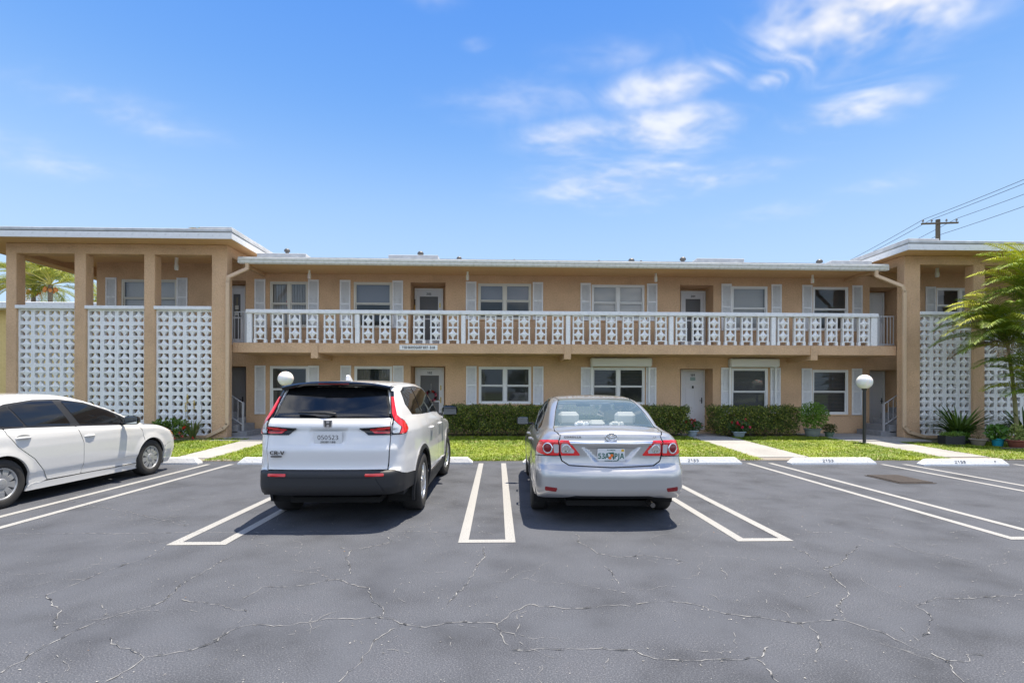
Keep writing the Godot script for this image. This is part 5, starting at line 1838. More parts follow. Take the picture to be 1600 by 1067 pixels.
func make_sedan():
	var root := thing("parked_sedan", "silver four-door sedan with red and clear tail lamps, seen from behind", "car", Vector3(1.268, 0, -5.49), "cars parked nose-in at the building", deg_to_rad(-2.0))
	var c := Car.new()
	c.host = self
	c.root = root
	c.W = Prof.new([0, 0.80, 0.2, 0.835, 0.5, 0.855, 1.0, 0.874, 1.6, 0.88, 3, 0.88, 3.6, 0.874, 4.2, 0.83, 4.56, 0.70])
	c.S = Prof.new([0.2, 0.06, 0.34, 0.02, 0.48, 0.0, 0.62, 0.0, 0.72, 0.006, 0.82, 0.02, 0.92, 0.05, 1.0, 0.095, 1.1, 0.17])
	c.RL = Prof.new([0.2, 0.30, 0.30, 0.10, 0.34, 0.035, 0.42, 0.0, 0.56, 0.0, 0.63, 0.02, 0.665, 0.055, 0.70, 0.085, 0.80, 0.10, 0.90, 0.098, 0.935, 0.085, 0.96, 0.105, 1.03, 0.115, 1.06, 0.135, 1.09, 0.22, 1.15, 0.4])
	c.FL = Prof.new([0.2, 4.35, 0.4, 4.54, 0.6, 4.55, 0.75, 4.48, 0.95, 4.2])
	c.T = Prof.new([0, 1.035, 0.12, 1.062, 0.2, 1.070, 0.35, 1.088, 0.55, 1.108, 0.8, 1.09, 1.3, 1.045, 2, 1.025, 3.0, 1.0, 3.3, 0.975, 4.0, 0.87, 4.4, 0.76, 4.56, 0.68])
	c.G = Prof.new([0.9, 0.835, 1.0, 0.795, 1.1, 0.748, 1.2, 0.70, 1.3, 0.648, 1.4, 0.59, 1.48, 0.51])
	c.GW = Prof.new([0.3, 0.17, 0.6, 0.105, 1.0, 0.045, 1.5, 0.01, 2, 0, 2.8, 0.02, 3.4, 0.09])
	c.GR = Prof.new([0.9, 0.30, 1.03, 0.42, 1.1, 0.53, 1.2, 0.72, 1.3, 0.95, 1.38, 1.16, 1.45, 1.45, 1.5, 1.75])
	c.GF = Prof.new([0.85, 3.75, 0.98, 3.4, 1.1, 3.02, 1.25, 2.6, 1.38, 2.25, 1.47, 1.9])
	c.RT = Prof.new([0.7, 1.30, 1.0, 1.36, 1.3, 1.412, 1.7, 1.450, 2.1, 1.462, 2.5, 1.445, 2.9, 1.39])
	c.LC = Prof.new([0.2, 0.55, 0.95, 0.55, 1.12, 1.0, 1.3, 1.45, 1.5, 1.95])
	c.rk = 0.15
	c.rp = 2.6
	c.kr = 0.15
	c.tk = 0.10
	c.gk = 0.16
	c.crown = 0.07
	c.ks = 0.07
	c.lf = 3.2
	c.arches = [[0.98, 0.316, 0.355, 0.014], [3.58, 0.316, 0.355, 0.014]]
	c.dents = [[0.0, 0.0, 0.345, 0.17, 0.70, 0.895, 0.03]]
	var silver: Material = M.silver_paint
	# boot lid: rear face, then the deck above it
	c.whole("boot_lid", [["r", 0.0, 1.045], ["r", 0.555, 1.03], ["r", 0.575, 0.955], ["r", 0.565, 0.80], ["r", 0.545, 0.73], ["r", 0.47, 0.685], ["r", 0.0, 0.668]], silver, 0.0, 0.024, 0.02, 0.003)
	c.top_panel("boot_deck", [Vector2(0, 0.125), Vector2(0.40, 0.147), Vector2(0.572, 0.172), Vector2(0.609, 0.30), Vector2(0.609, 0.52), Vector2(0.42, 0.52), Vector2(0, 0.485)], silver, 0.0, 0.05)
	# bumper wrapping to the wheel openings
	c.whole("bumper", [["r", 0.0, 0.662], ["r", 0.47, 0.679], ["r", 0.55, 0.725], ["r", 0.572, 0.782], ["r", 0.70, 0.778], ["l", 0.34, 0.772], ["l", 0.60, 0.70], ["l", 0.75, 0.60], ["l", 0.66, 0.26], ["r", 0.70, 0.31], ["r", 0.52, 0.325], ["r", 0.40, 0.352], ["r", 0.0, 0.352]], silver, 0.0, 0.045, 0.03, 0.003)
	c.whole("bumper_valance", [["r", 0.0, 0.35], ["r", 0.40, 0.35], ["r", 0.52, 0.322], ["r", 0.55, 0.29], ["r", 0.0, 0.29]], M.trim_black, -0.02, 0.06, 0.03, 0.001)
	c.pair("reflector", [["r", 0.60, 0.44], ["r", 0.735, 0.45], ["r", 0.735, 0.405], ["r", 0.615, 0.398]], M.lamp_dark_red, 0.006, 0.04, 0.01, 0.0, 0.008)
	# tail lamps: the body half and the lid half
	c.pair("tail_lamp", [["r", 0.580, 0.957], ["r", 0.70, 0.955], ["l", 0.30, 0.945], ["l", 0.36, 0.90], ["l", 0.34, 0.82], ["r", 0.72, 0.785], ["r", 0.574, 0.787]], M.lamp_red, 0.006, 0.03, 0.016, 0.0, 0.012)
	c.pair("lid_lamp", [["r", 0.470, 0.952], ["r", 0.566, 0.957], ["r", 0.560, 0.785], ["r", 0.345, 0.790], ["r", 0.352, 0.806]], M.lamp_red, 0.006, 0.03, 0.012, 0.0, 0.008)
	c.pair("reverse_lamp", [["r", 0.485, 0.925], ["r", 0.556, 0.925], ["r", 0.552, 0.815], ["r", 0.385, 0.815]], M.lamp_clear, 0.010, 0.03, 0.006, 0.0, 0.015)
	c.pair("indicator", [["r", 0.583, 0.915], ["r", 0.645, 0.915], ["r", 0.63, 0.815], ["r", 0.580, 0.815]], M.lamp_clear, 0.010, 0.03, 0.006, 0.0, 0.008)
	for sg in [-1.0, 1.0]:
		var p := c.surf(chart_s(c, 0.70, 0.866), 0.866)
		var n := c.normal(p)
		var nz := Vector3(n.x * sg, n.y, -n.z)
		var b := Basis(Vector3.UP.cross(nz).normalized(), Vector3.UP, nz).orthonormalized()
		var mb0 := MB.new()
		mb0.lathe([Vector2(0.062, 0.0), Vector2(0.062, 0.012), Vector2(0.050, 0.014), Vector2(0.050, 0.008)], 24, Vector3(p.x * sg, p.y, -p.z) + nz * 0.003, Basis(b.x, nz, -b.y))
		part("lamp_ring", mb0, M.chrome, root)
		mb0 = MB.new()
		mb0.lathe([Vector2(0.050, 0.006), Vector2(0.04, 0.013), Vector2(0.0, 0.017)], 20, Vector3(p.x * sg, p.y, -p.z) + nz * 0.003, Basis(b.x, nz, -b.y))
		part("lamp_bulb", mb0, M.lamp_dark_red, root)
		p = c.surf(chart_s(c, 0.495, 0.868), 0.868)
		n = c.normal(p)
		nz = Vector3(n.x * sg, n.y, -n.z)
		b = Basis(Vector3.UP.cross(nz).normalized(), Vector3.UP, nz).orthonormalized()
		mb0 = MB.new()
		mb0.lathe([Vector2(0.046, 0.006), Vector2(0.046, 0.014), Vector2(0.038, 0.015), Vector2(0.020, 0.010), Vector2(0.0, 0.014)], 20, Vector3(p.x * sg, p.y, -p.z) + nz * 0.003, Basis(b.x, nz, -b.y))
		part("lamp_bowl", mb0, M.chrome, root)
	c.whole("chrome_strip", [["r", 0.0, 0.940], ["r", 0.465, 0.940], ["r", 0.455, 0.912], ["r", 0.0, 0.912]], M.chrome, 0.008, 0.05, 0.012, 0.0)
	# quarter panels up to the rear pillars
	c.pair("quarter_panel", [["r", 0.558, 1.03], ["r", 0.58, 0.958], ["r", 0.70, 0.957], ["l", 0.30, 0.947], ["l", 0.36, 0.90], ["l", 0.34, 0.82], ["r", 0.72, 0.783], ["l", 0.34, 0.775], ["l", 0.60, 0.703], ["l", 0.76, 0.60], ["l", 1.36, 0.30], ["l", 1.40, 0.45], ["l", 1.36, 0.66], ["l", 1.22, 0.84], ["l", 1.10, 0.985], ["l", 1.05, 1.06], ["l", 1.22, 1.20], ["l", 1.45, 1.33], ["l", 1.62, 1.385], ["t", 0.52, 1.62], ["t", 0.49, 1.32], ["t", 0.555, 0.95], ["t", 0.605, 0.60], ["t", 0.612, 0.52], ["t", 0.612, 0.30], ["t", 0.575, 0.172]], silver, 0.0, 0.045, 0.02, 0.002, 0.0, true, 0.0)
	# rear window in its black edge
	c.whole("rear_window_edge", [["t", 0.0, 1.30], ["t", 0.47, 1.36], ["t", 0.545, 0.95], ["t", 0.595, 0.60], ["t", 0.595, 0.545], ["t", 0.40, 0.53], ["t", 0.0, 0.50]], M.glass_clear, 0.0, 0.06, 0.004, 0.001)
	# roof, doors, fenders, bonnet
	c.top_panel("roof", [Vector2(0, 1.31), Vector2(0.487, 1.365), Vector2(0.518, 1.62), Vector2(0.53, 2.0), Vector2(0.50, 2.25), Vector2(0.44, 2.36), Vector2(0, 2.42)], silver)
	c.pair("side_frame", [["l", 1.05, 1.06], ["l", 1.22, 1.20], ["l", 1.45, 1.33], ["l", 1.62, 1.385], ["l", 2.0, 1.40], ["l", 2.3, 1.345], ["l", 2.7, 1.18], ["l", 3.08, 1.01], ["l", 2.0, 1.005], ["l", 1.1, 0.99]], M.gloss_black, -0.006, 0.06, 0.02, 0.001)
	c.pair("roof_rail_panel", [["l", 1.62, 1.387], ["l", 2.0, 1.402], ["l", 2.3, 1.348], ["l", 2.7, 1.183], ["l", 3.1, 1.01], ["l", 3.2, 1.0], ["l", 2.80, 1.19], ["l", 2.40, 1.34], ["t", 0.44, 2.36], ["t", 0.50, 2.25], ["t", 0.53, 2.0], ["t", 0.52, 1.62]], silver, 0.0, 0.06, 0.02, 0.001)
	c.pair("rear_door_window", [["l", 1.14, 1.06], ["l", 1.27, 1.19], ["l", 1.47, 1.305], ["l", 1.70, 1.365], ["l", 1.98, 1.375], ["l", 2.02, 1.03], ["l", 1.15, 1.02]], M.glass_tint, -0.002, 0.06, 0.003, 0.001, 0.02)
	c.pair("front_door_window", [["l", 2.07, 1.37], ["l", 2.28, 1.325], ["l", 2.66, 1.17], ["l", 2.98, 1.035], ["l", 2.10, 1.03]], M.glass_tint, -0.002, 0.06, 0.003, 0.001, 0.02)
	var mb: MB
	for d in [["rear_door", [["l", 1.37, 0.28], ["l", 1.41, 0.45], ["l", 1.37, 0.66], ["l", 1.23, 0.84], ["l", 1.11, 0.98], ["l", 2.04, 1.0], ["l", 2.06, 0.7], ["l", 2.05, 0.28]], 1.30], ["front_door", [["l", 2.06, 0.28], ["l", 2.07, 0.7], ["l", 2.05, 1.0], ["l", 3.05, 0.995], ["l", 3.15, 0.8], ["l", 3.17, 0.5], ["l", 3.14, 0.28]], 2.20]]:
		var both := c.pair(d[0], d[1], silver, 0.0, 0.06, 0.02, 0.002, 0.0, true, 0.0)
		for sg in [0, 1]:
			mb = MB.new()
			var hx := 1.0 if sg == 0 else -1.0
			var l0: float = d[2]
			mb.tube([Vector3(hx * 0.845, 0.865, -l0), Vector3(hx * 0.88, 0.868, -l0 - 0.03), Vector3(hx * 0.88, 0.868, -l0 - 0.16), Vector3(hx * 0.845, 0.865, -l0 - 0.19)], 0.013, 8)
			part("handle", mb, silver, both[sg])
	c.pair("fender", [["l", 3.145, 0.28], ["l", 3.175, 0.5], ["l", 3.155, 0.8], ["l", 3.06, 0.99], ["l", 3.2, 0.965], ["l", 3.6, 0.90], ["l", 4.1, 0.80], ["l", 4.3, 0.7], ["l", 4.35, 0.5], ["l", 4.3, 0.28]], silver, 0.0, 0.06, 0.02, 0.002, 0.0, true, 0.0)
	c.pair("sill", [["l", 1.20, 0.19], ["l", 1.36, 0.275], ["l", 3.17, 0.275], ["l", 3.32, 0.19]], silver, 0.002, 0.08, 0.02, 0.002, 0.0, true, 0.0)
	c.top_panel("bonnet", [Vector2(0, 3.40), Vector2(0.55, 3.25), Vector2(0.68, 3.45), Vector2(0.68, 4.05), Vector2(0.5, 4.3), Vector2(0, 4.42)], silver)
	mb = MB.new()
	mb.quad(Vector3(-0.60, 1.0, -3.26), Vector3(0.60, 1.0, -3.26), Vector3(0.46, 1.42, -2.32), Vector3(-0.46, 1.42, -2.32))
	part("windscreen", mb, M.glass_clear, root)
	mb = MB.new()
	mb.box(-0.74, 0.74, 0.22, 0.75, -4.3, -4.27)
	mb.box(-0.48, 0.48, 0.19, 0.25, -4.2, -0.30)
	mb.box(-0.70, 0.70, 0.60, 0.63, -1.25, -0.25)
	mb.box(-0.48, 0.48, 0.25, 0.62, -3.30, -3.16)
	part("underbody", mb, M.well_black, root)
	mb = MB.new()
	mb.tube([Vector3(0.47, 0.235, -0.9), Vector3(0.47, 0.235, -0.12)], 0.028, 10)
	part("exhaust", mb, M.brake, root)
	c.wells(M.well_black, 0.872)
	c.wheel(0.98, 0.314, 0.872, 0.205, 0.205, 7, M.wheel_cover, M.rubber, M.brake)
	c.wheel(3.58, 0.314, 0.872, 0.205, 0.205, 7, M.wheel_cover, M.rubber, M.brake)
	c.mirror(0.945, 1.02, 2.90, Vector3(0.20, 0.13, 0.11), silver, M.mirror_glass, M.gloss_black)
	# cabin
	c.tub(M.cabin_grey, 1.1, 3.15, 0.74, 0.26, [0.88, 0.88])
	c.seat(-0.38, 2.05, 0.48, 0.48, 1.02, M.seat_beige)
	c.seat(0.38, 2.05, 0.48, 0.48, 1.02, M.seat_beige)
	mb = MB.new()
	mb.obox(Vector3(0, 0.75, -1.28), Vector3(1.22, 0.60, 0.16), Basis(Vector3.RIGHT, 0.3), 0.05)
	var bench := part("rear_bench", mb, M.seat_beige, root)
	for x in [-0.37, 0.0, 0.37]:
		mb = MB.new()
		mb.obox(Vector3(x, 1.155 if x != 0.0 else 1.09, -1.12), Vector3(0.27 if x != 0.0 else 0.22, 0.17 if x != 0.0 else 0.08, 0.10), Basis(Vector3.RIGHT, 0.2), 0.04)
		part("headrest", mb, M.seat_beige, bench)
	mb = MB.new()
	mb.box(-0.60, 0.60, 1.03, 1.045, -1.18, -0.62)
	part("parcel_shelf", mb, M.cabin_grey, root)
	mb = MB.new()
	mb.obox(Vector3(0, 0.92, -2.95), Vector3(1.36, 0.2, 0.4), Basis.IDENTITY, 0.05)
	part("dashboard", mb, M.cabin_grey, root)
	mb = MB.new()
	mb.obox(Vector3(0, 1.30, -2.45), Vector3(0.22, 0.055, 0.03), Basis.IDENTITY, 0.015)
	part("inner_mirror", mb, M.seat_dark, root)
	# soft toys on the shelf
	for q in [[-0.24, 0.10, M.plate_white], [0.20, 0.085, M.seat_beige]]:
		mb = MB.new()
		for k in 7:
			rng.seed = 40 + k
			mb.obox(Vector3(q[0] + rng.randf_range(-0.07, 0.07), 1.075 + rng.randf_range(-0.01, 0.03), -0.85 + rng.randf_range(-0.04, 0.04)), Vector3(0.06, 0.05, 0.05), Basis(Vector3(1, 1, 0).normalized(), rng.randf() * 3.0), 0.018)
		part("shelf_toy", mb, q[2], root).set_meta("kind", "stuff")
	# emblem: three ovals; lettering; plate
	var bz := -c.surf(0.0, 0.995).z
	for o in [[Vector2(0, 0), 0.064, 0.043, 0.009], [Vector2(0, 0.004), 0.024, 0.038, 0.007], [Vector2(0, 0.018), 0.046, 0.018, 0.007]]:
		mb = MB.new()
		var loop := []
		for k in 29:
			var a := TAU * k / 28.0
			loop.append(Vector3(o[0].x + cos(a) * o[1], 0.995 + o[0].y + sin(a) * o[2], bz + 0.010))
		mb.tube(loop, o[3], 8, false)
		part("badge", mb, M.chrome, root)
	var q2 := c.surf(-0.40, 1.0)
	text("model_lettering", "COROLLA", 0.020, M.brake, root, Vector3(-0.43, 0.995, -q2.z + 0.008), Basis(Vector3.UP, -0.12), "Droid Sans", 0.005, 1.55)
	q2 = c.surf(0.46, 1.0)
	text("trim_lettering", "LE", 0.020, M.chrome, root, Vector3(0.49, 0.995, -q2.z + 0.012), Basis(Vector3.UP, 0.12), "Droid Sans", 0.005, 1.3)
	var pl := plate_at(c, 0.793, -0.03, 0.020)
	text("plate_number", "53A", 0.062, M.plate_green, pl[0], pl[2] + Vector3(-0.085, -0.008, 0.001), pl[1], "Droid Sans", 0.003, 0.82)
	text("plate_number", "PJA", 0.062, M.plate_green, pl[0], pl[2] + Vector3(0.088, -0.008, 0.001), pl[1], "Droid Sans", 0.003, 0.82)
	for o in [[Vector2(0.008, 0.0), 0.017], [Vector2(-0.012, -0.028), 0.017]]:
		mb = MB.new()
		mb.prism(poly_circle(o[0], o[1], o[1]), 0.003, Transform3D(pl[1], pl[2] + Vector3(0, 0, 0.003)))
		part("plate_fruit", mb, M.orange_print, pl[0])
	mb = MB.new()
	mb.prism(PackedVector2Array([Vector2(-0.045, 0.03), Vector2(0.03, 0.035), Vector2(0.035, -0.045), Vector2(0.02, -0.045), Vector2(0.012, -0.01), Vector2(-0.01, 0.012)]), 0.002, Transform3D(pl[1], pl[2] + Vector3(0, 0, 0.0015)))
	part("plate_map", mb, M.plate_green, pl[0])
	mb = MB.new()
	mb.obox(pl[2] + Vector3(0.128, 0.055, 0.001), Vector3(0.03, 0.028, 0.003), pl[1])
	part("plate_sticker", mb, mat("sticker_yellow", lin(0.75, 0.45, 0.03), 0.5), pl[0])
	text("plate_motto", "SUNSHINE STATE", 0.013, M.plate_green, pl[0], pl[2] + Vector3(0, -0.063, 0.001), pl[1], "Droid Sans", 0.003, 1.0)
	text("plate_state", "FLORIDA", 0.016, M.plate_green, pl[0], pl[2] + Vector3(0, 0.058, 0.001), pl[1], "Droid Sans", 0.003, 1.0)

func chart_s(c: Car, x: float, y: float) -> float:
	return c.chart(["r", x, y]).x

func make_hatchback():
	var root := thing("parked_hatchback", "white compact hatchback with black windows and silver wheel covers, cut by the left edge", "car", Vector3(-7.125, 0, -5.72), "cars parked nose-in at the building", deg_to_rad(-1.4))
	var c := Car.new()
	c.host = self
	c.root = root
	c.W = Prof.new([0, 0.78, 0.3, 0.84, 0.87, 0.862, 1.5, 0.866, 3, 0.868, 3.5, 0.865, 4.0, 0.85, 4.2, 0.83, 4.48, 0.78])
	c.S = Prof.new([0.2, 0.06, 0.262, 0.040, 0.30, 0.042, 0.36, 0.030, 0.41, 0.008, 0.5, 0.003, 0.6, 0.0, 0.72, 0.0, 0.8, 0.006, 0.88, 0.014, 0.95, 0.032, 1.0, 0.055, 1.1, 0.1])
	c.RL = Prof.new([0.2, 0.3, 0.32, 0.05, 0.45, 0.0, 0.6, 0.01, 0.8, 0.08, 1.0, 0.14, 1.1, 0.18])
	c.FL = Prof.new([0.15, 4.32, 0.25, 4.44, 0.4, 4.48, 0.55, 4.475, 0.66, 4.43, 0.76, 4.33, 0.9, 4.05])
	c.T = Prof.new([0, 1.05, 0.9, 1.06, 2, 1.03, 3.0, 0.975, 3.4, 0.955, 3.7, 0.935, 4.0, 0.875, 4.2, 0.81, 4.415, 0.68])
	c.G = Prof.new([0.85, 0.845, 0.95, 0.808, 1.05, 0.775, 1.15, 0.738, 1.25, 0.695, 1.35, 0.645, 1.42, 0.59, 1.5, 0.5])
	c.GW = Prof.new([0.1, 0.12, 0.5, 0.05, 1.0, 0.01, 1.8, 0, 2.8, 0.01, 3.3, 0.05, 3.7, 0.12])
	c.GR = Prof.new([0.85, 0.14, 1.05, 0.2, 1.2, 0.35, 1.35, 0.52, 1.45, 0.65, 1.5, 0.75])
	c.GF = Prof.new([0.85, 3.85, 0.93, 3.62, 1.08, 3.22, 1.26, 2.74, 1.40, 2.3, 1.48, 1.95])
	c.RT = Prof.new([0.3, 1.36, 0.7, 1.42, 1.2, 1.455, 1.7, 1.463, 2.1, 1.448, 2.5, 1.40, 2.8, 1.33])
	c.LC = Prof.new([0.2, 0.42, 1.0, 0.42, 1.25, 0.7, 1.5, 1.0])
	c.rk = 0.12
	c.gk = 0.14
	c.fk = 0.20
	c.tk = 0.08
	c.crown = 0.08
	c.ks = 0.07
	c.lf = 3.95
	c.arches = [[0.87, 0.318, 0.352, 0.016], [3.515, 0.318, 0.352, 0.016]]
	var white: Material = M.solid_white
	var mb: MB
	c.pair("side_frame", [["l", 0.55, 1.03], ["l", 0.75, 1.20], ["l", 1.08, 1.315], ["l", 1.5, 1.368], ["l", 1.9, 1.372], ["l", 2.3, 1.315], ["l", 2.7, 1.185], ["l", 2.95, 1.075], ["l", 3.28, 0.915], ["l", 2.6, 0.948], ["l", 2.0, 0.975], ["l", 1.2, 1.005]], M.trim_black, -0.005, 0.05, 0.02, 0.001)
	c.pair("quarter_window", [["l", 0.60, 1.045], ["l", 0.78, 1.19], ["l", 1.09, 1.297], ["l", 1.24, 1.022]], M.glass_privacy, -0.001, 0.05, 0.003, 0.001, 0.012)
	c.pair("rear_door_window", [["l", 1.115, 1.30], ["l", 1.45, 1.345], ["l", 1.79, 1.355], ["l", 1.945, 0.995], ["l", 1.27, 1.020]], M.glass_privacy, -0.001, 0.05, 0.003, 0.001, 0.015)
	c.pair("front_door_window", [["l", 1.915, 1.352], ["l", 2.1, 1.335], ["l", 2.4, 1.265], ["l", 2.7, 1.165], ["l", 2.80, 1.12], ["l", 2.93, 0.95], ["l", 2.6, 0.966], ["l", 2.095, 0.985]], M.glass_privacy, -0.001, 0.05, 0.003, 0.001, 0.015)
	c.pair("front_quarter_window", [["l", 2.84, 1.10], ["l", 3.0, 1.025], ["l", 3.17, 0.94], ["l", 2.96, 0.948]], M.glass_privacy, -0.001, 0.05, 0.003, 0.001, 0.01)
	# roof with the side rail in one pressing
	c.top_panel("roof", [Vector2(0, 0.60), Vector2(0.50, 0.66), Vector2(0.55, 1.2), Vector2(0.56, 1.8), Vector2(0.53, 2.2), Vector2(0, 2.34)], white)
	c.pair("roof_rail_panel", [["l", 0.55, 1.033], ["l", 0.75, 1.203], ["l", 1.08, 1.318], ["l", 1.5, 1.371], ["l", 1.9, 1.375], ["l", 2.3, 1.318], ["l", 2.7, 1.188], ["l", 2.95, 1.078], ["l", 3.29, 0.915], ["l", 3.45, 0.91], ["l", 3.10, 1.095], ["l", 2.72, 1.25], ["l", 2.40, 1.35], ["t", 0.53, 2.2], ["t", 0.56, 1.8], ["t", 0.55, 1.2], ["t", 0.50, 0.66], ["l", 0.45, 1.15], ["l", 0.35, 1.033]], white, 0.0, 0.05, 0.02, 0.001)
	for d in [["rear_door", [["l", 0.94, 1.005], ["l", 0.95, 0.93], ["l", 1.08, 0.755], ["l", 1.30, 0.58], ["l", 1.44, 0.40], ["l", 1.50, 0.27], ["l", 2.04, 0.265], ["l", 2.08, 0.42], ["l", 2.075, 0.72], ["l", 2.0, 0.93], ["l", 1.985, 0.972], ["l", 1.2, 1.002]], 1.04, 0.872], ["front_door", [["l", 2.045, 0.265], ["l", 2.085, 0.42], ["l", 2.08, 0.72], ["l", 2.005, 0.93], ["l", 1.99, 0.972], ["l", 2.6, 0.945], ["l", 3.20, 0.92], ["l", 3.29, 0.82], ["l", 3.34, 0.56], ["l", 3.29, 0.40], ["l", 3.25, 0.265]], 2.08, 0.812]]:
		var both := c.pair(d[0], d[1], white, 0.0, 0.045, 0.02, 0.0025, 0.01, true, 0.0)
		for sg in [0, 1]:
			var hx := 1.0 if sg == 0 else -1.0
			var l0: float = d[2]
			var y: float = d[3]
			mb = MB.new()
			mb.tube([Vector3(hx * 0.842, y, -l0), Vector3(hx * 0.868, y + 0.003, -l0 - 0.04), Vector3(hx * 0.872, y + 0.004, -l0 - 0.11), Vector3(hx * 0.868, y + 0.003, -l0 - 0.18), Vector3(hx * 0.842, y, -l0 - 0.215)], [0.012, 0.016, 0.017, 0.016, 0.012], 10)
			part("handle", mb, white, both[sg])
			mb = MB.new()
			var pocket := poly_circle(Vector2.ZERO, 0.10, 0.036)
			mb.prism(pocket, 0.006, Transform3D(Basis(Vector3(0, 0, -1) * hx, Vector3.UP, Vector3(hx, 0, 0)), Vector3(hx * 0.8535, y + 0.010, -l0 - 0.107)))
			part("handle_pocket", mb, M.wheel_cover, both[sg])
	c.pair("quarter_panel", [["l", 0.93, 1.005], ["l", 0.94, 0.93], ["l", 1.07, 0.755], ["l", 1.29, 0.58], ["l", 1.43, 0.40], ["l", 1.49, 0.27], ["l", 1.15, 0.2], ["l", 0.45, 0.3], ["r", 0.6, 0.35], ["r", 0.6, 0.95], ["l", 0.40, 1.03], ["l", 0.55, 1.03]], white, 0.0, 0.05, 0.02, 0.002, 0.0, true, 0.0)
	c.whole("tailgate", [["r", 0.0, 1.0], ["r", 0.595, 0.95], ["r", 0.595, 0.35], ["r", 0.0, 0.33]], white, 0.0, 0.08)
	c.whole("rear_window", [["r", 0.0, 1.33], ["r", 0.5, 1.30], ["r", 0.6, 1.03], ["r", 0.0, 1.02]], M.glass_privacy, 0.0, 0.08)
	c.pair("fender", [["l", 3.26, 0.265], ["l", 3.30, 0.40], ["l", 3.35, 0.56], ["l", 3.30, 0.82], ["l", 3.21, 0.918], ["l", 3.30, 0.912], ["l", 3.48, 0.905], ["l", 3.75, 0.88], ["l", 3.95, 0.835], ["l", 4.06, 0.77], ["l", 4.10, 0.64], ["l", 4.05, 0.55], ["l", 3.9, 0.50]], white, 0.0, 0.045, 0.02, 0.002, 0.0, true, 0.0)
	c.pair("bumper", [["l", 3.9, 0.497], ["l", 4.05, 0.547], ["l", 4.105, 0.64], ["l", 4.20, 0.60], ["l", 4.30, 0.55], ["l", 4.36, 0.40], ["l", 4.34, 0.25], ["l", 4.1, 0.17], ["l", 3.8, 0.17]], white, 0.0, 0.04, 0.02, 0.002, 0.0, true, 0.0)
	c.pair("fog_lamp_surround", [["l", 4.25, 0.46], ["l", 4.335, 0.42], ["l", 4.33, 0.30], ["l", 4.28, 0.33]], M.trim_black, 0.006, 0.04, 0.02, 0.0, 0.01)
	c.pair("headlamp", [["l", 4.07, 0.77], ["l", 4.20, 0.755], ["l", 4.31, 0.70], ["l", 4.30, 0.565], ["l", 4.20, 0.61], ["l", 4.11, 0.65]], M.lamp_clear, 0.002, 0.04, 0.02, 0.002, 0.01)
	c.pair("side_marker", [["l", 4.085, 0.755], ["l", 4.18, 0.735], ["l", 4.19, 0.665], ["l", 4.12, 0.68]], M.lamp_amber, 0.007, 0.04, 0.01, 0.0, 0.008)
	c.pair("sill", [["l", 1.10, 0.165], ["l", 1.26, 0.255], ["l", 3.27, 0.255], ["l", 3.30, 0.165]], white, 0.004, 0.06, 0.03, 0.002, 0.0, true, 0.0)
	c.top_panel("bonnet", [Vector2(0, 3.60), Vector2(0.55, 3.42), Vector2(0.70, 3.52), Vector2(0.715, 3.75), Vector2(0.68, 4.0), Vector2(0.56, 4.16), Vector2(0, 4.28)], white)
	mb = MB.new()
	mb.quad(Vector3(-0.62, 0.95, -3.50), Vector3(0.62, 0.95, -3.50), Vector3(0.48, 1.41, -2.28), Vector3(-0.48, 1.41, -2.28))
	part("windscreen", mb, M.glass_clear, root)
	mb = MB.new()
	mb.box(-0.72, 0.72, 0.20, 0.62, -4.18, -4.15)
	mb.box(-0.48, 0.48, 0.17, 0.23, -4.1, -0.30)
	mb.box(-0.48, 0.48, 0.23, 0.75, -3.15, -3.05)
	part("underbody", mb, M.well_black, root)
	c.wells(M.well_black, 0.865)
	c.arch_ring(0.352, 0.366, 0.003, white, "arch_lip", -8.0, 188.0)
	c.wheel(0.87, 0.316, 0.862, 0.205, 0.195, 9, M.wheel_cover, M.rubber, M.brake)
	c.wheel(3.515, 0.316, 0.862, 0.205, 0.195, 9, M.wheel_cover, M.rubber, M.brake)
	c.mirror(0.985, 1.01, 2.86, Vector3(0.22, 0.15, 0.14), M.gloss_black, M.mirror_glass, M.gloss_black)
	c.tub(M.well_black, 0.5, 3.1, 0.74, 0.24, [0.85, 0.85])
	c.seat(-0.37, 1.95, 0.48, 0.46, 1.0, M.seat_dark)
	c.seat(0.37, 1.95, 0.48, 0.46, 1.0, M.seat_dark)
	c.seat(0.0, 1.05, 1.2, 0.46, 1.0, M.seat_dark, false)

# ---------------------------------------------------------------- vegetation
func leaf(mb: MB, at: Vector3, dir: Vector3, up: Vector3, size: float, wide: float, col: Color, fold := 0.25):   # a folded pointed leaf, four triangles
	var side := dir.cross(up)
	if side.length() < 0.01:
		side = dir.cross(Vector3.RIGHT)
	side = side.normalized()
	var nn := side.cross(dir).normalized()
	var tip := at + dir * size - nn * size * 0.12
	var mid := at + dir * size * 0.45
	var l := mid + side * wide * 0.5 + nn * wide * fold
	var r := mid - side * wide * 0.5 + nn * wide * fold
	var nl := (nn - side * fold * 1.5).normalized()
	var nr := (nn + side * fold * 1.5).normalized()
	mb.col = col
	var a := mb.vert(at, nl)
	var b := mb.vert(tip, nl)
	var c := mb.vert(l, nl)
	mb.face(a, b, c)
	a = mb.vert(at, nr)
	b = mb.vert(tip, nr)
	c = mb.vert(r, nr)
	mb.face(a, b, c)

func tone(lo: Color, hi: Color, t: float) -> Color:
	var c := lo.lerp(hi, t)
	c.a = 1.0
	return c

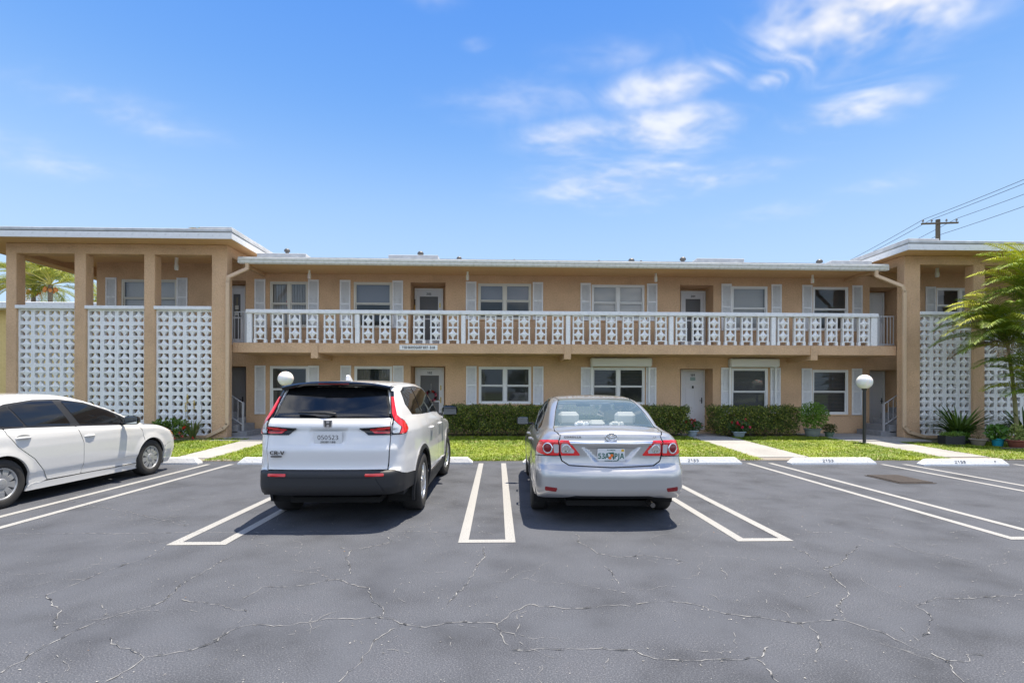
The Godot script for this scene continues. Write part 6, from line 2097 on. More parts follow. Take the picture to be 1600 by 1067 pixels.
func blade_strip(mb: MB, pts: Array, wide: Array, side: Vector3, col: Color):   # a ribbon leaf along points
	var prev := []
	for k in pts.size():
		var d: Vector3 = (pts[mini(k + 1, pts.size() - 1)] - pts[maxi(k - 1, 0)]).normalized()
		var s: Vector3 = (side - d * side.dot(d)).normalized()
		var n := s.cross(d).normalized()
		mb.col = col
		var a := mb.vert(pts[k] + s * wide[k] * 0.5 + n * wide[k] * 0.15, (n - s * 0.4).normalized())
		var m := mb.vert(pts[k], n)
		var b := mb.vert(pts[k] - s * wide[k] * 0.5 + n * wide[k] * 0.15, (n + s * 0.4).normalized())
		if prev:
			mb.face(prev[0], prev[1], m)
			mb.face(prev[0], m, a)
			mb.face(prev[1], prev[2], b)
			mb.face(prev[1], b, m)
		prev = [a, m, b]

func make_lawn():
	rng.seed = 31
	var mb := MB.new()
	for k in 7:
		var a := rng.randf() * TAU
		var out := Vector3(cos(a), 0, sin(a))
		var h := rng.randf_range(0.03, 0.055)
		var base := out * rng.randf_range(0.0, 0.04) + Vector3(rng.randf_range(-0.02, 0.02), 0, rng.randf_range(-0.02, 0.02))
		var side := out.cross(Vector3.UP)
		var reach := rng.randf_range(0.015, 0.05)
		var w := rng.randf_range(0.007, 0.011)
		var p := [base - Vector3(0, 0.01, 0), base + out * reach * 0.4 + Vector3(0, h * 0.7, 0), base + out * reach + Vector3(0, h, 0)]
		mb.col = Color.WHITE * rng.randf_range(0.75, 1.2)
		mb.col.a = 1.0
		var nn := (out * -0.5 + Vector3.UP).normalized()
		var v0 := mb.vert(p[0] + side * w / 2, nn)
		var v1 := mb.vert(p[0] - side * w / 2, nn)
		var v2 := mb.vert(p[1] + side * w / 2, nn)
		var v3 := mb.vert(p[1] - side * w / 2, nn)
		var v4 := mb.vert(p[2], nn)
		mb.face(v0, v1, v3)
		mb.face(v0, v3, v2)
		mb.face(v2, v3, v4)
	var tuft := mb.mesh()
	tuft.surface_set_material(0, M.blade)
	var areas := [[-16.5, -7.12, 10.97, 14.75], [-6.24, -1.62, 10.97, 13.92], [-1.62, 5.84, 10.97, 15.35], [7.13, 9.94, 10.97, 15.35], [9.94, 10.19, 10.97, 14.1], [11.33, 19.0, 10.97, 13.9]]
	var xs := []
	var cols := []
	var patch := FastNoiseLite.new()
	patch.seed = 4
	patch.frequency = 0.55
	patch.fractal_octaves = 3
	for r in areas:
		var n := int((r[1] - r[0]) * (r[3] - r[2]) * 720.0)
		for k in n:
			var x := rng.randf_range(r[0] - 0.03, r[1] + 0.03)
			var d := rng.randf_range(r[2], r[3])
			var s := rng.randf_range(0.6, 1.1)
			var p := patch.get_noise_2d(x, d)
			if p < -0.42 and rng.randf() < 0.5:
				continue
			var b := Basis(Vector3.UP, rng.randf() * TAU) * Basis(Vector3(rng.randf_range(-1, 1), 0, rng.randf_range(-1, 1)).normalized(), rng.randf_range(0, 0.25)) * Basis.from_scale(Vector3(s, s * rng.randf_range(0.7, 1.15), s))
			xs.append(Transform3D(b, Vector3(x, grade(d) - 0.004, -d)))
			var t := clampf(0.5 + p * 0.8 + rng.randf_range(-0.35, 0.35), 0.0, 1.0)
			var c := tone(Color(0.13, 0.22, 0.012), Color(0.31, 0.39, 0.026), t)
			if rng.randf() < 0.07:
				c = tone(Color(0.34, 0.31, 0.12), Color(0.48, 0.45, 0.22), rng.randf())
			cols.append(c)
	var mm := MultiMesh.new()
	mm.transform_format = MultiMesh.TRANSFORM_3D
	mm.use_colors = true
	mm.mesh = tuft
	mm.instance_count = xs.size()
	for k in xs.size():
		mm.set_instance_transform(k, xs[k])
		mm.set_instance_color(k, cols[k])
	var o := MultiMeshInstance3D.new()
	o.name = "lawn_grass"
	o.multimesh = mm
	add_child(o)
	o.set_meta("kind", "stuff")
	o.set_meta("label", "short bright green lawn between the wheel stops and the building")
	o.set_meta("category", "grass")

func hedge(at: Vector3, size: Vector3, label: String, sd: int):   # clipped box of small glossy leaves on woody stems; at: middle of its base
	var t := thing("clipped_hedge", label, "hedge", at, "hedges along the wall")
	rng.seed = sd
	var bump := FastNoiseLite.new()
	bump.seed = sd
	bump.frequency = 2.2
	bump.fractal_octaves = 3
	var mb := MB.new()
	var n := int((size.x * size.y + size.x * size.z + 2.0 * size.z * size.y) * 2100.0)
	var hx := size.x / 2
	var hz := size.z / 2
	for k in n:
		var p := Vector3(rng.randf_range(-hx, hx), rng.randf_range(0.10, size.y), rng.randf_range(-hz, hz))
		var out := Vector3.ZERO
		var depth := 0.22 * pow(rng.randf(), 1.7)
		var pick := rng.randf() * (size.x * size.y + size.x * size.z * 0.8 + 2.0 * size.z * size.y)
		if pick < size.x * size.y:
			p.z = hz - depth
			out = Vector3(0, 0.25, 1)
		elif pick < size.x * size.y + size.x * size.z * 0.8:
			p.y = size.y - depth
			out = Vector3(0, 1, 0.15)
		else:
			var e := -1.0 if rng.randf() < 0.5 else 1.0
			p.x = e * (hx - depth)
			out = Vector3(e, 0.25, 0.2)
		var thin := smooth(0.0, 0.38, p.y)
		if rng.randf() > 0.35 + 0.65 * thin:
			continue
		p += out * (bump.get_noise_3dv(p + at) * 0.15 + (rng.randf_range(0.02, 0.10) if rng.randf() < 0.03 else 0.0))
		var dir := (out.normalized() * rng.randf_range(0.2, 1.0) + Vector3(rng.randf_range(-1, 1), rng.randf_range(-0.5, 1.0), rng.randf_range(-1, 1))).normalized()
		var glint_leaf := rng.randf() < 0.20  # bright yellow leaves, their share raised to imitate specular flecks
		var c := tone(Color(0.05, 0.085, 0.014), Color(0.12, 0.165, 0.026), rng.randf())
		if glint_leaf:
			c = tone(Color(0.24, 0.28, 0.04), Color(0.40, 0.40, 0.07), rng.randf())
		elif rng.randf() < 0.05:
			c = Color(0.12, 0.07, 0.03)
		leaf(mb, p, dir, out + Vector3(rng.randf_range(-0.5, 0.5), 0, rng.randf_range(-0.5, 0.5)), rng.randf_range(0.035, 0.06), rng.randf_range(0.022, 0.032), c)
	var fo := part("foliage", mb, M.leaf, t)
	fo.set_meta("kind", "stuff")
	mb = MB.new()
	var m := int(size.x / 0.28)
	for k in m:
		var x := lerpf(-hx + 0.15, hx - 0.15, (k + 0.5) / m) + rng.randf_range(-0.07, 0.07)
		var z := rng.randf_range(-0.1, hz - 0.2)
		for j in 4:
			var e := Vector3(x + rng.randf_range(-0.22, 0.22), rng.randf_range(0.5, 0.9) * size.y, z + rng.randf_range(-0.2, 0.25))
			mb.tube([Vector3(x + rng.randf_range(-0.03, 0.03), -0.02, z), Vector3(x, 0.0, z).lerp(e, 0.5) + Vector3(rng.randf_range(-0.05, 0.05), 0, 0), e], [0.014, 0.010, 0.004], 5, false)
	part("stems", mb, M.bark, t).set_meta("kind", "stuff")
	# large leaves added inside the hedge to block light through it
	mb = MB.new()
	for k in int(size.x * 260):
		var p := Vector3(rng.randf_range(-hx + 0.2, hx - 0.2), rng.randf_range(0.25, size.y - 0.2), rng.randf_range(-hz + 0.1, hz - 0.25))
		leaf(mb, p, Vector3(rng.randf_range(-1, 1), rng.randf_range(-1, 1), rng.randf_range(-1, 1)).normalized(), Vector3.UP, 0.16, 0.12, tone(Color(0.05, 0.085, 0.014), Color(0.12, 0.165, 0.026), rng.randf()))
	part("inner_leaves", mb, M.leaf, t).set_meta("kind", "stuff")

func bush_leaves(mb: MB, c: Vector3, r: Vector3, n: int, size: float, wide: float, lo: Color, hi: Color, sd: int):
	rng.seed = sd
	for k in n:
		var d := Vector3(rng.randfn(), rng.randfn(), rng.randfn()).normalized()
		var q := pow(rng.randf(), 0.4)
		var p := c + d * r * q
		var dir := (d * 0.9 + Vector3(rng.randf_range(-1, 1), rng.randf_range(-0.2, 1.0), rng.randf_range(-1, 1)) * 0.8).normalized()
		leaf(mb, p, dir, d + Vector3.UP * 0.6, size * rng.randf_range(0.7, 1.2), wide * rng.randf_range(0.8, 1.2), tone(lo, hi, rng.randf()))

func pot_shape(top: float, bottom: float, h: float, rim := 0.02) -> Array:
	return [Vector2(bottom * 0.5, 0.0), Vector2(bottom, 0.004), Vector2(lerpf(bottom, top, 0.75), h * 0.75), Vector2(top, h - rim * 1.6), Vector2(top + rim, h - rim * 1.4), Vector2(top + rim, h), Vector2(top - 0.008, h), Vector2(top - 0.02, h - 0.03), Vector2(0.0, h - 0.035)]

func potted(called: String, label: String, at: Vector3, pot_col: Color, prof: Array, group := "") -> Node3D:
	var t := thing(called, label, "potted plant", at, group)
	var mb := MB.new()
	mb.lathe(prof, 20)
	var m := mat("pot_%d" % M.size(), pot_col, 0.7)
	tri_map(m, 2.0, ntex(500 + M.size(), 0.03, 4, 64, [[0.0, grey(0.72)], [1.0, grey(1.0)]]), null)
	part("pot", mb, m, t)
	return t

func strap_plant(mb: MB, n: int, length: float, wide: float, lo: Color, hi: Color, spread: float, sd: int, base := Vector3.ZERO):
	rng.seed = sd
	for k in n:
		var a := rng.randf() * TAU
		var out := Vector3(cos(a), 0, sin(a))
		var l := length * rng.randf_range(0.65, 1.1)
		var e := rng.randf_range(0.25, 1.0) * spread
		var pts := []
		var ws := []
		var m := 7
		for j in m:
			var s := float(j) / (m - 1)
			var ang := lerpf(1.35, 1.35 - e * 1.9, s)
			if j == 0:
				pts.append(base + out * rng.randf_range(0.0, 0.06))
			else:
				pts.append(pts[j - 1] + (out * cos(ang) + Vector3.UP * sin(ang)) * l / (m - 1))
			ws.append(wide * (0.55 + 0.9 * s) * (1.0 - pow(s, 3.0)) + 0.002)
		blade_strip(mb, pts, ws, out.cross(Vector3.UP), tone(lo, hi, rng.randf()))

func frond(mb: MB, stalk: MB, at: Vector3, az: float, lift: float, length: float, droop: float, leaf_len: float, lo: Color, hi: Color, sd: int, pairs := 40, wind := Vector3.ZERO):   # a feather leaf: arching midrib with leaflets on both sides
	var r := RandomNumberGenerator.new()
	r.seed = sd
	var out := Vector3(sin(az), 0, -cos(az))
	var p := at
	var pts := []
	var rad := []
	var m := 15
	for j in m:
		var s := float(j) / (m - 1)
		pts.append(p)
		rad.append(lerpf(0.017, 0.004, s) * (length / 2.0))
		var ang := lift - droop * pow(s, 1.3)
		p += ((out * cos(ang) + Vector3.UP * sin(ang)).normalized() + wind * s).normalized() * length / (m - 1)
	stalk.tube(pts, rad, 5, false)
	for j in pairs:
		var s := lerpf(0.16, 0.99, (j + 0.5) / pairs)
		var f := s * (m - 1)
		var k := mini(int(f), m - 2)
		var c: Vector3 = pts[k].lerp(pts[k + 1], f - k)
		var d: Vector3 = (pts[k + 1] - pts[k]).normalized()
		var side := d.cross(Vector3.UP).normalized()
		var up := side.cross(d)
		var ll := leaf_len * (sin(PI * clampf(s * 0.9 + 0.12, 0.0, 1.0)) * 0.75 + 0.25) * r.randf_range(0.85, 1.1)
		for e in [-1.0, 1.0]:
			var go: Vector3 = (side * e * 0.85 + d * lerpf(0.45, 1.1, s) + up * 0.42).normalized()
			var q1: Vector3 = c + go * ll * 0.5
			var q2: Vector3 = q1 + (go + Vector3.DOWN * 0.75 + wind * 0.8 + Vector3(r.randf_range(-0.1, 0.1), r.randf_range(-0.15, 0.1), r.randf_range(-0.1, 0.1))).normalized() * ll * 0.5
			var w := leaf_len * 0.034
			blade_strip(mb, [c, q1, q2], [w * 0.7, w, 0.003], d, tone(lo, hi, r.randf()))

func areca(at: Vector3, label: String, crowns: Array, sd: int):
	var t := thing("areca_palm", label, "palm", at)
	var stem := MB.new()
	var n := 0
	for c in crowns:   # crown: offset, fronds, length, base colour shift
		var top: Vector3 = c[0]
		var foot := Vector3(top.x * 0.35, 0, top.z * 0.35)
		var pts := []
		for j in 6:
			var s := j / 5.0
			pts.append(foot.lerp(top, s) + Vector3(sin(s * 3.0) * 0.05, 0, 0))
		stem.tube(pts, [0.055, 0.05, 0.048, 0.045, 0.042, 0.035], 8, false)
	var st := part("trunk", stem, M.palm_stem, t)
	for c in crowns:
		for f in c[1]:
			var mb := MB.new()
			var rib := MB.new()
			var lo: Color = Color(0.10, 0.19, 0.02)
			var hi: Color = Color(0.30, 0.39, 0.03)
			if f.size() > 4 and f[4] == 1:
				lo = Color(0.16, 0.10, 0.045)
				hi = Color(0.26, 0.18, 0.09)
			elif f.size() > 4 and f[4] == 2:  # sunlit fronds: the brighter yellow-green is painted in
				lo = Color(0.28, 0.33, 0.02)
				hi = Color(0.48, 0.50, 0.04)
			frond(mb, rib, c[0], deg_to_rad(f[0]), deg_to_rad(f[1]), f[2], deg_to_rad(f[3] * 0.85), 0.60, lo, hi, sd + n)
			n += 1
			var fr := part("frond", mb, M.frond, t)
			part("rib", rib, M.palm_rib, fr)

func coconut(at: Vector3, h: float, label: String, sd: int, wind: Vector3, length := 3.3):
	var t := thing("coconut_palm", label, "palm", at, "palms far behind the block")
	var stem := MB.new()
	var pts := []
	for j in 8:
		var s := j / 7.0
		pts.append(Vector3(sin(s * 1.6) * 0.5 - 0.5 * sin(1.6), s * h, 0))
	stem.tube(pts, [0.20, 0.17, 0.15, 0.14, 0.13, 0.13, 0.12, 0.12], 9, false)
	part("trunk", stem, M.bark, t)
	rng.seed = sd
	for k in 26:
		var mb := MB.new()
		var rib := MB.new()
		var dry := k % 7 == 5
		frond(mb, rib, Vector3(0, h, 0), TAU * k / 13.0 + rng.randf_range(-0.2, 0.2), deg_to_rad(rng.randf_range(-5, 75)), length * rng.randf_range(0.8, 1.1), deg_to_rad(rng.randf_range(60, 110)), 0.95, Color(0.22, 0.13, 0.03) if dry else Color(0.09, 0.14, 0.018), Color(0.40, 0.24, 0.04) if dry else Color(0.32, 0.33, 0.035), sd + k, 46, wind)
		var fr := part("frond", mb, M.frond, t)
		part("rib", rib, M.palm_rib, fr)
	for k in 7:
		var mb := MB.new()
		var a := TAU * k / 7.0
		var c := Vector3(cos(a) * 0.28, h - 0.25 - 0.1 * (k % 2), sin(a) * 0.28)
		mb.lathe([Vector2(0, -0.13), Vector2(0.07, -0.10), Vector2(0.10, 0.0), Vector2(0.07, 0.10), Vector2(0, 0.13)], 10, c)
		part("coconut", mb, M.coconut_husk, t)

func make_plants():
	mat("palm_stem", lin(0.30, 0.27, 0.12), 0.7)
	mat("palm_rib", lin(0.28, 0.27, 0.06), 0.6)
	mat("coconut_husk", lin(0.32, 0.13, 0.03), 0.8)
	make_lawn()
	hedge(Vector3(2.13, 0.10, -15.80), Vector3(7.5, 0.93, 1.05), "long clipped green hedge under the middle ground-floor windows", 51)
	hedge(Vector3(8.05, 0.10, -15.80), Vector3(2.5, 0.92, 1.0), "shorter clipped hedge right of the white lower door 101", 52)
	# potted plants along the walls
	var mb: MB
	var t := potted("potted_shrub", "bright green round shrub in a grey-green pot at the end of the short hedge", Vector3(9.72, 0.125, -15.30), lin(0.24, 0.27, 0.24), pot_shape(0.23, 0.18, 0.26))
	mb = MB.new()
	bush_leaves(mb, Vector3(0, 0.66, 0), Vector3(0.46, 0.40, 0.42), 2600, 0.06, 0.03, Color(0.07, 0.16, 0.012), Color(0.17, 0.30, 0.03), 61)
	part("foliage", mb, M.leaf, t).set_meta("kind", "stuff")
	t = potted("potted_shrub", "small low plant in a green pot beside the grey-green pot of the round shrub", Vector3(10.28, 0.125, -15.35), lin(0.16, 0.24, 0.16), pot_shape(0.13, 0.10, 0.15))
	mb = MB.new()
	bush_leaves(mb, Vector3(0, 0.26, 0), Vector3(0.20, 0.13, 0.2), 350, 0.07, 0.03, Color(0.06, 0.08, 0.02), Color(0.13, 0.14, 0.04), 62)
	part("foliage", mb, M.leaf, t).set_meta("kind", "stuff")
	for f in [[Vector3(6.02, 0.135, -15.45), "red geraniums in a pale blue bowl left of the path to door 101", 71], [Vector3(7.33, 0.125, -15.10), "pink and red geraniums in a pale blue bowl right of the path to door 101", 72]]:
		t = potted("flower_pot", f[1], f[0], lin(0.36, 0.44, 0.48), pot_shape(0.19, 0.12, 0.19), "flower bowls by the path")
		mb = MB.new()
		bush_leaves(mb, Vector3(0, 0.33, 0), Vector3(0.30, 0.17, 0.24), 420, 0.075, 0.055, Color(0.03, 0.07, 0.014), Color(0.07, 0.13, 0.03), f[2])
		part("foliage", mb, M.leaf, t).set_meta("kind", "stuff")
		rng.seed = f[2]
		for k in 13:
			mb = MB.new()
			var c := Vector3(rng.randf_range(-0.32, 0.32), rng.randf_range(0.28, 0.56), rng.randf_range(0.02, 0.24))
			var col := Color(0.62, 0.015, 0.05) if (f[2] == 71 or k % 2) else Color(0.78, 0.05, 0.16)
			for j in 16:
				var d := Vector3(rng.randfn(), rng.randfn(), rng.randfn()).normalized()
				leaf(mb, c + d * 0.012, d, Vector3.UP, 0.036, 0.034, col * rng.randf_range(0.7, 1.2))
			part("blossom", mb, M.petal, t)
	# bed at the right wing
	t = thing("planter_box", "black rectangular planter with a mat of small green leaves by the right screen", "planter", Vector3(12.38, 0.075, -13.42))
	mb = MB.new()
	for e in [[-0.27, 0.27, -0.13, -0.11], [-0.27, 0.27, 0.11, 0.13], [-0.27, -0.25, -0.109, 0.109], [0.25, 0.27, -0.109, 0.109]]:
		mb.bev(e[0], e[1], 0.0, 0.26, e[2], e[3], 0.004)
	mb.box(-0.25, 0.25, 0.0, 0.23, -0.109, 0.109)
	part("box", mb, M.trim_black, t)
	mb = MB.new()
	bush_leaves(mb, Vector3(0, 0.28, 0), Vector3(0.29, 0.06, 0.16), 800, 0.035, 0.025, Color(0.08, 0.16, 0.015), Color(0.18, 0.28, 0.04), 81)
	part("foliage", mb, M.leaf, t).set_meta("kind", "stuff")
	t = thing("planter_box", "low dark planter between the black planter and the taupe bowl", "planter", Vector3(12.78, 0.075, -13.62))
	mb = MB.new()
	mb.bev(-0.25, 0.25, 0.0, 0.17, -0.11, 0.11, 0.008)
	part("box", mb, M.trim_black, t)
	mb = MB.new()
	bush_leaves(mb, Vector3(0, 0.22, 0.02), Vector3(0.27, 0.09, 0.16), 260, 0.09, 0.06, Color(0.05, 0.12, 0.014), Color(0.12, 0.22, 0.03), 82)
	part("foliage", mb, M.leaf, t).set_meta("kind", "stuff")
	t = potted("bowl_pot", "taupe bowl pot with dry stalks in front of the big strap-leaved plant", Vector3(12.92, 0.07, -13.20), lin(0.30, 0.25, 0.20), pot_shape(0.185, 0.12, 0.20))
	mb = MB.new()
	strap_plant(mb, 24, 0.22, 0.012, Color(0.16, 0.11, 0.05), Color(0.25, 0.19, 0.09), 1.2, 83, Vector3(0, 0.17, 0))
	part("stalks", mb, M.blade, t).set_meta("kind", "stuff")
	for s in [[Vector3(13.35, 0.09, -14.2), "big clump of long dark strap leaves against the right screen", 130, 1.18, 84], [Vector3(15.0, 0.08, -13.9), "second clump of long dark strap leaves at the right edge", 110, 1.1, 85]]:
		t = thing("strap_leaf_plant", s[1], "plant", s[0], "strap-leaved plants by the right screen")
		mb = MB.new()
		strap_plant(mb, s[2], s[3], 0.062, Color(0.035, 0.085, 0.012), Color(0.11, 0.18, 0.025), 1.0, s[4])
		part("leaves", mb, M.blade, t).set_meta("kind", "stuff")
		mb = MB.new()
		strap_plant(mb, 26, s[3] * 0.7, 0.045, Color(0.17, 0.11, 0.05), Color(0.26, 0.19, 0.10), 1.5, s[4] + 7)
		part("dry_leaves", mb, M.blade, t).set_meta("kind", "stuff")
	for p in [["turquoise pot with broad green leaves beside the terracotta pot", Vector3(13.28, 0.065, -13.02), lin(0.012, 0.32, 0.44), 0.135, 0.10, 0.235, 86], ["wide terracotta pot with pale green succulent leaves beside the turquoise pot", Vector3(13.48, 0.06, -12.72), lin(0.28, 0.085, 0.055), 0.20, 0.14, 0.225, 87], ["terracotta pot with broad leaves cut by the right edge", Vector3(14.05, 0.06, -12.85), lin(0.30, 0.09, 0.055), 0.17, 0.12, 0.17, 88]]:
		t = potted("potted_plant", p[0], p[1], p[2], pot_shape(p[3], p[4], p[5]), "pots in the bed by the right screen")
		mb = MB.new()
		var pale: bool = p[6] == 87
		bush_leaves(mb, Vector3(0, p[5] + 0.14, 0), Vector3(0.24, 0.17, 0.22) if not pale else Vector3(0.17, 0.26, 0.17), 150 if not pale else 330, 0.13 if not pale else 0.06, 0.10 if not pale else 0.035, Color(0.05, 0.13, 0.014) if not pale else Color(0.16, 0.22, 0.05), Color(0.12, 0.24, 0.03) if not pale else Color(0.34, 0.38, 0.10), p[6])
		part("foliage", mb, M.leaf, t).set_meta("kind", "stuff")
	# areca palms: fronds as azimuth (0 = away), rise, length, droop, kind
	areca(Vector3(14.75, 0.07, -13.75), "feathery areca palm with arching yellow-green fronds before the right screen", [
		[Vector3(-0.45, 2.75, 0.0), [[-92, 68, 2.3, 120, 2], [-84, 58, 2.2, 115], [-102, 52, 2.1, 108, 2], [-95, 60, 2.1, 115], [-88, 42, 2.0, 100, 2], [-82, 78, 2.2, 125, 2], [-112, 30, 1.9, 90], [-65, 30, 1.9, 90], [-100, 80, 2.2, 110, 2], [-150, 35, 1.8, 90], [-108, 72, 2.0, 120], [-70, 50, 2.0, 105], [-140, 75, 1.9, 110], [-75, 70, 1.9, 120, 2], [-120, 45, 1.9, 95], [-60, 82, 1.9, 90], [-150, 55, 1.9, 110, 2], [150, 60, 1.9, 110], [90, 60, 2.0, 100], [40, 70, 2.0, 95], [-100, 20, 1.75, 85], [-130, 10, 1.6, 70, 1], [-80, 8, 1.55, 65, 1], [180, 35, 1.7, 90]]],
		[Vector3(0.35, 3.3, 0.15), [[-90, 75, 2.2, 105, 2], [-98, 55, 2.2, 110], [-75, 65, 2.2, 110, 2], [-125, 75, 2.1, 115], [-160, 60, 2.0, 110], [-110, 60, 2.1, 105], [-60, 80, 2.2, 85], [-140, 70, 2.1, 100, 2], [180, 70, 2.1, 100], [90, 70, 2.1, 95], [20, 80, 2.1, 85], [-30, 82, 2.3, 70, 2], [-85, 35, 1.9, 90]]],
		[Vector3(0.0, 1.15, 0.5), [[-95, 62, 1.6, 100], [-80, 45, 1.6, 95, 2], [-110, 72, 1.7, 105, 2], [-75, 80, 1.8, 100], [-125, 35, 1.5, 85], [-60, 75, 1.6, 95], [-130, 60, 1.5, 100], [150, 60, 1.5, 100], [80, 65, 1.6, 95], [20, 78, 1.6, 80], [-100, 35, 1.4, 80], [-160, 40, 1.4, 80]]]], 91)
	areca(Vector3(15.5, 0.08, -13.6), "tall areca palm standing at the right edge, its fronds above the eave", [
		[Vector3(-0.35, 3.9, 0.0), [[-90, 70, 2.2, 100, 2], [-80, 55, 2.2, 95, 2], [-100, 80, 2.3, 95, 2], [-75, 75, 2.3, 95], [-105, 60, 2.2, 105], [-130, 78, 2.2, 100, 2], [-160, 70, 2.1, 105], [-92, 30, 2.0, 85], [-60, 82, 2.3, 75, 2], [-120, 65, 2.1, 100], [180, 70, 2.1, 90], [90, 70, 2.0, 95], [0, 82, 2.2, 70], [-95, 45, 2.0, 90]]],
		[Vector3(-0.7, 2.0, 0.2), [[-90, 70, 1.9, 100], [-80, 55, 1.9, 100, 2], [-105, 75, 2.0, 110], [-140, 70, 1.9, 105], [-85, 30, 1.8, 80], [-120, 60, 1.8, 100], [-60, 80, 1.9, 85], [180, 65, 1.8, 95], [-100, 35, 1.7, 80]]]], 131)
	coconut(Vector3(-27.6, 0, -32.0), 8.0, "windblown coconut palm with orange nuts seen through the left upper opening", 201, Vector3(-0.5, 0.0, 0.1))
	coconut(Vector3(-30.4, 0, -34.0), 8.2, "second windblown coconut palm behind the left column", 231, Vector3(-0.5, 0.05, 0.1))
	coconut(Vector3(-23.4, 0, -40.0), 12.6, "tall palm whose tip shows above the left wing roof", 261, Vector3(-0.2, 0.1, 0.0), 2.0)
	coconut(Vector3(-26.0, 0, -36.0), 6.3, "low windblown palm to the right of the coconut palm in the left opening", 281, Vector3(-0.3, 0.0, 0.1))
	# flower bed at the left wing
	t = thing("aloe_plant", "aloe with upright leaves and tall yellow flower spikes at the left downspout", "plant", Vector3(-8.72, 0.095, -14.72))
	mb = MB.new()
	strap_plant(mb, 34, 0.62, 0.045, Color(0.08, 0.12, 0.03), Color(0.17, 0.21, 0.06), 0.38, 301)
	part("leaves", mb, M.blade, t).set_meta("kind", "stuff")
	for k in [[-0.13, 1.32, 0.03], [-0.16, 1.08, 0.06], [0.03, 1.15, -0.02], [0.28, 1.05, 0.04]]:
		mb = MB.new()
		mb.col = Color(0.20, 0.14, 0.05)
		mb.tube([Vector3(k[0] * 0.4, 0.2, k[2]), Vector3(k[0], k[1] * 0.6, k[2]), Vector3(k[0], k[1], k[2])], [0.008, 0.006, 0.004], 5, false)
		var sp := part("flower_stalk", mb, M.plain_coloured, t)
		if k[0] > 0.2:
			continue
		mb = MB.new()
		rng.seed = 310
		for j in 60:
			var a := rng.randf() * TAU
			leaf(mb, Vector3(k[0], k[1] - rng.randf() * 0.24, k[2]), Vector3(cos(a), -0.6, sin(a)).normalized(), Vector3.UP, 0.045, 0.014, Color(0.72, 0.50, 0.02))
		part("blossom", mb, M.petal, sp)
	t = thing("flowering_shrub", "leafy low shrub with small red flowers left of the aloe", "plant", Vector3(-9.45, 0.09, -14.65))
	mb = MB.new()
	bush_leaves(mb, Vector3(0.1, 0.32, 0), Vector3(0.62, 0.30, 0.28), 700, 0.10, 0.06, Color(0.05, 0.11, 0.014), Color(0.17, 0.27, 0.04), 321)
	part("foliage", mb, M.leaf, t).set_meta("kind", "stuff")
	rng.seed = 322
	for k in 14:
		mb = MB.new()
		var c := Vector3(rng.randf_range(-0.35, 1.05), rng.randf_range(0.08, 0.42), rng.randf_range(0.15, 0.32))
		for j in 14:
			var d := Vector3(rng.randfn(), rng.randfn(), rng.randfn()).normalized()
			leaf(mb, c + d * 0.01, d, Vector3.UP, 0.036, 0.03, Color(0.70, 0.05, 0.03) * rng.randf_range(0.7, 1.2))
		part("blossom", mb, M.petal, t)
	for s in [[-10.6, -8.05, 14.40, "weathered edging boards along the left flower bed"], [11.6, 12.3, 13.75, "edging board at the foot of the right downspout"], [12.9, 15.5, 12.55, "edging boards in front of the right flower pots"]]:
		t = thing("bed_edging", s[3], "edging", Vector3((s[0] + s[1]) / 2, grade(s[2]), -s[2]))
		var m := int(ceil((s[1] - s[0]) / 0.55))
		for k in m:
			mb = MB.new()
			var a: float = lerpf(s[0], s[1], float(k) / m) - t.position.x
			var b: float = lerpf(s[0], s[1], float(k + 1) / m) - t.position.x
			rng.seed = 400 + k
			mb.obox(Vector3((a + b) / 2, 0.02, rng.randf_range(-0.02, 0.02)), Vector3(b - a - 0.01, 0.07, 0.04), Basis(Vector3.UP, rng.randf_range(-0.04, 0.04)), 0.006)
			part("board", mb, M.bark, t)

